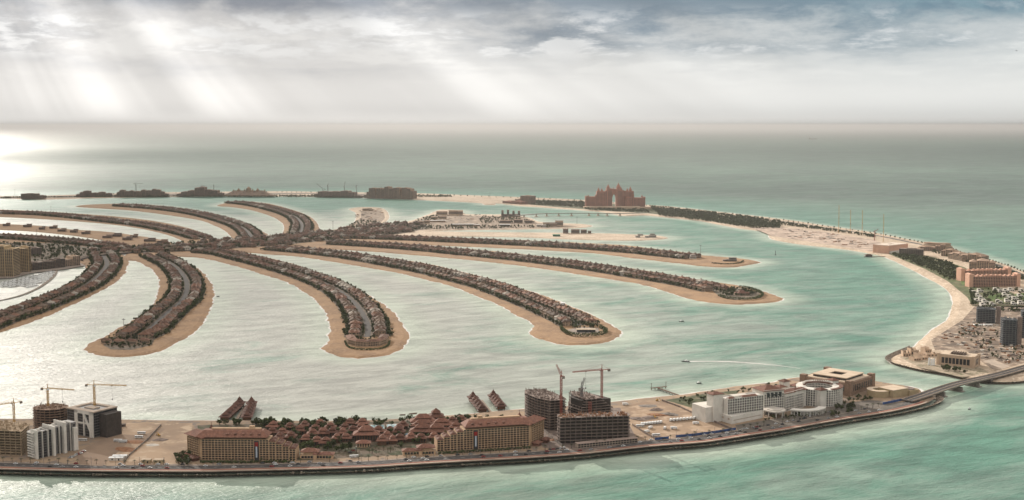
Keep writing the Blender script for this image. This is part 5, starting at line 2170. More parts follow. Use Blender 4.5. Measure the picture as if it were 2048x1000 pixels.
def fill(poly_px, n, kind, s0, s1, label, group, z=LANDZ, avoid=True):
    P = GL(poly_px, z)
    x0, x1 = min(p.x for p in P), max(p.x for p in P)
    y0, y1 = min(p.y for p in P), max(p.y for p in P)
    k = tries = 0
    while k < n and tries < n * 60:
        tries += 1
        p = Vector((tq.uniform(x0, x1), tq.uniform(y0, y1), z))
        if not within(p, P):
            continue
        if avoid and any((p.xy - q.xy).length < r_ * .5 for q, r_ in PAVPOS):
            continue
        plant(kind, p, tq.uniform(s0, s1), label, group)
        k += 1


def hedge(pts, name, label, r=2.4, h=3.6, z=FZ, n=5, closed=True, grp=None):
    """clipped hedge: leaf clumps along a line"""
    mb = MB()
    q = random.Random(len(pts) + int(pts[0][0]))
    L = [Vector((p.x, p.y)) for p in GL(pts, z)]
    L = smooth(L, 4, closed)
    if closed:
        L.append(L[0])
    c0 = L[0].copy()
    for p, d in pathwalk(L, 1.6):
        for _ in range(n):
            c = Vector((p.x - c0.x + q.uniform(-r, r) * .6, p.y - c0.y + q.uniform(-r, r) * .6, q.uniform(.3, h)))
            u = Vector((q.gauss(0, 1), q.gauss(0, 1), q.gauss(0, 1))).normalized() * q.uniform(.7, 1.3)
            w = u.orthogonal().normalized() * q.uniform(.7, 1.2)
            mb.add([c - u, c - w, c + u, c + w], [(0, 1, 2, 3)])
    o = mb.build(name, LEAF, None, (c0.x, c0.y, z))
    tag(o, label, 'hedge', grp)



fill([(524, 848), (640, 847), (720, 846), (720, 853), (520, 858)], 50, 'tree', 3.0, 5.0, 'bushy dark tree in the belt behind the beach by the left pavilions', 'trees behind the resort beach')
fill([(410, 846), (540, 846), (540, 852), (420, 850)], 16, 'tree', 2.6, 4.0, 'bushy dark tree behind the left hotel below the stilt villas', 'trees behind the left hotel')
fill([(540, 858), (720, 852), (700, 905), (600, 905)], 66, 'tree', 2.4, 4.4, 'dark garden tree between the left resort pavilions', 'trees among the left pavilions')
fill([(720, 845), (930, 836), (1010, 838), (880, 895), (800, 900)], 66, 'tree', 2.4, 4.4, 'dark garden tree between the right resort pavilions', 'trees among the right pavilions')
fill([(340, 930), (352, 912), (376, 908), (392, 930)], 16, 'tree', 2.4, 3.8, 'green tree in the clump at the left hotel corner', 'trees at the left hotel corner')
hedge([(402, 926), (450, 926.5), (520, 926), (590, 925)], 'hedge', 'ragged hedge along the foot of the left hotel', 1.6, 2.4, LANDZ, 5, False)
hedge([(876, 908.5), (940, 905), (1000, 901), (1062, 896.5)], 'hedge', 'ragged hedge along the foot of the right hotel', 1.6, 2.4, LANDZ, 5, False)
fill([(1345, 802), (1405, 790), (1470, 782), (1425, 822), (1400, 822)], 34, 'tree', 1.6, 3.0, 'dark tree in the green plot left of the white hotel', 'trees beside the white hotel')
fill([(1470, 782), (1560, 768), (1552, 776), (1480, 790)], 16, 'tree', 1.6, 2.6, 'dark tree on the beach side of the white hotel', 'trees behind the white hotel')
fill([(1655, 838), (1705, 825), (1712, 808), (1690, 806), (1660, 822)], 24, 'tree', 2.0, 3.2, 'dark tree in the grove right of the white drum', 'trees right of the white hotel')
fill([(1690, 806), (1745, 800), (1740, 793), (1700, 796)], 16, 'tree', 1.6, 2.6, 'dark tree below the brown square building', 'trees below the brown block')
fill([(1530, 842), (1600, 834), (1600, 828), (1535, 838)], 14, 'tree', 1.3, 2.2, 'low tree on the forecourt of the white hotel', 'trees on the hotel forecourt')
fill([(700, 912), (790, 906), (795, 898), (700, 902)], 14, 'palm_tree', .7, 1.1, 'palm on the circular drive of the resort', 'palms on the resort drive')
fill([(560, 855), (720, 850), (700, 880), (600, 885)], 18, 'palm_tree', .8, 1.3, 'palm rising between the left pavilions', 'palms among the left pavilions')
for k, (p, d) in enumerate(pathwalk(along(23.9, 6, Q_R), 9.5)):
    px = 1024 + p.x / p.y * 2480
    zone = 'past the bare sand lot' if px < 380 else 'before the left hotel' if px < 610 else 'before the resort gardens' if px < 870 else 'before the right hotel' if px < 1085 else 'by the concrete shells' if px < 1270 else 'by the lorry lot' if px < 1440 else 'below the white hotel'
    if tq.random() < .8:
        plant('palm_tree', (p.x, p.y, LANDZ), tq.uniform(.75, 1.1), 'roadside palm on the pavement ' + zone, 'roadside palms ' + zone)

# ------------------------------------------------------------------ far and right side of the ring
RZ = 3.0
PINK = pmat('pink_render', (0.62, 0.37, 0.265), (0.54, 0.315, 0.225), 0.1, 0.9)
PINKDK = pmat('pinkish_brown_stone', (0.38, 0.175, 0.12), (0.30, 0.14, 0.095), 0.06, 0.9)
BUFF = pmat('buff_render', (0.52, 0.38, 0.27), (0.44, 0.32, 0.225), 0.1, 0.9)
BUFFROOF = pmat('buff_roof', (0.40, 0.275, 0.195), (0.33, 0.225, 0.16), 0.1, 0.9)
GREYBROWN = pmat('grey_brown_render', (0.24, 0.18, 0.14), (0.185, 0.14, 0.11), 0.06, 0.9, c3=(0.15, 0.11, 0.09), scale3=0.15)
GOLDW = pmat('golden_render', (0.50, 0.365, 0.215), (0.43, 0.31, 0.18), 0.08, 0.9)
SLATE = pmat('slate_glass', (0.05, 0.065, 0.08), (0.035, 0.045, 0.055), 0.2, 0.25, spec=0.5)


def zat(px, dz=RZ):
    return G(px[0], px[1], dz)


patch('site_ground', [(1545, 472), (1640, 487), (1740, 503), (1790, 500), (1750, 480), (1640, 462), (1560, 454), (1500, 454)], 0.05, pmat('pale_works_ground', (0.55, 0.43, 0.34), (0.36, 0.27, 0.21), 0.02, 0.95, c3=(0.20, 0.15, 0.12), scale3=0.06), zg=RZ)
patch('garden_ground', [(1000, 402), (1060, 399), (1170, 403), (1300, 414), (1420, 428), (1560, 446), (1560, 456), (1470, 450), (1380, 436), (1300, 427), (1200, 421), (1100, 413)], 0.06, SCRUB, zg=RZ)
patch('garden_ground', [(1775, 507), (1800, 503), (1870, 515), (1930, 535), (1960, 560), (2060, 600), (2060, 615), (1945, 612), (1935, 595), (1895, 562), (1850, 538)], 0.05, pmat('garden_green', (0.10, 0.125, 0.045), (0.065, 0.08, 0.03), 0.03, 0.95, c3=(0.24, 0.19, 0.12), scale3=0.09), zg=RZ)
patch('lawn', [(1920, 560), (1942, 556), (1946, 566), (1924, 570)], 0.10, LAWN, 'stuff', RZ)
patch('lawn', [(1975, 592), (2000, 588), (2006, 598), (1980, 602)], 0.10, LAWN, 'stuff', RZ)
patch('lawn', [(2030, 588), (2060, 584), (2060, 598), (2034, 600)], 0.10, LAWN, 'stuff', RZ)
patch('site_ground', [(1862, 680), (1925, 640), (1950, 612), (2080, 612), (2080, 718), (1990, 742), (1930, 700), (1870, 700)], 0.05, pmat('dark_works_ground', (0.27, 0.195, 0.14), (0.12, 0.09, 0.068), 0.035, 0.95, c3=(0.42, 0.33, 0.25), scale3=0.08), zg=RZ)
patch('pale_slab', [(1966, 722), (1985, 718), (2020, 733), (2004, 738)], 0.10, KERB, zg=RZ)
patch('rough_ground', [(1800, 715), (1840, 735), (1925, 755), (1980, 745), (1960, 735), (1880, 728), (1850, 712), (1825, 700)], 0.06, pmat('pale_scrub_ground', (0.42, 0.34, 0.25), (0.27, 0.215, 0.15), 0.06, 0.95, c3=(0.12, 0.115, 0.06), scale3=0.15), zg=RZ)

# --- pale sand areas and ground of the far ring
patch('rough_ground', [(-60, 396), (150, 395), (300, 392.5), (560, 389), (620, 388), (720, 391), (830, 394), (830, 389), (620, 385.5), (300, 387.5), (0, 395)], 0.06, GROUND, zg=RZ)
patch('pale_slab', [(838, 393.5), (872, 393), (868, 396.5), (842, 396)], .1, PALE_SAND, zg=RZ)


def block(px0, px1, depth, floors, fh, label, wallm, z=RZ, name='apartment_block', cat='apartment block', group=None, roof=None, bay=4.0, grid=False, steps=None, winm=None, most=60, rooftop=True):
    """building on the front line px0-px1; steps = [(u0, u1, floors)] for a stepped outline"""
    a, rot, L = frame(px0, px1, z)
    t = thing(name, label, cat, a, rot, group)
    w, g, wins = MB(), MB(), []
    steps = steps or [(0, 1, floors)]
    for k, (u0, u1, f) in enumerate(steps):
        o_ = 0.25 * (k % 2)
        w.span(u0 * L + .01, u1 * L - .01, o_, depth - o_, 0, f * fh)
        if rooftop:
            w.box((u0 + u1) / 2 * L, depth * .5, f * fh, (u1 - u0) * L * .4, depth * .4, 1.8)
        facade(g if grid else None, wins, (u0 * L + .4, o_), (u1 * L - .4, o_), 0.0, f, fh, bay)
    facade(None, wins, (L, 1), (L, depth - 1), 0, steps[-1][2], fh, bay)
    facade(None, wins, (0, depth - 1), (0, 1), 0, steps[0][2], fh, bay)
    w.build('wall', wallm, t)
    if grid:
        g.build('balcony_grid', wallm, t)
    windows(t, wins, winm or GLASS, 'window', most)
    if roof:
        r = MB()
        for u0, u1, f in steps:
            r.hip((u0 + u1) / 2 * L, depth / 2, f * fh + .05, (u1 - u0) * L + 1.5, depth + 1.5, roof[1])
        r.build('roof', roof[0], t)
    return t, L


# --- the great hotel with the arch
def arch_hotel():
    a, rot, L = frame((1170, 415.5), (1291, 416.5), RZ)
    t = thing('arch_hotel', 'huge pinkish hotel with pointed arch between twin spired towers', 'hotel', a, 0.02)
    u = L / 605.0                       # one 0.2-pixel step along the front
    H = lambda y: (376 - y) * u * 0.98
    w = MB()
    wins = []
    S = [(3, 32, 258, 0), (30, 118, 262, 3), (104, 122, 244, 1), (118, 214, 208, 4), (206, 222, 200, 2),
         (370, 394, 199, 3), (392, 410, 202, 2), (408, 476, 262, -14), (404, 492, 205, 4), (470, 494, 236, 0), (492, 586, 272, 3), (580, 608, 264, 0)]
    D = 26
    for k, (x0, x1, y, o_) in enumerate(S):
        mb = MB()
        mb.span(x0 * u, x1 * u, o_ + .13 * k, o_ + D, 0, H(y) - .07 * k)
        # cornice line and parapet teeth
        mb.span(x0 * u - .4, x1 * u + .4, o_ - .5 + .13 * k, o_ + D + .4, H(y) - 1.2 - .07 * k, H(y) - .4 - .07 * k)
        n = max(2, int((x1 - x0) * u / 4))
        for j in range(n):
            mb.box((x0 + (x1 - x0) * (j + .5) / n) * u, o_ + .13 * k + .6, H(y) - .07 * k, 1.2, 1.0, 1.4)
        mb.build('wing', PINKDK, t)
        n = max(1, int((x1 - x0) * u / 5))
        for j in range(n):                       # tall slots of windows
            wins.append(((x0 + (x1 - x0) * (j + .5) / n) * u, o_ + .13 * k - .05, 3, 1.7, .3, H(y) - 7 - .07 * k, 0))
    # pylons of the arch
    for (x0, x1, y) in ((216, 274, 180), (312, 374, 184)):
        mb = MB()
        mb.span(x0 * u, x1 * u, -3, D + 4, 0, H(y))
        mb.span(x0 * u - .5, x1 * u + .5, -3.5, D + 4.5, H(y) - 3, H(y) - 1.5)
        mb.build('tower', PINKDK, t)
        n = 4
        for j in range(n):
            wins.append(((x0 + 14 + (x1 - x0 - 18) * (j + .5) / n) * u, -3.1, 4, 1.6, .3, H(y) - 12, 0))
    # bridge with a pointed opening
    mb = MB()
    xl, xr, yt, yb = 274 * u, 312 * u, H(192), 0
    xc = (xl + xr) / 2 - .5
    hw = (xr - xl) * .48
    pts = [(-hw, 18), (-hw, H(285)), (-hw * .92, H(268)), (-hw * .6, H(250)), (-hw * .25, H(242)), (0, H(232)), (hw * .25, H(242)), (hw * .6, H(250)), (hw * .92, H(268)), (hw, H(285)), (hw, 18)]
    for y in (2.0, D - 2.0):
        pass
    outer = [(xl, 18), (xl, yt), (xr, yt), (xr, 18)]
    vs, f = [], []
    for y in (1.0, D - 1.0):
        vs += [(xc + p, y, q) for p, q in pts]
        vs += [(xl + (xr - xl) * k / 10, y, yt) for k in range(11)]
    n = 11
    for b in (0, 22):
        for k in range(10):
            q = (b + k, b + k + 1, b + 11 + k + 1, b + 11 + k)
            f.append(q if b else q[::-1])
    for k in range(10):
        f.append((k, k + 1, 22 + k + 1, 22 + k))
        f.append((11 + k, 22 + 11 + k, 22 + 11 + k + 1, 11 + k + 1))
    mb.add(vs, f)
    mb.span(xl, xr, 0, D, yt, yt + 3)
    mb.build('arch_bridge', PINKDK, t)
    # spires
    for (x, yb_, yt_, r_) in ((234, 186, 132, 7.0), (338, 186, 116, 8.5), (288, 178, 168, 3), (138, 212, 165, 5.0), (170, 212, 172, 4.5), (262, 184, 176, 2.5), (364, 184, 164, 4), (428, 210, 172, 4.2), (458, 210, 156, 6.0), (34, 262, 238, 2.4), (576, 268, 244, 3.5), (478, 240, 222, 3), (10, 262, 248, 2)):
        mb = MB()
        zb, zt = H(yb_), H(yt_)
        mb.lathe(x * u, 11, [(r_, zb - .5), (r_, zb + (zt - zb) * .25), (r_ * 1.1, zb + (zt - zb) * .26), (r_ * .85, zb + (zt - zb) * .45), (r_ * .45, zb + (zt - zb) * .66), (r_ * .16, zb + (zt - zb) * .85), (.12, zt)], 10)
        mb.build('spire', PINKDK, t)
    windows(t, wins, SHADECORE)
    # low podium
    mb = MB()
    mb.span(-8, L * .9, -34, -8, 0, 7)
    mb.span(L * .35, L * 1.25, -60, -36, 0, 6)
    mb.build('podium', BUFF, t)


arch_hotel()

# --- hotels on the far ring, left to right
FARM = pmat('far_stone', (0.28, 0.195, 0.145), (0.21, 0.15, 0.115), 0.03, 0.95, c3=(0.11, 0.085, 0.07), scale3=0.08)
FARM2 = pmat('far_stone_warm', (0.34, 0.225, 0.15), (0.27, 0.18, 0.12), 0.03, 0.95, c3=(0.19, 0.13, 0.09), scale3=0.08)
FG = 'hotels on the far side of the ring'
kw = dict(name='far_hotel', cat='hotel', group=FG, bay=7.0, most=60, winm=SHADECORE)
block((42, 398), (89, 397.5), 40, 6, 2.9, 'long low grey block at the far left end of the ring', FARM, steps=[(0, .74, 8), (.74, 1, 5)], **kw)
block((152, 394.5), (224, 393.5), 45, 6, 3.1, 'stepped dark hotel left of the single far crane', FARM, steps=[(0, .1, 4), (.1, .2, 7), (.2, .42, 9), (.42, .62, 6), (.62, .82, 7), (.82, 1, 5)], **kw)
block((228, 394), (336, 393), 50, 8, 3.1, 'long dark hotel with a crane standing over it', FARM, steps=[(0, .05, 3), (.05, .1, 7), (.1, .2, 10), (.2, .28, 8), (.28, .36, 9), (.36, .5, 8), (.5, .58, 10), (.58, .7, 9), (.7, .78, 11), (.78, .86, 10), (.86, .93, 7), (.93, 1, 4)], **kw)
block((353, 393), (444, 393), 50, 8, 3.1, 'dark unfinished hotel rising in steps to a middle peak', FARM, steps=[(0, .1, 4), (.1, .25, 7), (.25, .4, 9), (.4, .5, 13), (.5, .62, 14), (.62, .78, 10), (.78, .9, 9), (.9, 1, 5)], **kw)
block((628, 393.5), (724, 394.5), 50, 7, 3.1, 'unfinished brown hotel below a cluster of far cranes', FARM, steps=[(0, .08, 4), (.08, .3, 8), (.3, .55, 8), (.55, .72, 9), (.72, .84, 7), (.84, 1, 2)], **kw)
block((728, 396), (826, 398), 45, 12, 3.5, 'tall tan apartment slabs in three towers left of the low palms', FARM2, steps=[(0, .05, 4), (.05, .1, 8), (.1, .23, 13), (.23, .26, 4), (.26, .34, 13), (.34, .42, 12), (.42, .5, 15), (.5, .6, 13), (.6, .72, 14), (.72, .77, 4), (.77, .88, 14), (.88, .95, 13), (.95, 1, 10)], **{**kw, 'grid': True})
block((1005, 406), (1040, 409), 40, 5, 3.1, 'low pinkish block left of the stacked far block', PINKDK, steps=[(0, .5, 3), (.5, 1, 4)], **kw)
block((1030, 407), (1060, 408.5), 40, 9, 3.1, 'squat stacked brown block beside the pale sand and arch hotel palms', FARM2, steps=[(0, .35, 6), (.35, 1, 11)], **kw)
# palace with sloping roof
a, rot, L = frame((447, 393), (547, 393.5), RZ)
t = thing('far_palace', 'far palace hotel with sloping flanks and domed centre', 'hotel', a, rot, FG)
mb = MB()
mb.prism([(0, 0), (L, 0), (L, 45), (0, 45)], 0, 6)
mb.build('wall', FARM2, t)
mb = MB()
mb.hip(L * .48, 22, 6, L * .94, 44, 22, 0, L * .58)
mb.build('roof', FARM, t)
for (f, h, r_) in ((.48, 44, 8), (.28, 37, 5), (.66, 37, 5), (.40, 34, 4), (.56, 34, 4), (.80, 32, 3), (.17, 31, 3)):
    mb = MB()
    mb.box(f * L, 22, 6, r_ * 2.4, r_ * 2.4, h - 12)
    mb.lathe(f * L, 22, [(r_, h - 8), (r_ * 1.05, h - 5), (r_ * .7, h - 2), (.2, h + 3)], 8)
    mb.build('dome', FARM2, t)
for (x, y, h, j, r_, lab, lf) in ((272.4, 392, 58, 34, .0, 'single far crane over the long dark hotel', 0), (404, 392, 46, 20, 1.0, 'left small far crane on the dark stepped hotel', 0), (428, 392, 48, 12, 2.0, 'right small far crane on the dark stepped hotel', 0.3), (646, 393, 34, 40, R(180), 'far luffing crane leaning left over the brown unfinished hotel', R(42)), (656, 393, 52, 10, 1.2, 'far crane second from left over the brown unfinished hotel', .9), (689, 394, 48, 26, 1.4, 'far crane third from left over the brown unfinished hotel', R(66)), (713, 394, 48, 10, .5, 'far crane at the right end of the brown unfinished hotel', 1.0)):
    crane(x, y, h, j, r_, lab, GREYSTEEL, lf, RZ, 2.2, group='far cranes')

# --- far road bridge to the arch hotel
z = 10.0
BP = [G(1030, 431.5, z), G(1086, 427.3, z), G(1160, 426.2, z), G(1240, 426.8, z), G(1290, 428, 6)]
t = thing('monorail_bridge', 'long slender far bridge on piers leading to the arch hotel', 'bridge', (0, 0, 0))
mb = MB()
BL2 = smooth(BP, 15)
for k in range(len(BL2) - 1):
    p, q = BL2[k], BL2[k + 1]
    dd = q - p
    mb.box((p.x + q.x) / 2, (p.y + q.y) / 2, z - 1.3, dd.length + .3, 9, 2.2, math.atan2(dd.y, dd.x))
mb.build('deck', CONC, t)
for (x) in (1048, 1069, 1092, 1114, 1144, 1174, 1196, 1216, 1238):
    q = min(BL2, key=lambda v: abs(1024 + v.x / v.y * 2480 - x))
    mb = MB()
    mb.box(q.x, q.y, -1.5, 5, 8, z + .15, .2, 0, .8)
    mb.box(q.x, q.y, -1.5, 13, 12, 3.6, .2, 0, .8)
    mb.build('pier', KERB, t)

# --- right arm: four tall cranes, debris, pink cube, hotels
for (x, y, hc_, ht, lab) in ((1677, 466, 46, 38, 'leftmost'), (1700.5, 467, 30, 42, 'second from left'), (1724, 470, 34, 40, 'third from left'), (1766.5, 484, 36, 42, 'rightmost')):
    crane(x, y, hc_ * 1.05, ht, R(80), 'tall yellow luffing crane on the pale works ground, %s of the four' % lab, YELSTEEL, R(80), RZ, 1.7, back=4, group='four tall cranes')
crane(1749, 481, 26, 14, R(20), 'short crane beside the pink cube building', REDSTEEL, 0.5, RZ, 1.6, group='cranes of the right arm')
dq = random.Random(31)
DEB = [pmat('pale_panel_stack', (0.66, 0.56, 0.46), (0.55, 0.46, 0.38), .2, .9), CONCDK, CONC, RUST, PALEWALL]


def debris(poly, n, z, where, smin, smax, group):
    P = GL(poly, z)
    x0, x1 = min(p.x for p in P), max(p.x for p in P)
    y0, y1 = min(p.y for p in P), max(p.y for p in P)
    k = 0
    while k < n:
        p = Vector((dq.uniform(x0, x1), dq.uniform(y0, y1), z))
        if not within(p, P):
            continue
        k += 1
        mi = dq.randrange(5)
        nm = ('pale', 'dark', 'grey', 'rusty', 'white')[mi]
        s_ = dq.uniform(smin, smax)
        mb = MB()
        for _ in range(dq.randrange(2, 6)):
            mb.box(dq.uniform(-s_, s_) * .6, dq.uniform(-s_, s_) * .5, -.02 * _, s_ * dq.uniform(.3, .9), s_ * dq.uniform(.15, .5), dq.uniform(.5, 2.2) + .03 * _, dq.uniform(-.3, .3))
        o = mb.build('material_stack', DEB[mi], None, p, dq.uniform(0, 3.1))
        tag(o, '%s stack of building materials %s' % (nm, where), 'material stack', group)


debris([(1580, 474), (1640, 484), (1740, 500), (1745, 490), (1650, 464), (1560, 456)], 70, RZ, 'on the pale works ground by the four cranes', 5, 13, 'materials by the four cranes')
debris([(1870, 684), (1940, 640), (1990, 646), (2040, 690), (2040, 712), (1970, 716), (1930, 694)], 130, RZ, 'below the dark unfinished towers', 3, 8, 'materials below the dark towers')
debris([(1985, 720), (2045, 700), (2045, 728), (2020, 732)], 24, RZ, 'near the bridge road on the right', 2.5, 6, 'materials near the bridge road')
debris([(705, 420), (765, 418), (774, 432), (755, 450), (715, 446)], 45, 1.8, 'on the hooked rubble spit', 5, 12, 'materials on the rubble spit')
debris([(860, 432), (920, 424), (980, 433), (960, 452), (870, 446)], 40, 1.8, 'between the halls on the far sandy tongue', 5, 12, 'materials on the far tongue')

TONGUE = pmat('tongue_ground', (0.25, 0.18, 0.125), (0.15, 0.11, 0.08), 0.03, 0.95, c3=(0.42, 0.32, 0.23), scale3=0.05)
patch('rough_ground', [(790, 452), (850, 437), (884, 424), (918, 424), (928, 431), (985, 432), (1050, 437), (1076, 446), (1130, 450), (1160, 453), (1110, 456), (1000, 457), (900, 459), (800, 461)], .1, TONGUE, zg=1.8)
patch('rough_ground', [(690, 455), (722, 436), (722, 422), (756, 420), (768, 427), (770, 436), (760, 447), (745, 453)], .1, TONGUE, zg=1.8)
# pink cube
a, rot, L = frame((1777, 507.5), (1815, 503), RZ)
t = thing('pink_cube', 'large plain pink cube building with pale roof above the beach', 'building', a, rot)
bk = to_local((1750, 501), a, rot, RZ)
mb = MB()
W_ = 46.0
mb.span(0, L, 0, W_, 0, 20)
for x in (1.2, L - 1.2):
    for y in (1.2, W_ - 1.2):
        mb.box(x, y, 0, 3.4, 3.4, 20.9)
mb.build('wall', PINK, t)
mb = MB()
for (x0, x1, y0, y1) in ((2, L - 2, 2, 16), (2, L - 2, 28, W_ - 2), (2, L * .35, 16, 28), (L * .6, L - 2, 16, 28)):
    mb.span(x0, x1, y0, y1, 20, 21.4)
mb.build('roof', pmat('cream_roof', (0.70, 0.60, 0.50), (0.62, 0.53, 0.44), .1, .9), t)
mb = MB()
mb.span(4, L - 4, -5, -.01, 0, 6)
mb.build('porch', WHITEW, t)

kr = dict(name='resort_block', cat='hotel', group='tan resort blocks of the right arm', bay=4.5, most=70)
block((1798, 510), (1846, 512), 24, 5, 3.3, 'dark tan resort block beside the pink cube', GREYBROWN, roof=None, **kr)
block((1840, 501), (1890, 503), 24, 5, 3.3, 'flat tan resort block at the seaward edge behind the curved one', BUFFROOF, steps=[(0, .6, 3), (.6, .8, 4), (.8, 1, 5)], **kr)
# curved terraces
c = G(1880, 497, RZ)
t = thing('curved_resort', 'curved tan resort block with terraced tiers facing the beach', 'hotel', c, 0.0)
for k in range(4):
    mb = MB()
    mb.arc(0, 0, 30 + 1.2 * k, 66 - 7.0 * k, 185, 288, 4.0 * k, 4.0 * k + 3.2, 30)
    mb.build('terrace', BUFF, t)
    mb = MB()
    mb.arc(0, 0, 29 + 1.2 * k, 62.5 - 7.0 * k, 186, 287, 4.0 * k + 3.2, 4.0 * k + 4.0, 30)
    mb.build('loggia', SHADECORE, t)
mb = MB()
mb.arc(0, 0, 28, 46, 185, 288, 16, 18.5, 30)
mb.build('roof', BUFFROOF, t)
for (x0, y0, x1, y1, dp, fl, lab) in ((1896, 517, 1925, 522, 26, 5, 'tan resort block right of the curved one'), (1924, 523, 1962, 527, 30, 6, 'tan resort block with wide mansard roof'), (1938, 541, 1990, 543, 36, 7, 'large tan resort block with mansard roof behind the pink hotel'), (1882, 512, 1912, 514, 22, 5, 'tan resort block behind the curved terraces')):
    t, L = block((x0, y0), (x1, y1), dp, fl, 3.2, lab, BUFF, steps=[(0, .3, fl - 1), (.3, .75, fl), (.75, 1, fl - 1)], roof=(BUFFROOF, 4.5), **kr)
for (x0, y0, x1, y1, dp, fl, lab) in ((1926, 562, 2016, 560, 18, 7, 'rear pink hotel wing with row of small roof turrets'), (1943, 574, 2034, 573, 18, 7, 'front pink hotel wing with row of small roof turrets')):
    t, L = block((x0, y0), (x1, y1), dp, fl, 3.1, lab, PINK, bay=3.6, grid=True, name='pink_hotel', cat='hotel', group='pink hotel wings', most=90)
    for k in range(10):
        mb = MB()
        x = L * (k + .5) / 10
        mb.box(x, 4, fl * 3.1, 4.2, 5, 2.2)
        mb.hip(x, 4, fl * 3.1 + 2.2, 5.4, 6, 2.2)
        mb.build('turret', PINK, t)
    for x in (-2, L + 2):
        mb = MB()
        mb.box(x, 8, 0, 8, 20, fl * 3.1 + 4)
        mb.hip(x, 8, fl * 3.1 + 4, 9, 21, 2.6)
        mb.build('end_tower', PINK, t)
# white villas in the gardens
wr = random.Random(12)
for k, (x, y) in enumerate([(1950, 588), (1957, 594), (1963, 600), (1970, 606), (1955, 604), (1966, 612), (1992, 582), (2002, 585), (2012, 584), (2022, 582), (2010, 592), (2020, 596), (2030, 600), (2040, 594), (2044, 584), (2015, 604), (2028, 610), (1998, 606), (1985, 611), (2042, 608), (1960, 584)]):
    t = thing('white_villa', 'white stepped villa, %s counted along the gardens before the pink hotel' % ordinal(k + 1), 'villa', G(x, y, RZ), wr.uniform(-.2, .4), 'white garden villas')
    mb = MB()
    s_ = wr.uniform(.8, 1.15)
    mb.box(0, 0, 0, 11 * s_, 9, 3.6)
    mb.box(-2, 1.5, 3.6, 6.5 * s_, 5.5, 2.8)
    mb.box(3.5 * s_, -1, 3.6, .3, 6, .9)
    for j in range(3):
        mb.box(-3.6 * s_ + 3.4 * j * s_, -4.53, .7, 1.8, .1, 2.0, 0, 1)
    mb.box(-2, -1.28, 4.2, 3.8, .1, 1.7, 0, 1)
    mb.build('wall', [WHITEW, GLASS], t)
    mb = MB()
    mb.box(-2, 1.5, 6.4, 7.1 * s_, 6.1, .35)
    mb.box(2.5 * s_, -4.9, 3.2, 4, 1.8, .3)
    mb.build('roof', PALEWALL, t)

# dark towers on the right
for (x0, y0, x1, y1, dp, fl, fh, lab, sd) in ((1952, 646, 1991, 648, 20, 8, 3.0, 'dark grey unfinished block behind the material yard', 61), (2003, 691, 2034, 692, 20, 12, 3.25, 'dark grey unfinished tower nearest the bridge road', 62), (2040, 676, 2075, 678, 22, 13, 3.2, 'dark grey unfinished tower cut by the right edge', 63)):
    a, rot, P = rectpx((x0, y0), (x1, y1), dp)
    a = G(x0, y0, RZ)
    t = shell(P, fl, fh, lab, pmat('grey_blue_concrete', (0.17, 0.175, 0.18), (0.12, 0.125, 0.13), .2, .9), a, rot, 3.2, seed=sd, group='dark grey unfinished towers', dark=SLATE, props=True)
    mb = MB()
    mb.box(P[1].x + 4.5, dp * .6, 0, 7, 8, fl * fh + 4)
    mb.build('lift_core', CONCDK, t)
for (x, y, lab) in ((1956, 652, 'white site cabin row below the dark grey block, left one'), (1976, 652, 'white site cabin row below the dark grey block, right one')):
    shed(x, y, 14, 4, 2.6, .02, lab, z=RZ)
t = fence([(1945, 611), (1990, 610), (2060, 611)], 2.0, KERB, 'garden_wall', 'pale garden wall between white villas and dark unfinished block', 'wall', z=RZ)

# tan clubhouse block, ruins, white marker slabs on the point
a, rot, L = frame((1874, 728.5), (1948, 736.5), RZ)
t = thing('tan_hall', 'large tan hall with tall dark window bays on the point', 'hall', a, rot)
mb = MB()
mb.span(0, L, 0, 28, 0, 14.5)
mb.span(-.8, 3, -.8, 4, 0, 16)
mb.span(L - 3, L + .8, -.8, 4, 0, 16)
mb.span(L - 3, L + .8, 25, 28.8, 0, 16)
mb.build('wall', BUFF, t)
mb = MB()
for (x0, x1, y0, y1) in ((3, L - 3, .5, 5), (3, L - 3, 23, 27.5), (3, L * .3, 5, 23), (L * .72, L - 1, 5, 23)):
    mb.span(x0, x1, y0, y1, 14.5, 15.3)
mb.build('roof', TANROOF, t)
mb = MB()
mb.span(L * .3, L * .72, 5, 23, 14.5, 14.8)
for k in range(6):
    mb.box(L * (.34 + .065 * k), 14, 14.8, 1.0, 15, 3.2)
mb.build('roof_well', GREYBROWN, t)
windows(t, [(5.5 + (L - 11) * (k + .5) / 8, -.06, 3, 3.8, .3, 8, 0) for k in range(8)] + [(L + .06, 7 + 4.2 * k, 3, .3, 2.6, 8, 0) for k in range(4)])
rq = random.Random(90)
for k, (x, y) in enumerate(((1812, 712), (1826, 708), (1838, 712), (1852, 706), (1846, 718), (1830, 720), (1862, 712))):
    t = thing('unfinished_villa', 'roofless tan building on the point, %s from the left of its group' % ordinal(k + 1), 'unfinished building', G(x, y, RZ), rq.uniform(-.2, .4), 'roofless tan buildings')
    sx, sy, h = rq.uniform(10, 17), rq.uniform(9, 14), rq.uniform(4.5, 8.5)
    mb = MB()
    for (cx, cy, wx, wy, rh) in ((0, -sy / 2, sx, .6, .8), (0, sy / 2, sx, .6, 1.0), (-sx / 2, 0, .6, sy, 1.1), (sx / 2, 0, .6, sy, .7), (sx * .1, 0, .5, sy * .95, 1.15)):
        mb.box(cx, cy, 0, wx, wy, h * rh)
    for j in range(3):
        mb.box(-sx * .32 + sx * .32 * j, -sy / 2 - .31, .8, 1.8, .06, h * .45, 0, 1)
    mb.build('wall', [BUFF, SHADECORE], t)
    mb = MB()
    mb.box(-sx * .2, 0, h * .55, sx * .58, sy * .9, .5)
    mb.build('floor_slab', TANROOF, t)
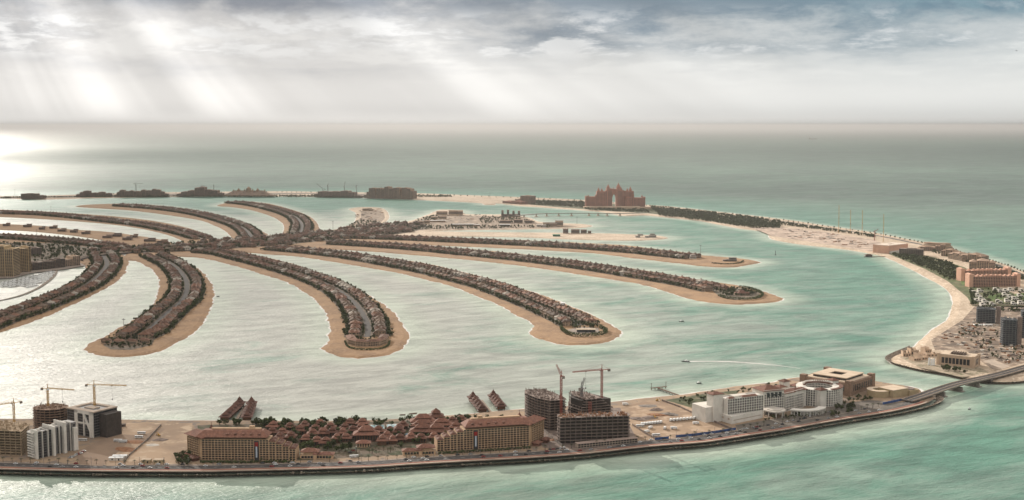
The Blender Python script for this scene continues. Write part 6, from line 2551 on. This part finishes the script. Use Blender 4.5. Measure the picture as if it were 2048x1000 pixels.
for k, (x, y, h) in enumerate(((1858, 729.5, 9.5), (1863, 730.5, 8.5), (1867.5, 730.5, 9.0))):
    mb = MB()
    mb.box(0, 0, 0, 2.6, .8, h)
    mb.box(0, 0, -.3, 3.6, 1.6, .6)
    mb.box(0, 0, h, 1.6, .6, .5)
    o = mb.build('marker_slab', WHITEP, None, G(x, y, RZ), .1)
    tag(o, 'tall white marker slab before the tan hall, %s of three' % ('left', 'middle', 'right')[k], 'marker slab', 'white marker slabs')
fill([(1878, 738), (1932, 751), (1934, 745), (1880, 733)], 12, 'tree', 2.6, 3.6, 'round dark tree in the row before the tan hall', 'trees before the tan hall', RZ)

# boat hut on the right water
t = thing('boat_hut', 'dark thatched hut on a jetty before the pink cube', 'hut', G(1737, 514, 0), .1)
mb = MB()
mb.box(0, 0, 1.2, 16, 8, 3.4)
mb.build('wall', DARKP, t)
mb = MB()
mb.hip(0, 0, 4.6, 20, 12, 3.2)
mb.build('roof', TIMBER, t)
mb = MB()
mb.span(-12, 44, -3, 3, .7, 1.2)
for k in range(7):
    mb.box(-10 + 8 * k, 0, -1.2, .6, 4, 1.9)
mb.build('jetty_deck', TIMBER, t)


# --- gardens of the far ring, as distant planting
def far_trees(poly, n, s0, s1, z=RZ):
    P = GL(poly, z)
    x0, x1 = min(p.x for p in P), max(p.x for p in P)
    y0, y1 = min(p.y for p in P), max(p.y for p in P)
    k = 0
    while k < n:
        p = Vector((vr.uniform(x0, x1), vr.uniform(y0, y1)))
        if within(p, P):
            trees.append((p.x, p.y, vr.uniform(s0, s1), z))
            k += 1


far_trees([(1055, 402), (1170, 404), (1170, 416), (1060, 409)], 420, 2.5, 5)
far_trees([(1170, 418), (1290, 419), (1300, 426), (1180, 421)], 200, 2.5, 4.5)
far_trees([(1300, 414), (1440, 428), (1560, 444), (1560, 457), (1500, 457), (1420, 443), (1320, 432)], 1500, 2.6, 5.5)
far_trees([(1560, 444), (1640, 456), (1750, 472), (1750, 476), (1640, 460), (1560, 450)], 260, 2.2, 4)
far_trees([(1850, 500), (1900, 507), (2060, 556), (2060, 566), (1960, 532), (1880, 510)], 200, 2.2, 4)
far_trees([(1945, 614), (2070, 616), (2070, 626), (1950, 622)], 60, 1.8, 3)
far_trees([(1905, 660), (1950, 640), (2060, 700), (2060, 722), (1990, 722)], 70, 1.4, 2.6)
far_trees([(826, 391), (900, 392), (905, 394.5), (830, 395)], 120, 2.5, 4.5)
far_trees([(1778, 509), (1800, 511), (1850, 516), (1900, 528), (1930, 545), (1940, 560), (1900, 562), (1850, 537), (1810, 522)], 420, 2.5, 4.6)
far_trees([(1938, 580), (1948, 578), (1952, 612), (1942, 610)], 50, 2, 3.6)
far_trees([(1960, 580), (2050, 578), (2050, 612), (1965, 612)], 90, 2, 3.4)
far_trees([(-60, 396), (300, 393), (620, 391.5), (720, 394), (720, 395.2), (300, 394), (-60, 397)], 900, 2.0, 4.0)
far_trees([(800, 452), (1110, 453), (1110, 456), (920, 458.5), (800, 460)], 200, 2, 4.2, 1.8)
far_trees([(960, 433), (1040, 437), (1075, 446), (960, 447)], 130, 2, 4, 1.8)
far_trees([(830, 441), (870, 430), (880, 436), (850, 447)], 60, 2, 4, 1.8)
far_trees([(715, 441), (760, 444), (748, 453), (695, 455)], 70, 2, 4, 1.8)
# line of palms on the seaward road
for k in range(150):
    f = k / 149
    i = f * (len(RING_OUT) - 4) + 1
    a_, b_ = RING_OUT[int(i)], RING_OUT[int(i) + 1]
    x, y = a_[0] + (b_[0] - a_[0]) * (i % 1), a_[1] + (b_[1] - a_[1]) * (i % 1)
    p = G(x, y + 1.2, RZ)
    trees.append((p.x, p.y, vr.uniform(2.2, 3.6), RZ))
# seaward road of the right arm
band('road', [(2060, 556), (2008, 535), (1958, 519), (1888, 498.5), (1828, 486), (1748, 470), (1648, 455), (1568, 443), (1448, 429)], 14.0, RZ + .09, FRONDROAD, step=30, zg=RZ)
band('road', [(1984, 750), (2020, 742), (2080, 726)], 14, RZ + .1, ASPHALT, zg=RZ)

# ------------------------------------------------------------------ tips of the spits, trunk road, marina, boats
# the trunk road on its embankment
L_ = smooth([Vector((p.x, p.y)) for p in GL([(150, 519), (190, 510), (300, 500), (440, 485.5), (560, 474), (640, 466.5), (760, 457.5), (850, 451)], 5)], 20)
mb = MB()
ribbon(mb, offset(L_, -10, False), offset(L_, -7, False), 2.0, 5.0)
ribbon(mb, offset(L_, -7, False), offset(L_, 7, False), 5.0, 5.0)
ribbon(mb, offset(L_, 7, False), offset(L_, 10, False), 5.0, 2.0)
o = mb.build('trunk_road', FRONDROAD)
o['kind'] = 'structure'
mb = MB()
for w_ in (-7.2, 7.2, 0):
    a_, b_ = offset(L_, w_ - .3, False), offset(L_, w_ + .3, False)
    ribbon(mb, a_, b_, 6.1, 6.1)
    ribbon(mb, a_, a_, 5.0, 6.1)
    ribbon(mb, b_, b_, 6.1, 5.0)
o = mb.build('road_parapet', KERB)
o['kind'] = 'structure'

# curved arcaded terrace at the tip of the wide spit
t = thing('curved_terrace', 'curved arcaded terrace houses closing the tip of the wide spit', 'terrace', G(734, 684, FZ), 0)
O2 = G(734, 684, FZ)
mb, wb, rb = MB(), [], MB()
arcp = [(692, 680), (697, 688), (712, 692), (734, 693), (758, 692), (772, 687), (777, 679)]
PTS = [G(x, y, FZ) - O2 for x, y in arcp]
for k in range(6):
    p, q = PTS[k].xy, PTS[k + 1].xy
    d = q - p
    nr = Vector((-d.y, d.x)).normalized()
    c = (p + q) / 2 + nr * 6
    ro = math.atan2(d.y, d.x)
    m2 = MB()
    m2.box(c.x, c.y, 0, d.length + .4, 12, 7.0 + .05 * k, ro)
    h = m2.build('house', RENDERWALL, t)
    g2 = MB()
    facade(g2, wb, p, q, 0.2, 2, 3.3, 2.6, .8, .6, .5)
    g2.build('arcade', BUFF, h)
    m2 = MB()
    m2.hip(c.x, c.y, 7.0 + .05 * k, d.length + 1.6, 14, 3.0, ro)
    m2.build('roof', ROOFTILE, h)
windows(t, wb, SHADECORE)


hedge([(690, 684), (696, 694), (712, 699), (740, 700), (762, 698), (776, 692), (779, 684)], 'hedge', 'dark curved hedge in front of the curved terrace', 1.8, 2.6, closed=False)
hedge([(1122, 658), (1130, 666), (1146, 672), (1176, 673), (1206, 669), (1212, 663), (1200, 656)], 'hedge', 'dark tall hedge around the square garden at a spit tip', 4.0, 6.0, n=10, closed=False)
hedge([(1438, 592), (1455, 597.5), (1490, 600), (1515, 597), (1525, 590), (1512, 582), (1496, 577.5), (1478, 575)], 'hedge', 'dark oval hedge around the red-roofed house on a long spit', 4.0, 5.0, n=9, closed=False)
hedge([(1424, 526.5), (1450, 528.5), (1478, 526.5), (1487, 522)], 'hedge', 'low hedge around the modern villa at the last spit tip', 2.5, 2.5, n=6, closed=False)
patch('terrace_deck', [(1134, 660), (1150, 668), (1200, 666), (1196, 656), (1160, 654)], .2, PAVING, zg=FZ)


def house(px, py, parts, label, wm=PALEWALL, rm=None, flat=True, z=FZ, rot=0.0, group=None, name='house'):
    t = thing(name, label, 'house', G(px, py, z), rot, group)
    w, r = MB(), MB()
    for (x, y, sx, sy, z0, h) in parts:
        w.box(x, y, z0, sx, sy, h)
        n = max(2, int(sx / 3))
        for k in range(n):
            w.box(x - sx / 2 + sx * (k + .5) / n, y - sy / 2 - .04, z0 + h * .25, sx / n * .7, .12, h * .5, 0, 1)
        if flat:
            r.box(x, y, z0 + h, sx + 1.4, sy + 1.4, .5)
        else:
            r.hip(x, y, z0 + h, sx + 1.6, sy + 1.6, 1.2 + min(sx, sy) * .14)
    w.build('wall', [wm, GLASS], t)
    r.build('roof', rm or PALEWALL, t)


house(1172, 664, [(0, 0, 30, 9, 0, 4.5)], 'long flat-roofed pavilion inside the square hedge', SLATE, TANROOF)
house(1118, 615, [(0, 0, 16, 11, 0, 6), (7, 3, 8, 8, 0, 8)], 'white villa on the right edge of the square hedge spit', PALEWALL, WHITEP)
house(1484, 590, [(0, 0, 18, 12, 0, 4.5), (-9, 5, 10, 10, 0, 4), (10, 3, 10, 9, 0, 4), (0, 6, 10, 8, 4.5, 3)], 'sprawling red-roofed house inside the oval hedge', RENDERWALL, TERRA, False)
house(1462, 522, [(0, 0, 26, 13, 0, 4), (4, 2, 18, 9, 4.5, 3.5), (-16, 0, 8, 9, 0, 3)], 'modern flat-roofed villa at the tip of the lamp mast spit', CONC, CONCDK)
house(1386, 517, [(0, 0, 16, 13, 0, 5.5), (0, 1, 12, 10, 6, 3)], 'pale flat-roofed house last in the row on the lamp mast spit', PALEWALL, CONC)
house(1148, 466.5, [(-26, 0, 16, 16, 0, 14), (4, 0, 26, 16, 0, 12), (30, 0, 18, 14, 0, 11), (48, 2, 10, 12, 0, 7)], 'dark and cream apartment row on the bare far spit', GREYBROWN, CONCDK)
house(1290, 475, [(-22, 0, 14, 12, 0, 5), (-14, 3, 16, 10, 5.5, 4), (6, 0, 12, 10, 0, 4), (22, 2, 22, 12, 0, 7), (22, 3, 14, 9, 7.5, 3.5)], 'white flat-roofed villa pair near the tip of the bare far spit', PALEWALL, CONC)
t = house(1113, 472.5, [(0, 0, 22, 10, 0, 5)], 'small building wrapped in bright green netting on the bare spit', GREENNET, GREENNET)
house(866, 444, [(0, 0, 70, 14, 0, 5), (30, -4, 26, 12, 0, 6)], 'long white-roofed hall on the far sandy tongue, left one', BUFF, WHITEP)
house(924, 452, [(-16, 0, 44, 14, 0, 6), (22, 3, 34, 14, 0, 6), (50, 0, 20, 10, 0, 5)], 'long white-roofed hall on the far sandy tongue, right one', BUFF, WHITEP)
house(1010, 452.5, [(0, 0, 34, 14, 0, 6)], 'white-roofed low hall right of the long white halls', GREYBROWN, WHITEP)
house(1081, 453.5, [(-6, 0, 14, 10, 0, 7), (10, 0, 16, 12, 0, 6)], 'white house beside the dark tall block on the far tongue', PALEWALL, PALEWALL)
house(1116, 452.5, [(-16, -3, 26, 14, 0, 10), (4, 6, 26, 16, 0, 18), (-30, 6, 40, 14, 0, 12)], 'tan house group around a dark taller block on the far tongue', BUFF, CONCDK)
house(900, 430, [(-30, 0, 40, 24, 0, 14), (8, -4, 24, 20, 0, 18), (34, 2, 28, 20, 0, 17)], 'tan unfinished blocks at the lagoon edge of the far tongue', BUFF, BUFFROOF)
house(880, 438, [(-20, 0, 24, 16, 0, 8), (10, 3, 26, 14, 0, 10)], 'tan low houses below the unfinished blocks on the far tongue', BUFF, BUFFROOF)
house(840, 447, [(0, 0, 26, 14, 0, 8), (24, 4, 18, 12, 0, 10)], 'tan house pair where the far tongue meets the trunk', BUFF, BUFFROOF)
house(1016, 434, [(-20, 0, 8, 10, 0, 24), (0, 0, 8, 10, 0, 26), (20, 2, 8, 10, 0, 22), (40, 2, 8, 10, 0, 22), (10, 6, 70, 14, 0, 10)], 'dark roofless frame with upright stubs on the far tongue', GREYBROWN, CONCDK)
house(738, 421.5, [(-14, 0, 22, 12, 0, 9), (10, -6, 16, 10, 0, 7), (-4, 10, 30, 8, 0, 10)], 'tan unfinished house on the hooked rubble spit', BUFF, TANROOF)
house(1040, 446, [(-50, 0, 40, 14, 0, 9), (-6, 2, 30, 14, 0, 12), (30, 0, 26, 12, 0, 9)], 'dark brown houses in the middle of the far tongue', GREYBROWN, BUFFROOF)
for k, (x, y, s_) in enumerate(((13, 452, 1.0), (55, 454, 1.2), (107, 457, 1.1), (84, 459, .8), (124, 463, 1.2), (148, 465, 1.0), (172, 468, 1.2), (232, 473, 1.7), (215, 476, 1.3), (255, 480, 1.3), (268, 475, 1.0), (300, 483, 1.6), (325, 486, 1.4))):
    house(x, y, [(0, 0, 20 * s_, 13, 0, 7), (5, 4, 12 * s_, 9, 7.4, 2.5)], 'lone grey-brown house on the sparse left spit, %s from the left edge' % ordinal(k + 1), GREYBROWN, CONCDK if k % 2 else BUFFROOF, group='houses on the sparse spit')
for k in range(4):
    house(214 + 26 * k, 686 - 1.5 * abs(k - 1.5) + 3, [(0, 0, 12, 9, 0, 5.5), (-5, 4, 9, 7, 0, 6)], 'pale curved-row house at the tip of the hooked spit, %s from the left' % ordinal(k + 1), BUFF, ROOFTILE, False, group='houses at the hooked spit tip')


# clump planting on the spit tips
def tip_fill(poly, n, s0=1.8, s1=3.4):
    P = GL(poly, FZ)
    x0, x1 = min(p.x for p in P), max(p.x for p in P)
    y0, y1 = min(p.y for p in P), max(p.y for p in P)
    k = 0
    while k < n:
        p = Vector((vr.uniform(x0, x1), vr.uniform(y0, y1)))
        if within(p, P):
            trees.append((p.x, p.y, vr.uniform(s0, s1), FZ))
            k += 1


tip_fill([(208, 684), (240, 672), (300, 668), (312, 672), (300, 692), (262, 699), (222, 698)], 110, 1.4, 2.8)
tip_fill([(1125, 640), (1180, 640), (1200, 655), (1140, 660)], 60)
tip_fill([(1430, 580), (1500, 578), (1515, 590), (1450, 594)], 90, 2, 3.6)
tip_fill([(700, 676), (770, 674), (772, 682), (700, 684)], 30, 1.6, 2.6)
patch('garden_ground', [(206, 690), (240, 670), (290, 664), (314, 668), (304, 690), (262, 700), (222, 699)], .13, GROUND, zg=FZ)
patch('garden_ground', [(1425, 582), (1480, 575), (1522, 586), (1510, 597), (1470, 600), (1440, 594)], .14, GROUND, zg=FZ)

# tall lighting masts
for k, (x, y, h, lab) in enumerate(((248, 664, 20, 'tall lighting mast at the tip of the hooked spit'), (1401, 512, 26, 'tall lighting mast near the tip of the last long spit'), (666, 458, 24, 'tall lighting mast where the trunk meets the rubble spit'), (102, 427, 26, 'tall lighting mast on the upper left spit'), (74, 478, 26, 'tall lighting mast above the golden towers'), (1154, 448, 22, 'thin mast on the far sandy tongue'), (980, 398, 26, 'lighting mast on the pale sand of the far ring'), (30, 394, 34, 'lighting mast at the far left end of the ring'))):
    t = thing('lighting_mast', lab, 'mast', G(x, y, FZ), .3 * k, 'tall lighting masts')
    mb = MB()
    mb.bar((0, 0, 0), (0, 0, h), .9, 0, .5)
    mb.build('pole', GREYSTEEL, t)
    mb = MB()
    for j in range(8):
        a_ = j * .785
        mb.bar((0, 0, h), (2.6 * math.cos(a_), 2.6 * math.sin(a_), h + .9), .4)
        mb.box(2.6 * math.cos(a_), 2.6 * math.sin(a_), h + .4, .9, .9, .6)
    mb.bar((0, 0, h), (0, 0, h + 2.6), .5)
    mb.build('lamp_ring', GREYSTEEL, t)

# --- marina on the left
for (x0, y0, x1, y1, dp, fl, lab, st) in ((-14, 553, 27, 553, 40, 20, 'golden tower nearest the left edge above the marina', [(0, .6, 20), (.6, 1, 18)]), (27, 546, 63, 543, 40, 16, 'golden tower right of the other one, above the marina', [(0, .22, 14), (.22, .85, 16), (.85, 1, 17)])):
    block((x0, y0), (x1, y1), dp, fl, 3.35, lab, GOLDW, FZ, 'golden_tower', 'tower', 'golden marina towers', None, 4.2, True, st, None, 100)
block((65, 541), (131, 534), 26, 6, 3.4, 'long low brown building on the marina quay', GREYBROWN, FZ, 'quay_building', 'building', None, None, 4.5, True, [(0, .3, 5), (.3, .7, 5), (.7, 1, 6)])
block((131, 533), (161, 530), 28, 7, 3.2, 'squarer tan building at the right end of the marina quay', BUFF, FZ, 'quay_building', 'building', None, None, 4.5, False, [(0, .5, 5), (.5, 1, 7)])
block((60, 512), (84, 510), 24, 6, 3.2, 'small tan block behind the golden towers', GREYBROWN, FZ, 'apartment_block', 'apartment block', None, None, 4.5, False, [(0, 1, 6)])
patch('quay', [(-60, 560), (26, 556), (64, 546), (132, 538), (172, 531), (160, 526), (60, 536), (-60, 545)], .15, PAVING, zg=FZ)
patch('garden_ground', [(-80, 486), (100, 486), (190, 495), (240, 500), (180, 515), (60, 524), (-80, 530)], .13, GROUND, zg=FZ)
tip_fill([(-60, 486), (100, 488), (200, 498), (180, 512), (66, 524), (66, 510), (-60, 500)], 420, 2.2, 4.2)
band('breakwater', [(114, 538), (108, 552), (90, 568), (66, 582), (34, 594), (-10, 604)], 7, 1.2, ROCK, zg=0)


def boat_mb(L, b, cabin, mast=False):
    h, c = MB(), MB()
    prof = [(-.5, .85), (-.2, 1), (.15, .95), (.38, .55), (.5, .04)]
    vs = []
    for x, k in prof:
        vs += [(x * L, -b / 2 * k, .9 + .3 * (x + .5)), (x * L, b / 2 * k, .9 + .3 * (x + .5)), (x * L * .94, b / 2 * k * .6, -.4), (x * L * .94, -b / 2 * k * .6, -.4)]
    f = []
    for i in range(len(prof) - 1):
        for j in range(4):
            f.append((i * 4 + j, i * 4 + (j + 1) % 4, i * 4 + 4 + (j + 1) % 4, i * 4 + 4 + j))
    f += [(3, 2, 1, 0), (16, 17, 18, 19)]
    h.add(vs, f)
    if cabin:
        c.box(-L * .06, 0, 1.0, L * .42, b * .62, 1.2, 0, 0, .9)
        c.box(-L * .02, 0, 1.35, L * .43, b * .57, .5, 0, 1)
        c.box(-L * .10, 0, 2.2, L * .22, b * .5, .9, 0, 0, .85)
    if mast:
        c.bar((0, 0, 1), (0, 0, L * 1.1), .25, 0, .1)
        c.bar((0, 0, 1.9), (-L * .4, 0, 1.9), .2)
    return h, c


BOATP = []
for k, (L0, b0, ms) in enumerate(((13, 4, False), (18, 5, False), (11, 3.4, True))):
    h, c = boat_mb(L0, b0, True, ms)
    t = thing('moored_boat', 'x', 'boat', (0, 0, 0), 0, 'boats moored in the marina')
    h.build('hull', WHITEP, t)
    c.build('cabin', [WHITEP, GLASS], t)
    BOATP.append([t, False])
bq = random.Random(8)
MB_P = GL([(-30, 566), (60, 552), (110, 541), (108, 550), (88, 566), (40, 586), (-30, 596)], 0)
x0, x1 = min(p.x for p in MB_P), max(p.x for p in MB_P)
ax, ay = G(60, 552, 0), G(110, 541, 0)
dr = (ay - ax).normalized()
nr = Vector((dr.y, -dr.x, 0))
for row in range(9):
    for k in range(40):
        p = ax + dr * (-190 + k * 8.2 + bq.uniform(-1, 1)) + nr * (16 + row * 19 + (5 if k % 2 else -5))
        if not within(p, MB_P) or bq.random() < .15:
            continue
        j = bq.randrange(3)
        lab = ('white motor boat berthed in the marina', 'larger white yacht berthed in the marina', 'white sailing boat with bare mast in the marina')[j]
        rot = math.atan2(nr.y, nr.x) + (math.pi if k % 2 else 0)
        if not BOATP[j][1]:
            BOATP[j][1] = True
            o = BOATP[j][0]
            o.location, o.rotation_euler = p, (0, 0, rot)
            o['label'] = lab
        else:
            dup(BOATP[j][0], p, rot, lab)
for row in range(9):
    p = ax + nr * (16 + row * 19)
    q0, q1 = p + dr * -180, p + dr * 60
    S_ = [q0 + (q1 - q0) * k / 60 for k in range(61)]
    S_ = [s for s in S_ if within(s, MB_P)]
    if len(S_) > 4:
        mb = MB()
        d_ = S_[-1] - S_[0]
        mb.box(0, 0, .1, d_.length, 2.0, .5)
        for k in range(6):
            mb.box(d_.length * (k / 5 - .5), .6, -.6, .3, .3, 2.2)
        o = mb.build('pontoon', CONC, None, (S_[0] + S_[-1]) / 2, math.atan2(d_.y, d_.x))
        tag(o, 'grey pontoon between moored boats, %s row out from the marina quay' % ordinal(row + 1), 'pontoon', 'marina pontoons')


# --- boats on the open water
def boat(px, py, L0, b0, rot, label, hullm=WHITEP, cabin=True, cat='boat', name='motor_boat'):
    t = thing(name, label, cat, G(px, py, 0), rot)
    h, c = boat_mb(L0, b0, cabin)
    h.build('hull', hullm, t)
    if cabin:
        c.build('cabin', [WHITEP, GLASS], t)
    else:
        m2 = MB()
        for k in range(3):
            m2.box(-L0 * .2 + L0 * .18 * k, 0, .8, .5, b0 * .8, .25)
        m2.build('seats', TIMBER, t)
    return t


boat(1371, 723.5, 12, 3.6, R(168), 'speedboat trailing a long white wake across the lagoon', DARKP)
WKL = smooth(GL([(1374, 723.3), (1400, 722.6), (1450, 723), (1500, 726), (1560, 731.5), (1600, 737)], 0), 6)
mb = MB()
wq = random.Random(4)
nW = len(WKL)
wA = [4.0 + 4.5 * (i / nW) + wq.uniform(-.5, .5) for i in range(nW)]
fade = [max(.2, 1 - (i / nW) ** 1.5) for i in range(nW)]
ribbon(mb, offset(WKL, [-(a_ * f * .5) for a_, f in zip(wA, fade)], False), offset(WKL, [a_ * f * .5 for a_, f in zip(wA, fade)], False), .07, .07)
for sgn in (-1, 1):
    ribbon(mb, offset(WKL, [sgn * (1.5 + 7 * i / nW) for i in range(nW)], False), offset(WKL, [sgn * (1.5 + 7 * i / nW + .8 * f) for i, f in zip(range(nW), fade)], False), .07, .07)
o = mb.build('wake', FOAMM)
o['kind'] = 'stuff'
boat(1398, 767, 7, 2.4, .2, 'small dark boat off the beach behind the white hotel', DARKP)
boat(1363, 643, 9, 3, .1, 'small dark boat drifting below the long spits', DARKP)
boat(436, 593.5, 6, 2.2, .1, 'tiny dark boat off the right shore of the hooked spit', DARKP)
boat(805, 830.5, 7, 1.8, .1, 'shorter longtail boat moored off the resort beach', TIMBER, False, name='longtail_boat')
boat(826, 828, 10, 2.0, .35, 'longer longtail boat moored off the resort beach', TIMBER, False, name='longtail_boat')
boat(1939, 819, 4, 1.8, .5, 'tiny dark boat on the green water below the bridge', DARKP)
t = thing('channel_buoy', 'slim channel marker buoy off the pale works ground', 'buoy', G(1551, 510, 0))
mb = MB()
mb.cyl(0, 0, -.5, 2.2, 1.6, 10)
mb.build('float', DARKP, t)
mb = MB()
mb.cyl(0, 0, 1.1, .9, 8.5, 6, 0, .4)
mb.box(0, 0, 9.6, 1.6, 1.6, 1.6)
mb.build('tower', DARKP, t)


def ship(px, py, L0, label, rot=0.0):
    p = G(px, py, 0)
    t = thing('cargo_ship', label, 'ship', p, rot, 'ships on the open sea')
    h, c = MB(), MB()
    b0 = L0 * .15
    vs = []
    prof = [(-.5, .9), (-.1, 1), (.3, 1), (.45, .6), (.5, .05)]
    for x, k in prof:
        vs += [(x * L0, -b0 / 2 * k, 12), (x * L0, b0 / 2 * k, 12), (x * L0 * .97, b0 / 2 * k * .8, -2), (x * L0 * .97, -b0 / 2 * k * .8, -2)]
    f = [(i * 4 + j, i * 4 + (j + 1) % 4, i * 4 + 4 + (j + 1) % 4, i * 4 + 4 + j) for i in range(4) for j in range(4)]
    h.add(vs, f + [(3, 2, 1, 0), (16, 17, 18, 19)])
    h.build('hull', DARKP, t)
    c.box(-L0 * .4, 0, 12, L0 * .1, b0 * .8, 24)
    c.box(-L0 * .42, 0, 36, L0 * .04, b0 * .3, 8)
    c.build('bridge_house', GREYBROWN, t)
    d_ = MB()
    for k in range(4):
        d_.bar((L0 * (-.2 + .17 * k), 0, 12), (L0 * (-.2 + .17 * k), 0, 34), 3)
    d_.box(L0 * .05, 0, 12, L0 * .6, b0 * .6, 5)
    d_.build('deck_cranes', GREYBROWN, t)


ship(1626, 278.5, 205, 'dark cargo ship alone on the right half of the sea')
ship(910, 264, 300, 'faint ship near the horizon in the middle', .1)
boat(326, 292.5, 60, 14, .2, 'small faint boat on the bright streak of the left sea', DARKP)

# --- seabird gliding high on the right
dd = 300.0
t = thing('seabird', 'tiny dark seabird gliding under the clouds at the right edge', 'bird', (dd * (2022 - 1024) / 2500, dd, CAMH + dd * 147 / 2500 * .995), .5)
mb = MB()
prof = [(-.30, .01, 0), (-.22, .035, 0), (-.08, .062, 0), (.06, .066, .005), (.15, .045, .02), (.20, .04, .03), (.24, .018, .025), (.29, .006, .02)]
n = 8
vs = [(x, r_ * math.cos(6.2832 * i / n), z_ + r_ * math.sin(6.2832 * i / n)) for x, r_, z_ in prof for i in range(n)]
f = [(k * n + i, k * n + (i + 1) % n, (k + 1) * n + (i + 1) % n, (k + 1) * n + i) for k in range(len(prof) - 1) for i in range(n)]
mb.add(vs, f + [tuple(range(n - 1, -1, -1)), tuple(range((len(prof) - 1) * n, len(prof) * n))])
mb.add([(-.28, -.02, 0), (-.28, .02, 0), (-.40, .07, .004), (-.40, -.07, .004)], [(0, 1, 2, 3)])
for s_ in (-1, 1):
    ws = [(.10, .0, .05, .16), (.12, .22, .11, .14), (.05, .46, .10, .09), (-.06, .62, .06, .02)]
    for (x0, y0, z0, c0), (x1, y1, z1, c1) in zip(ws, ws[1:]):
        for dz in (0, -.012):
            mb.add([(x0, s_ * y0, z0 + dz), (x1, s_ * y1, z1 + dz), (x1 - c1, s_ * y1, z1 + dz - .006), (x0 - c0, s_ * y0, z0 + dz - .006)], [(0, 1, 2, 3)])
mb.build('body', DARKP, t)

# ------------------------------------------------------------------ far trees as one mass
o = merge(TREEFAR, [(vr.randrange(5), x, y, FZ if len(q) == 0 else q[0], vr.uniform(0, 6.28), s) for x, y, s, *q in trees], 'distant_trees', [LEAF, BARK])
tag(o, 'dark garden trees and palms between the villas', 'trees', None, 'stuff')
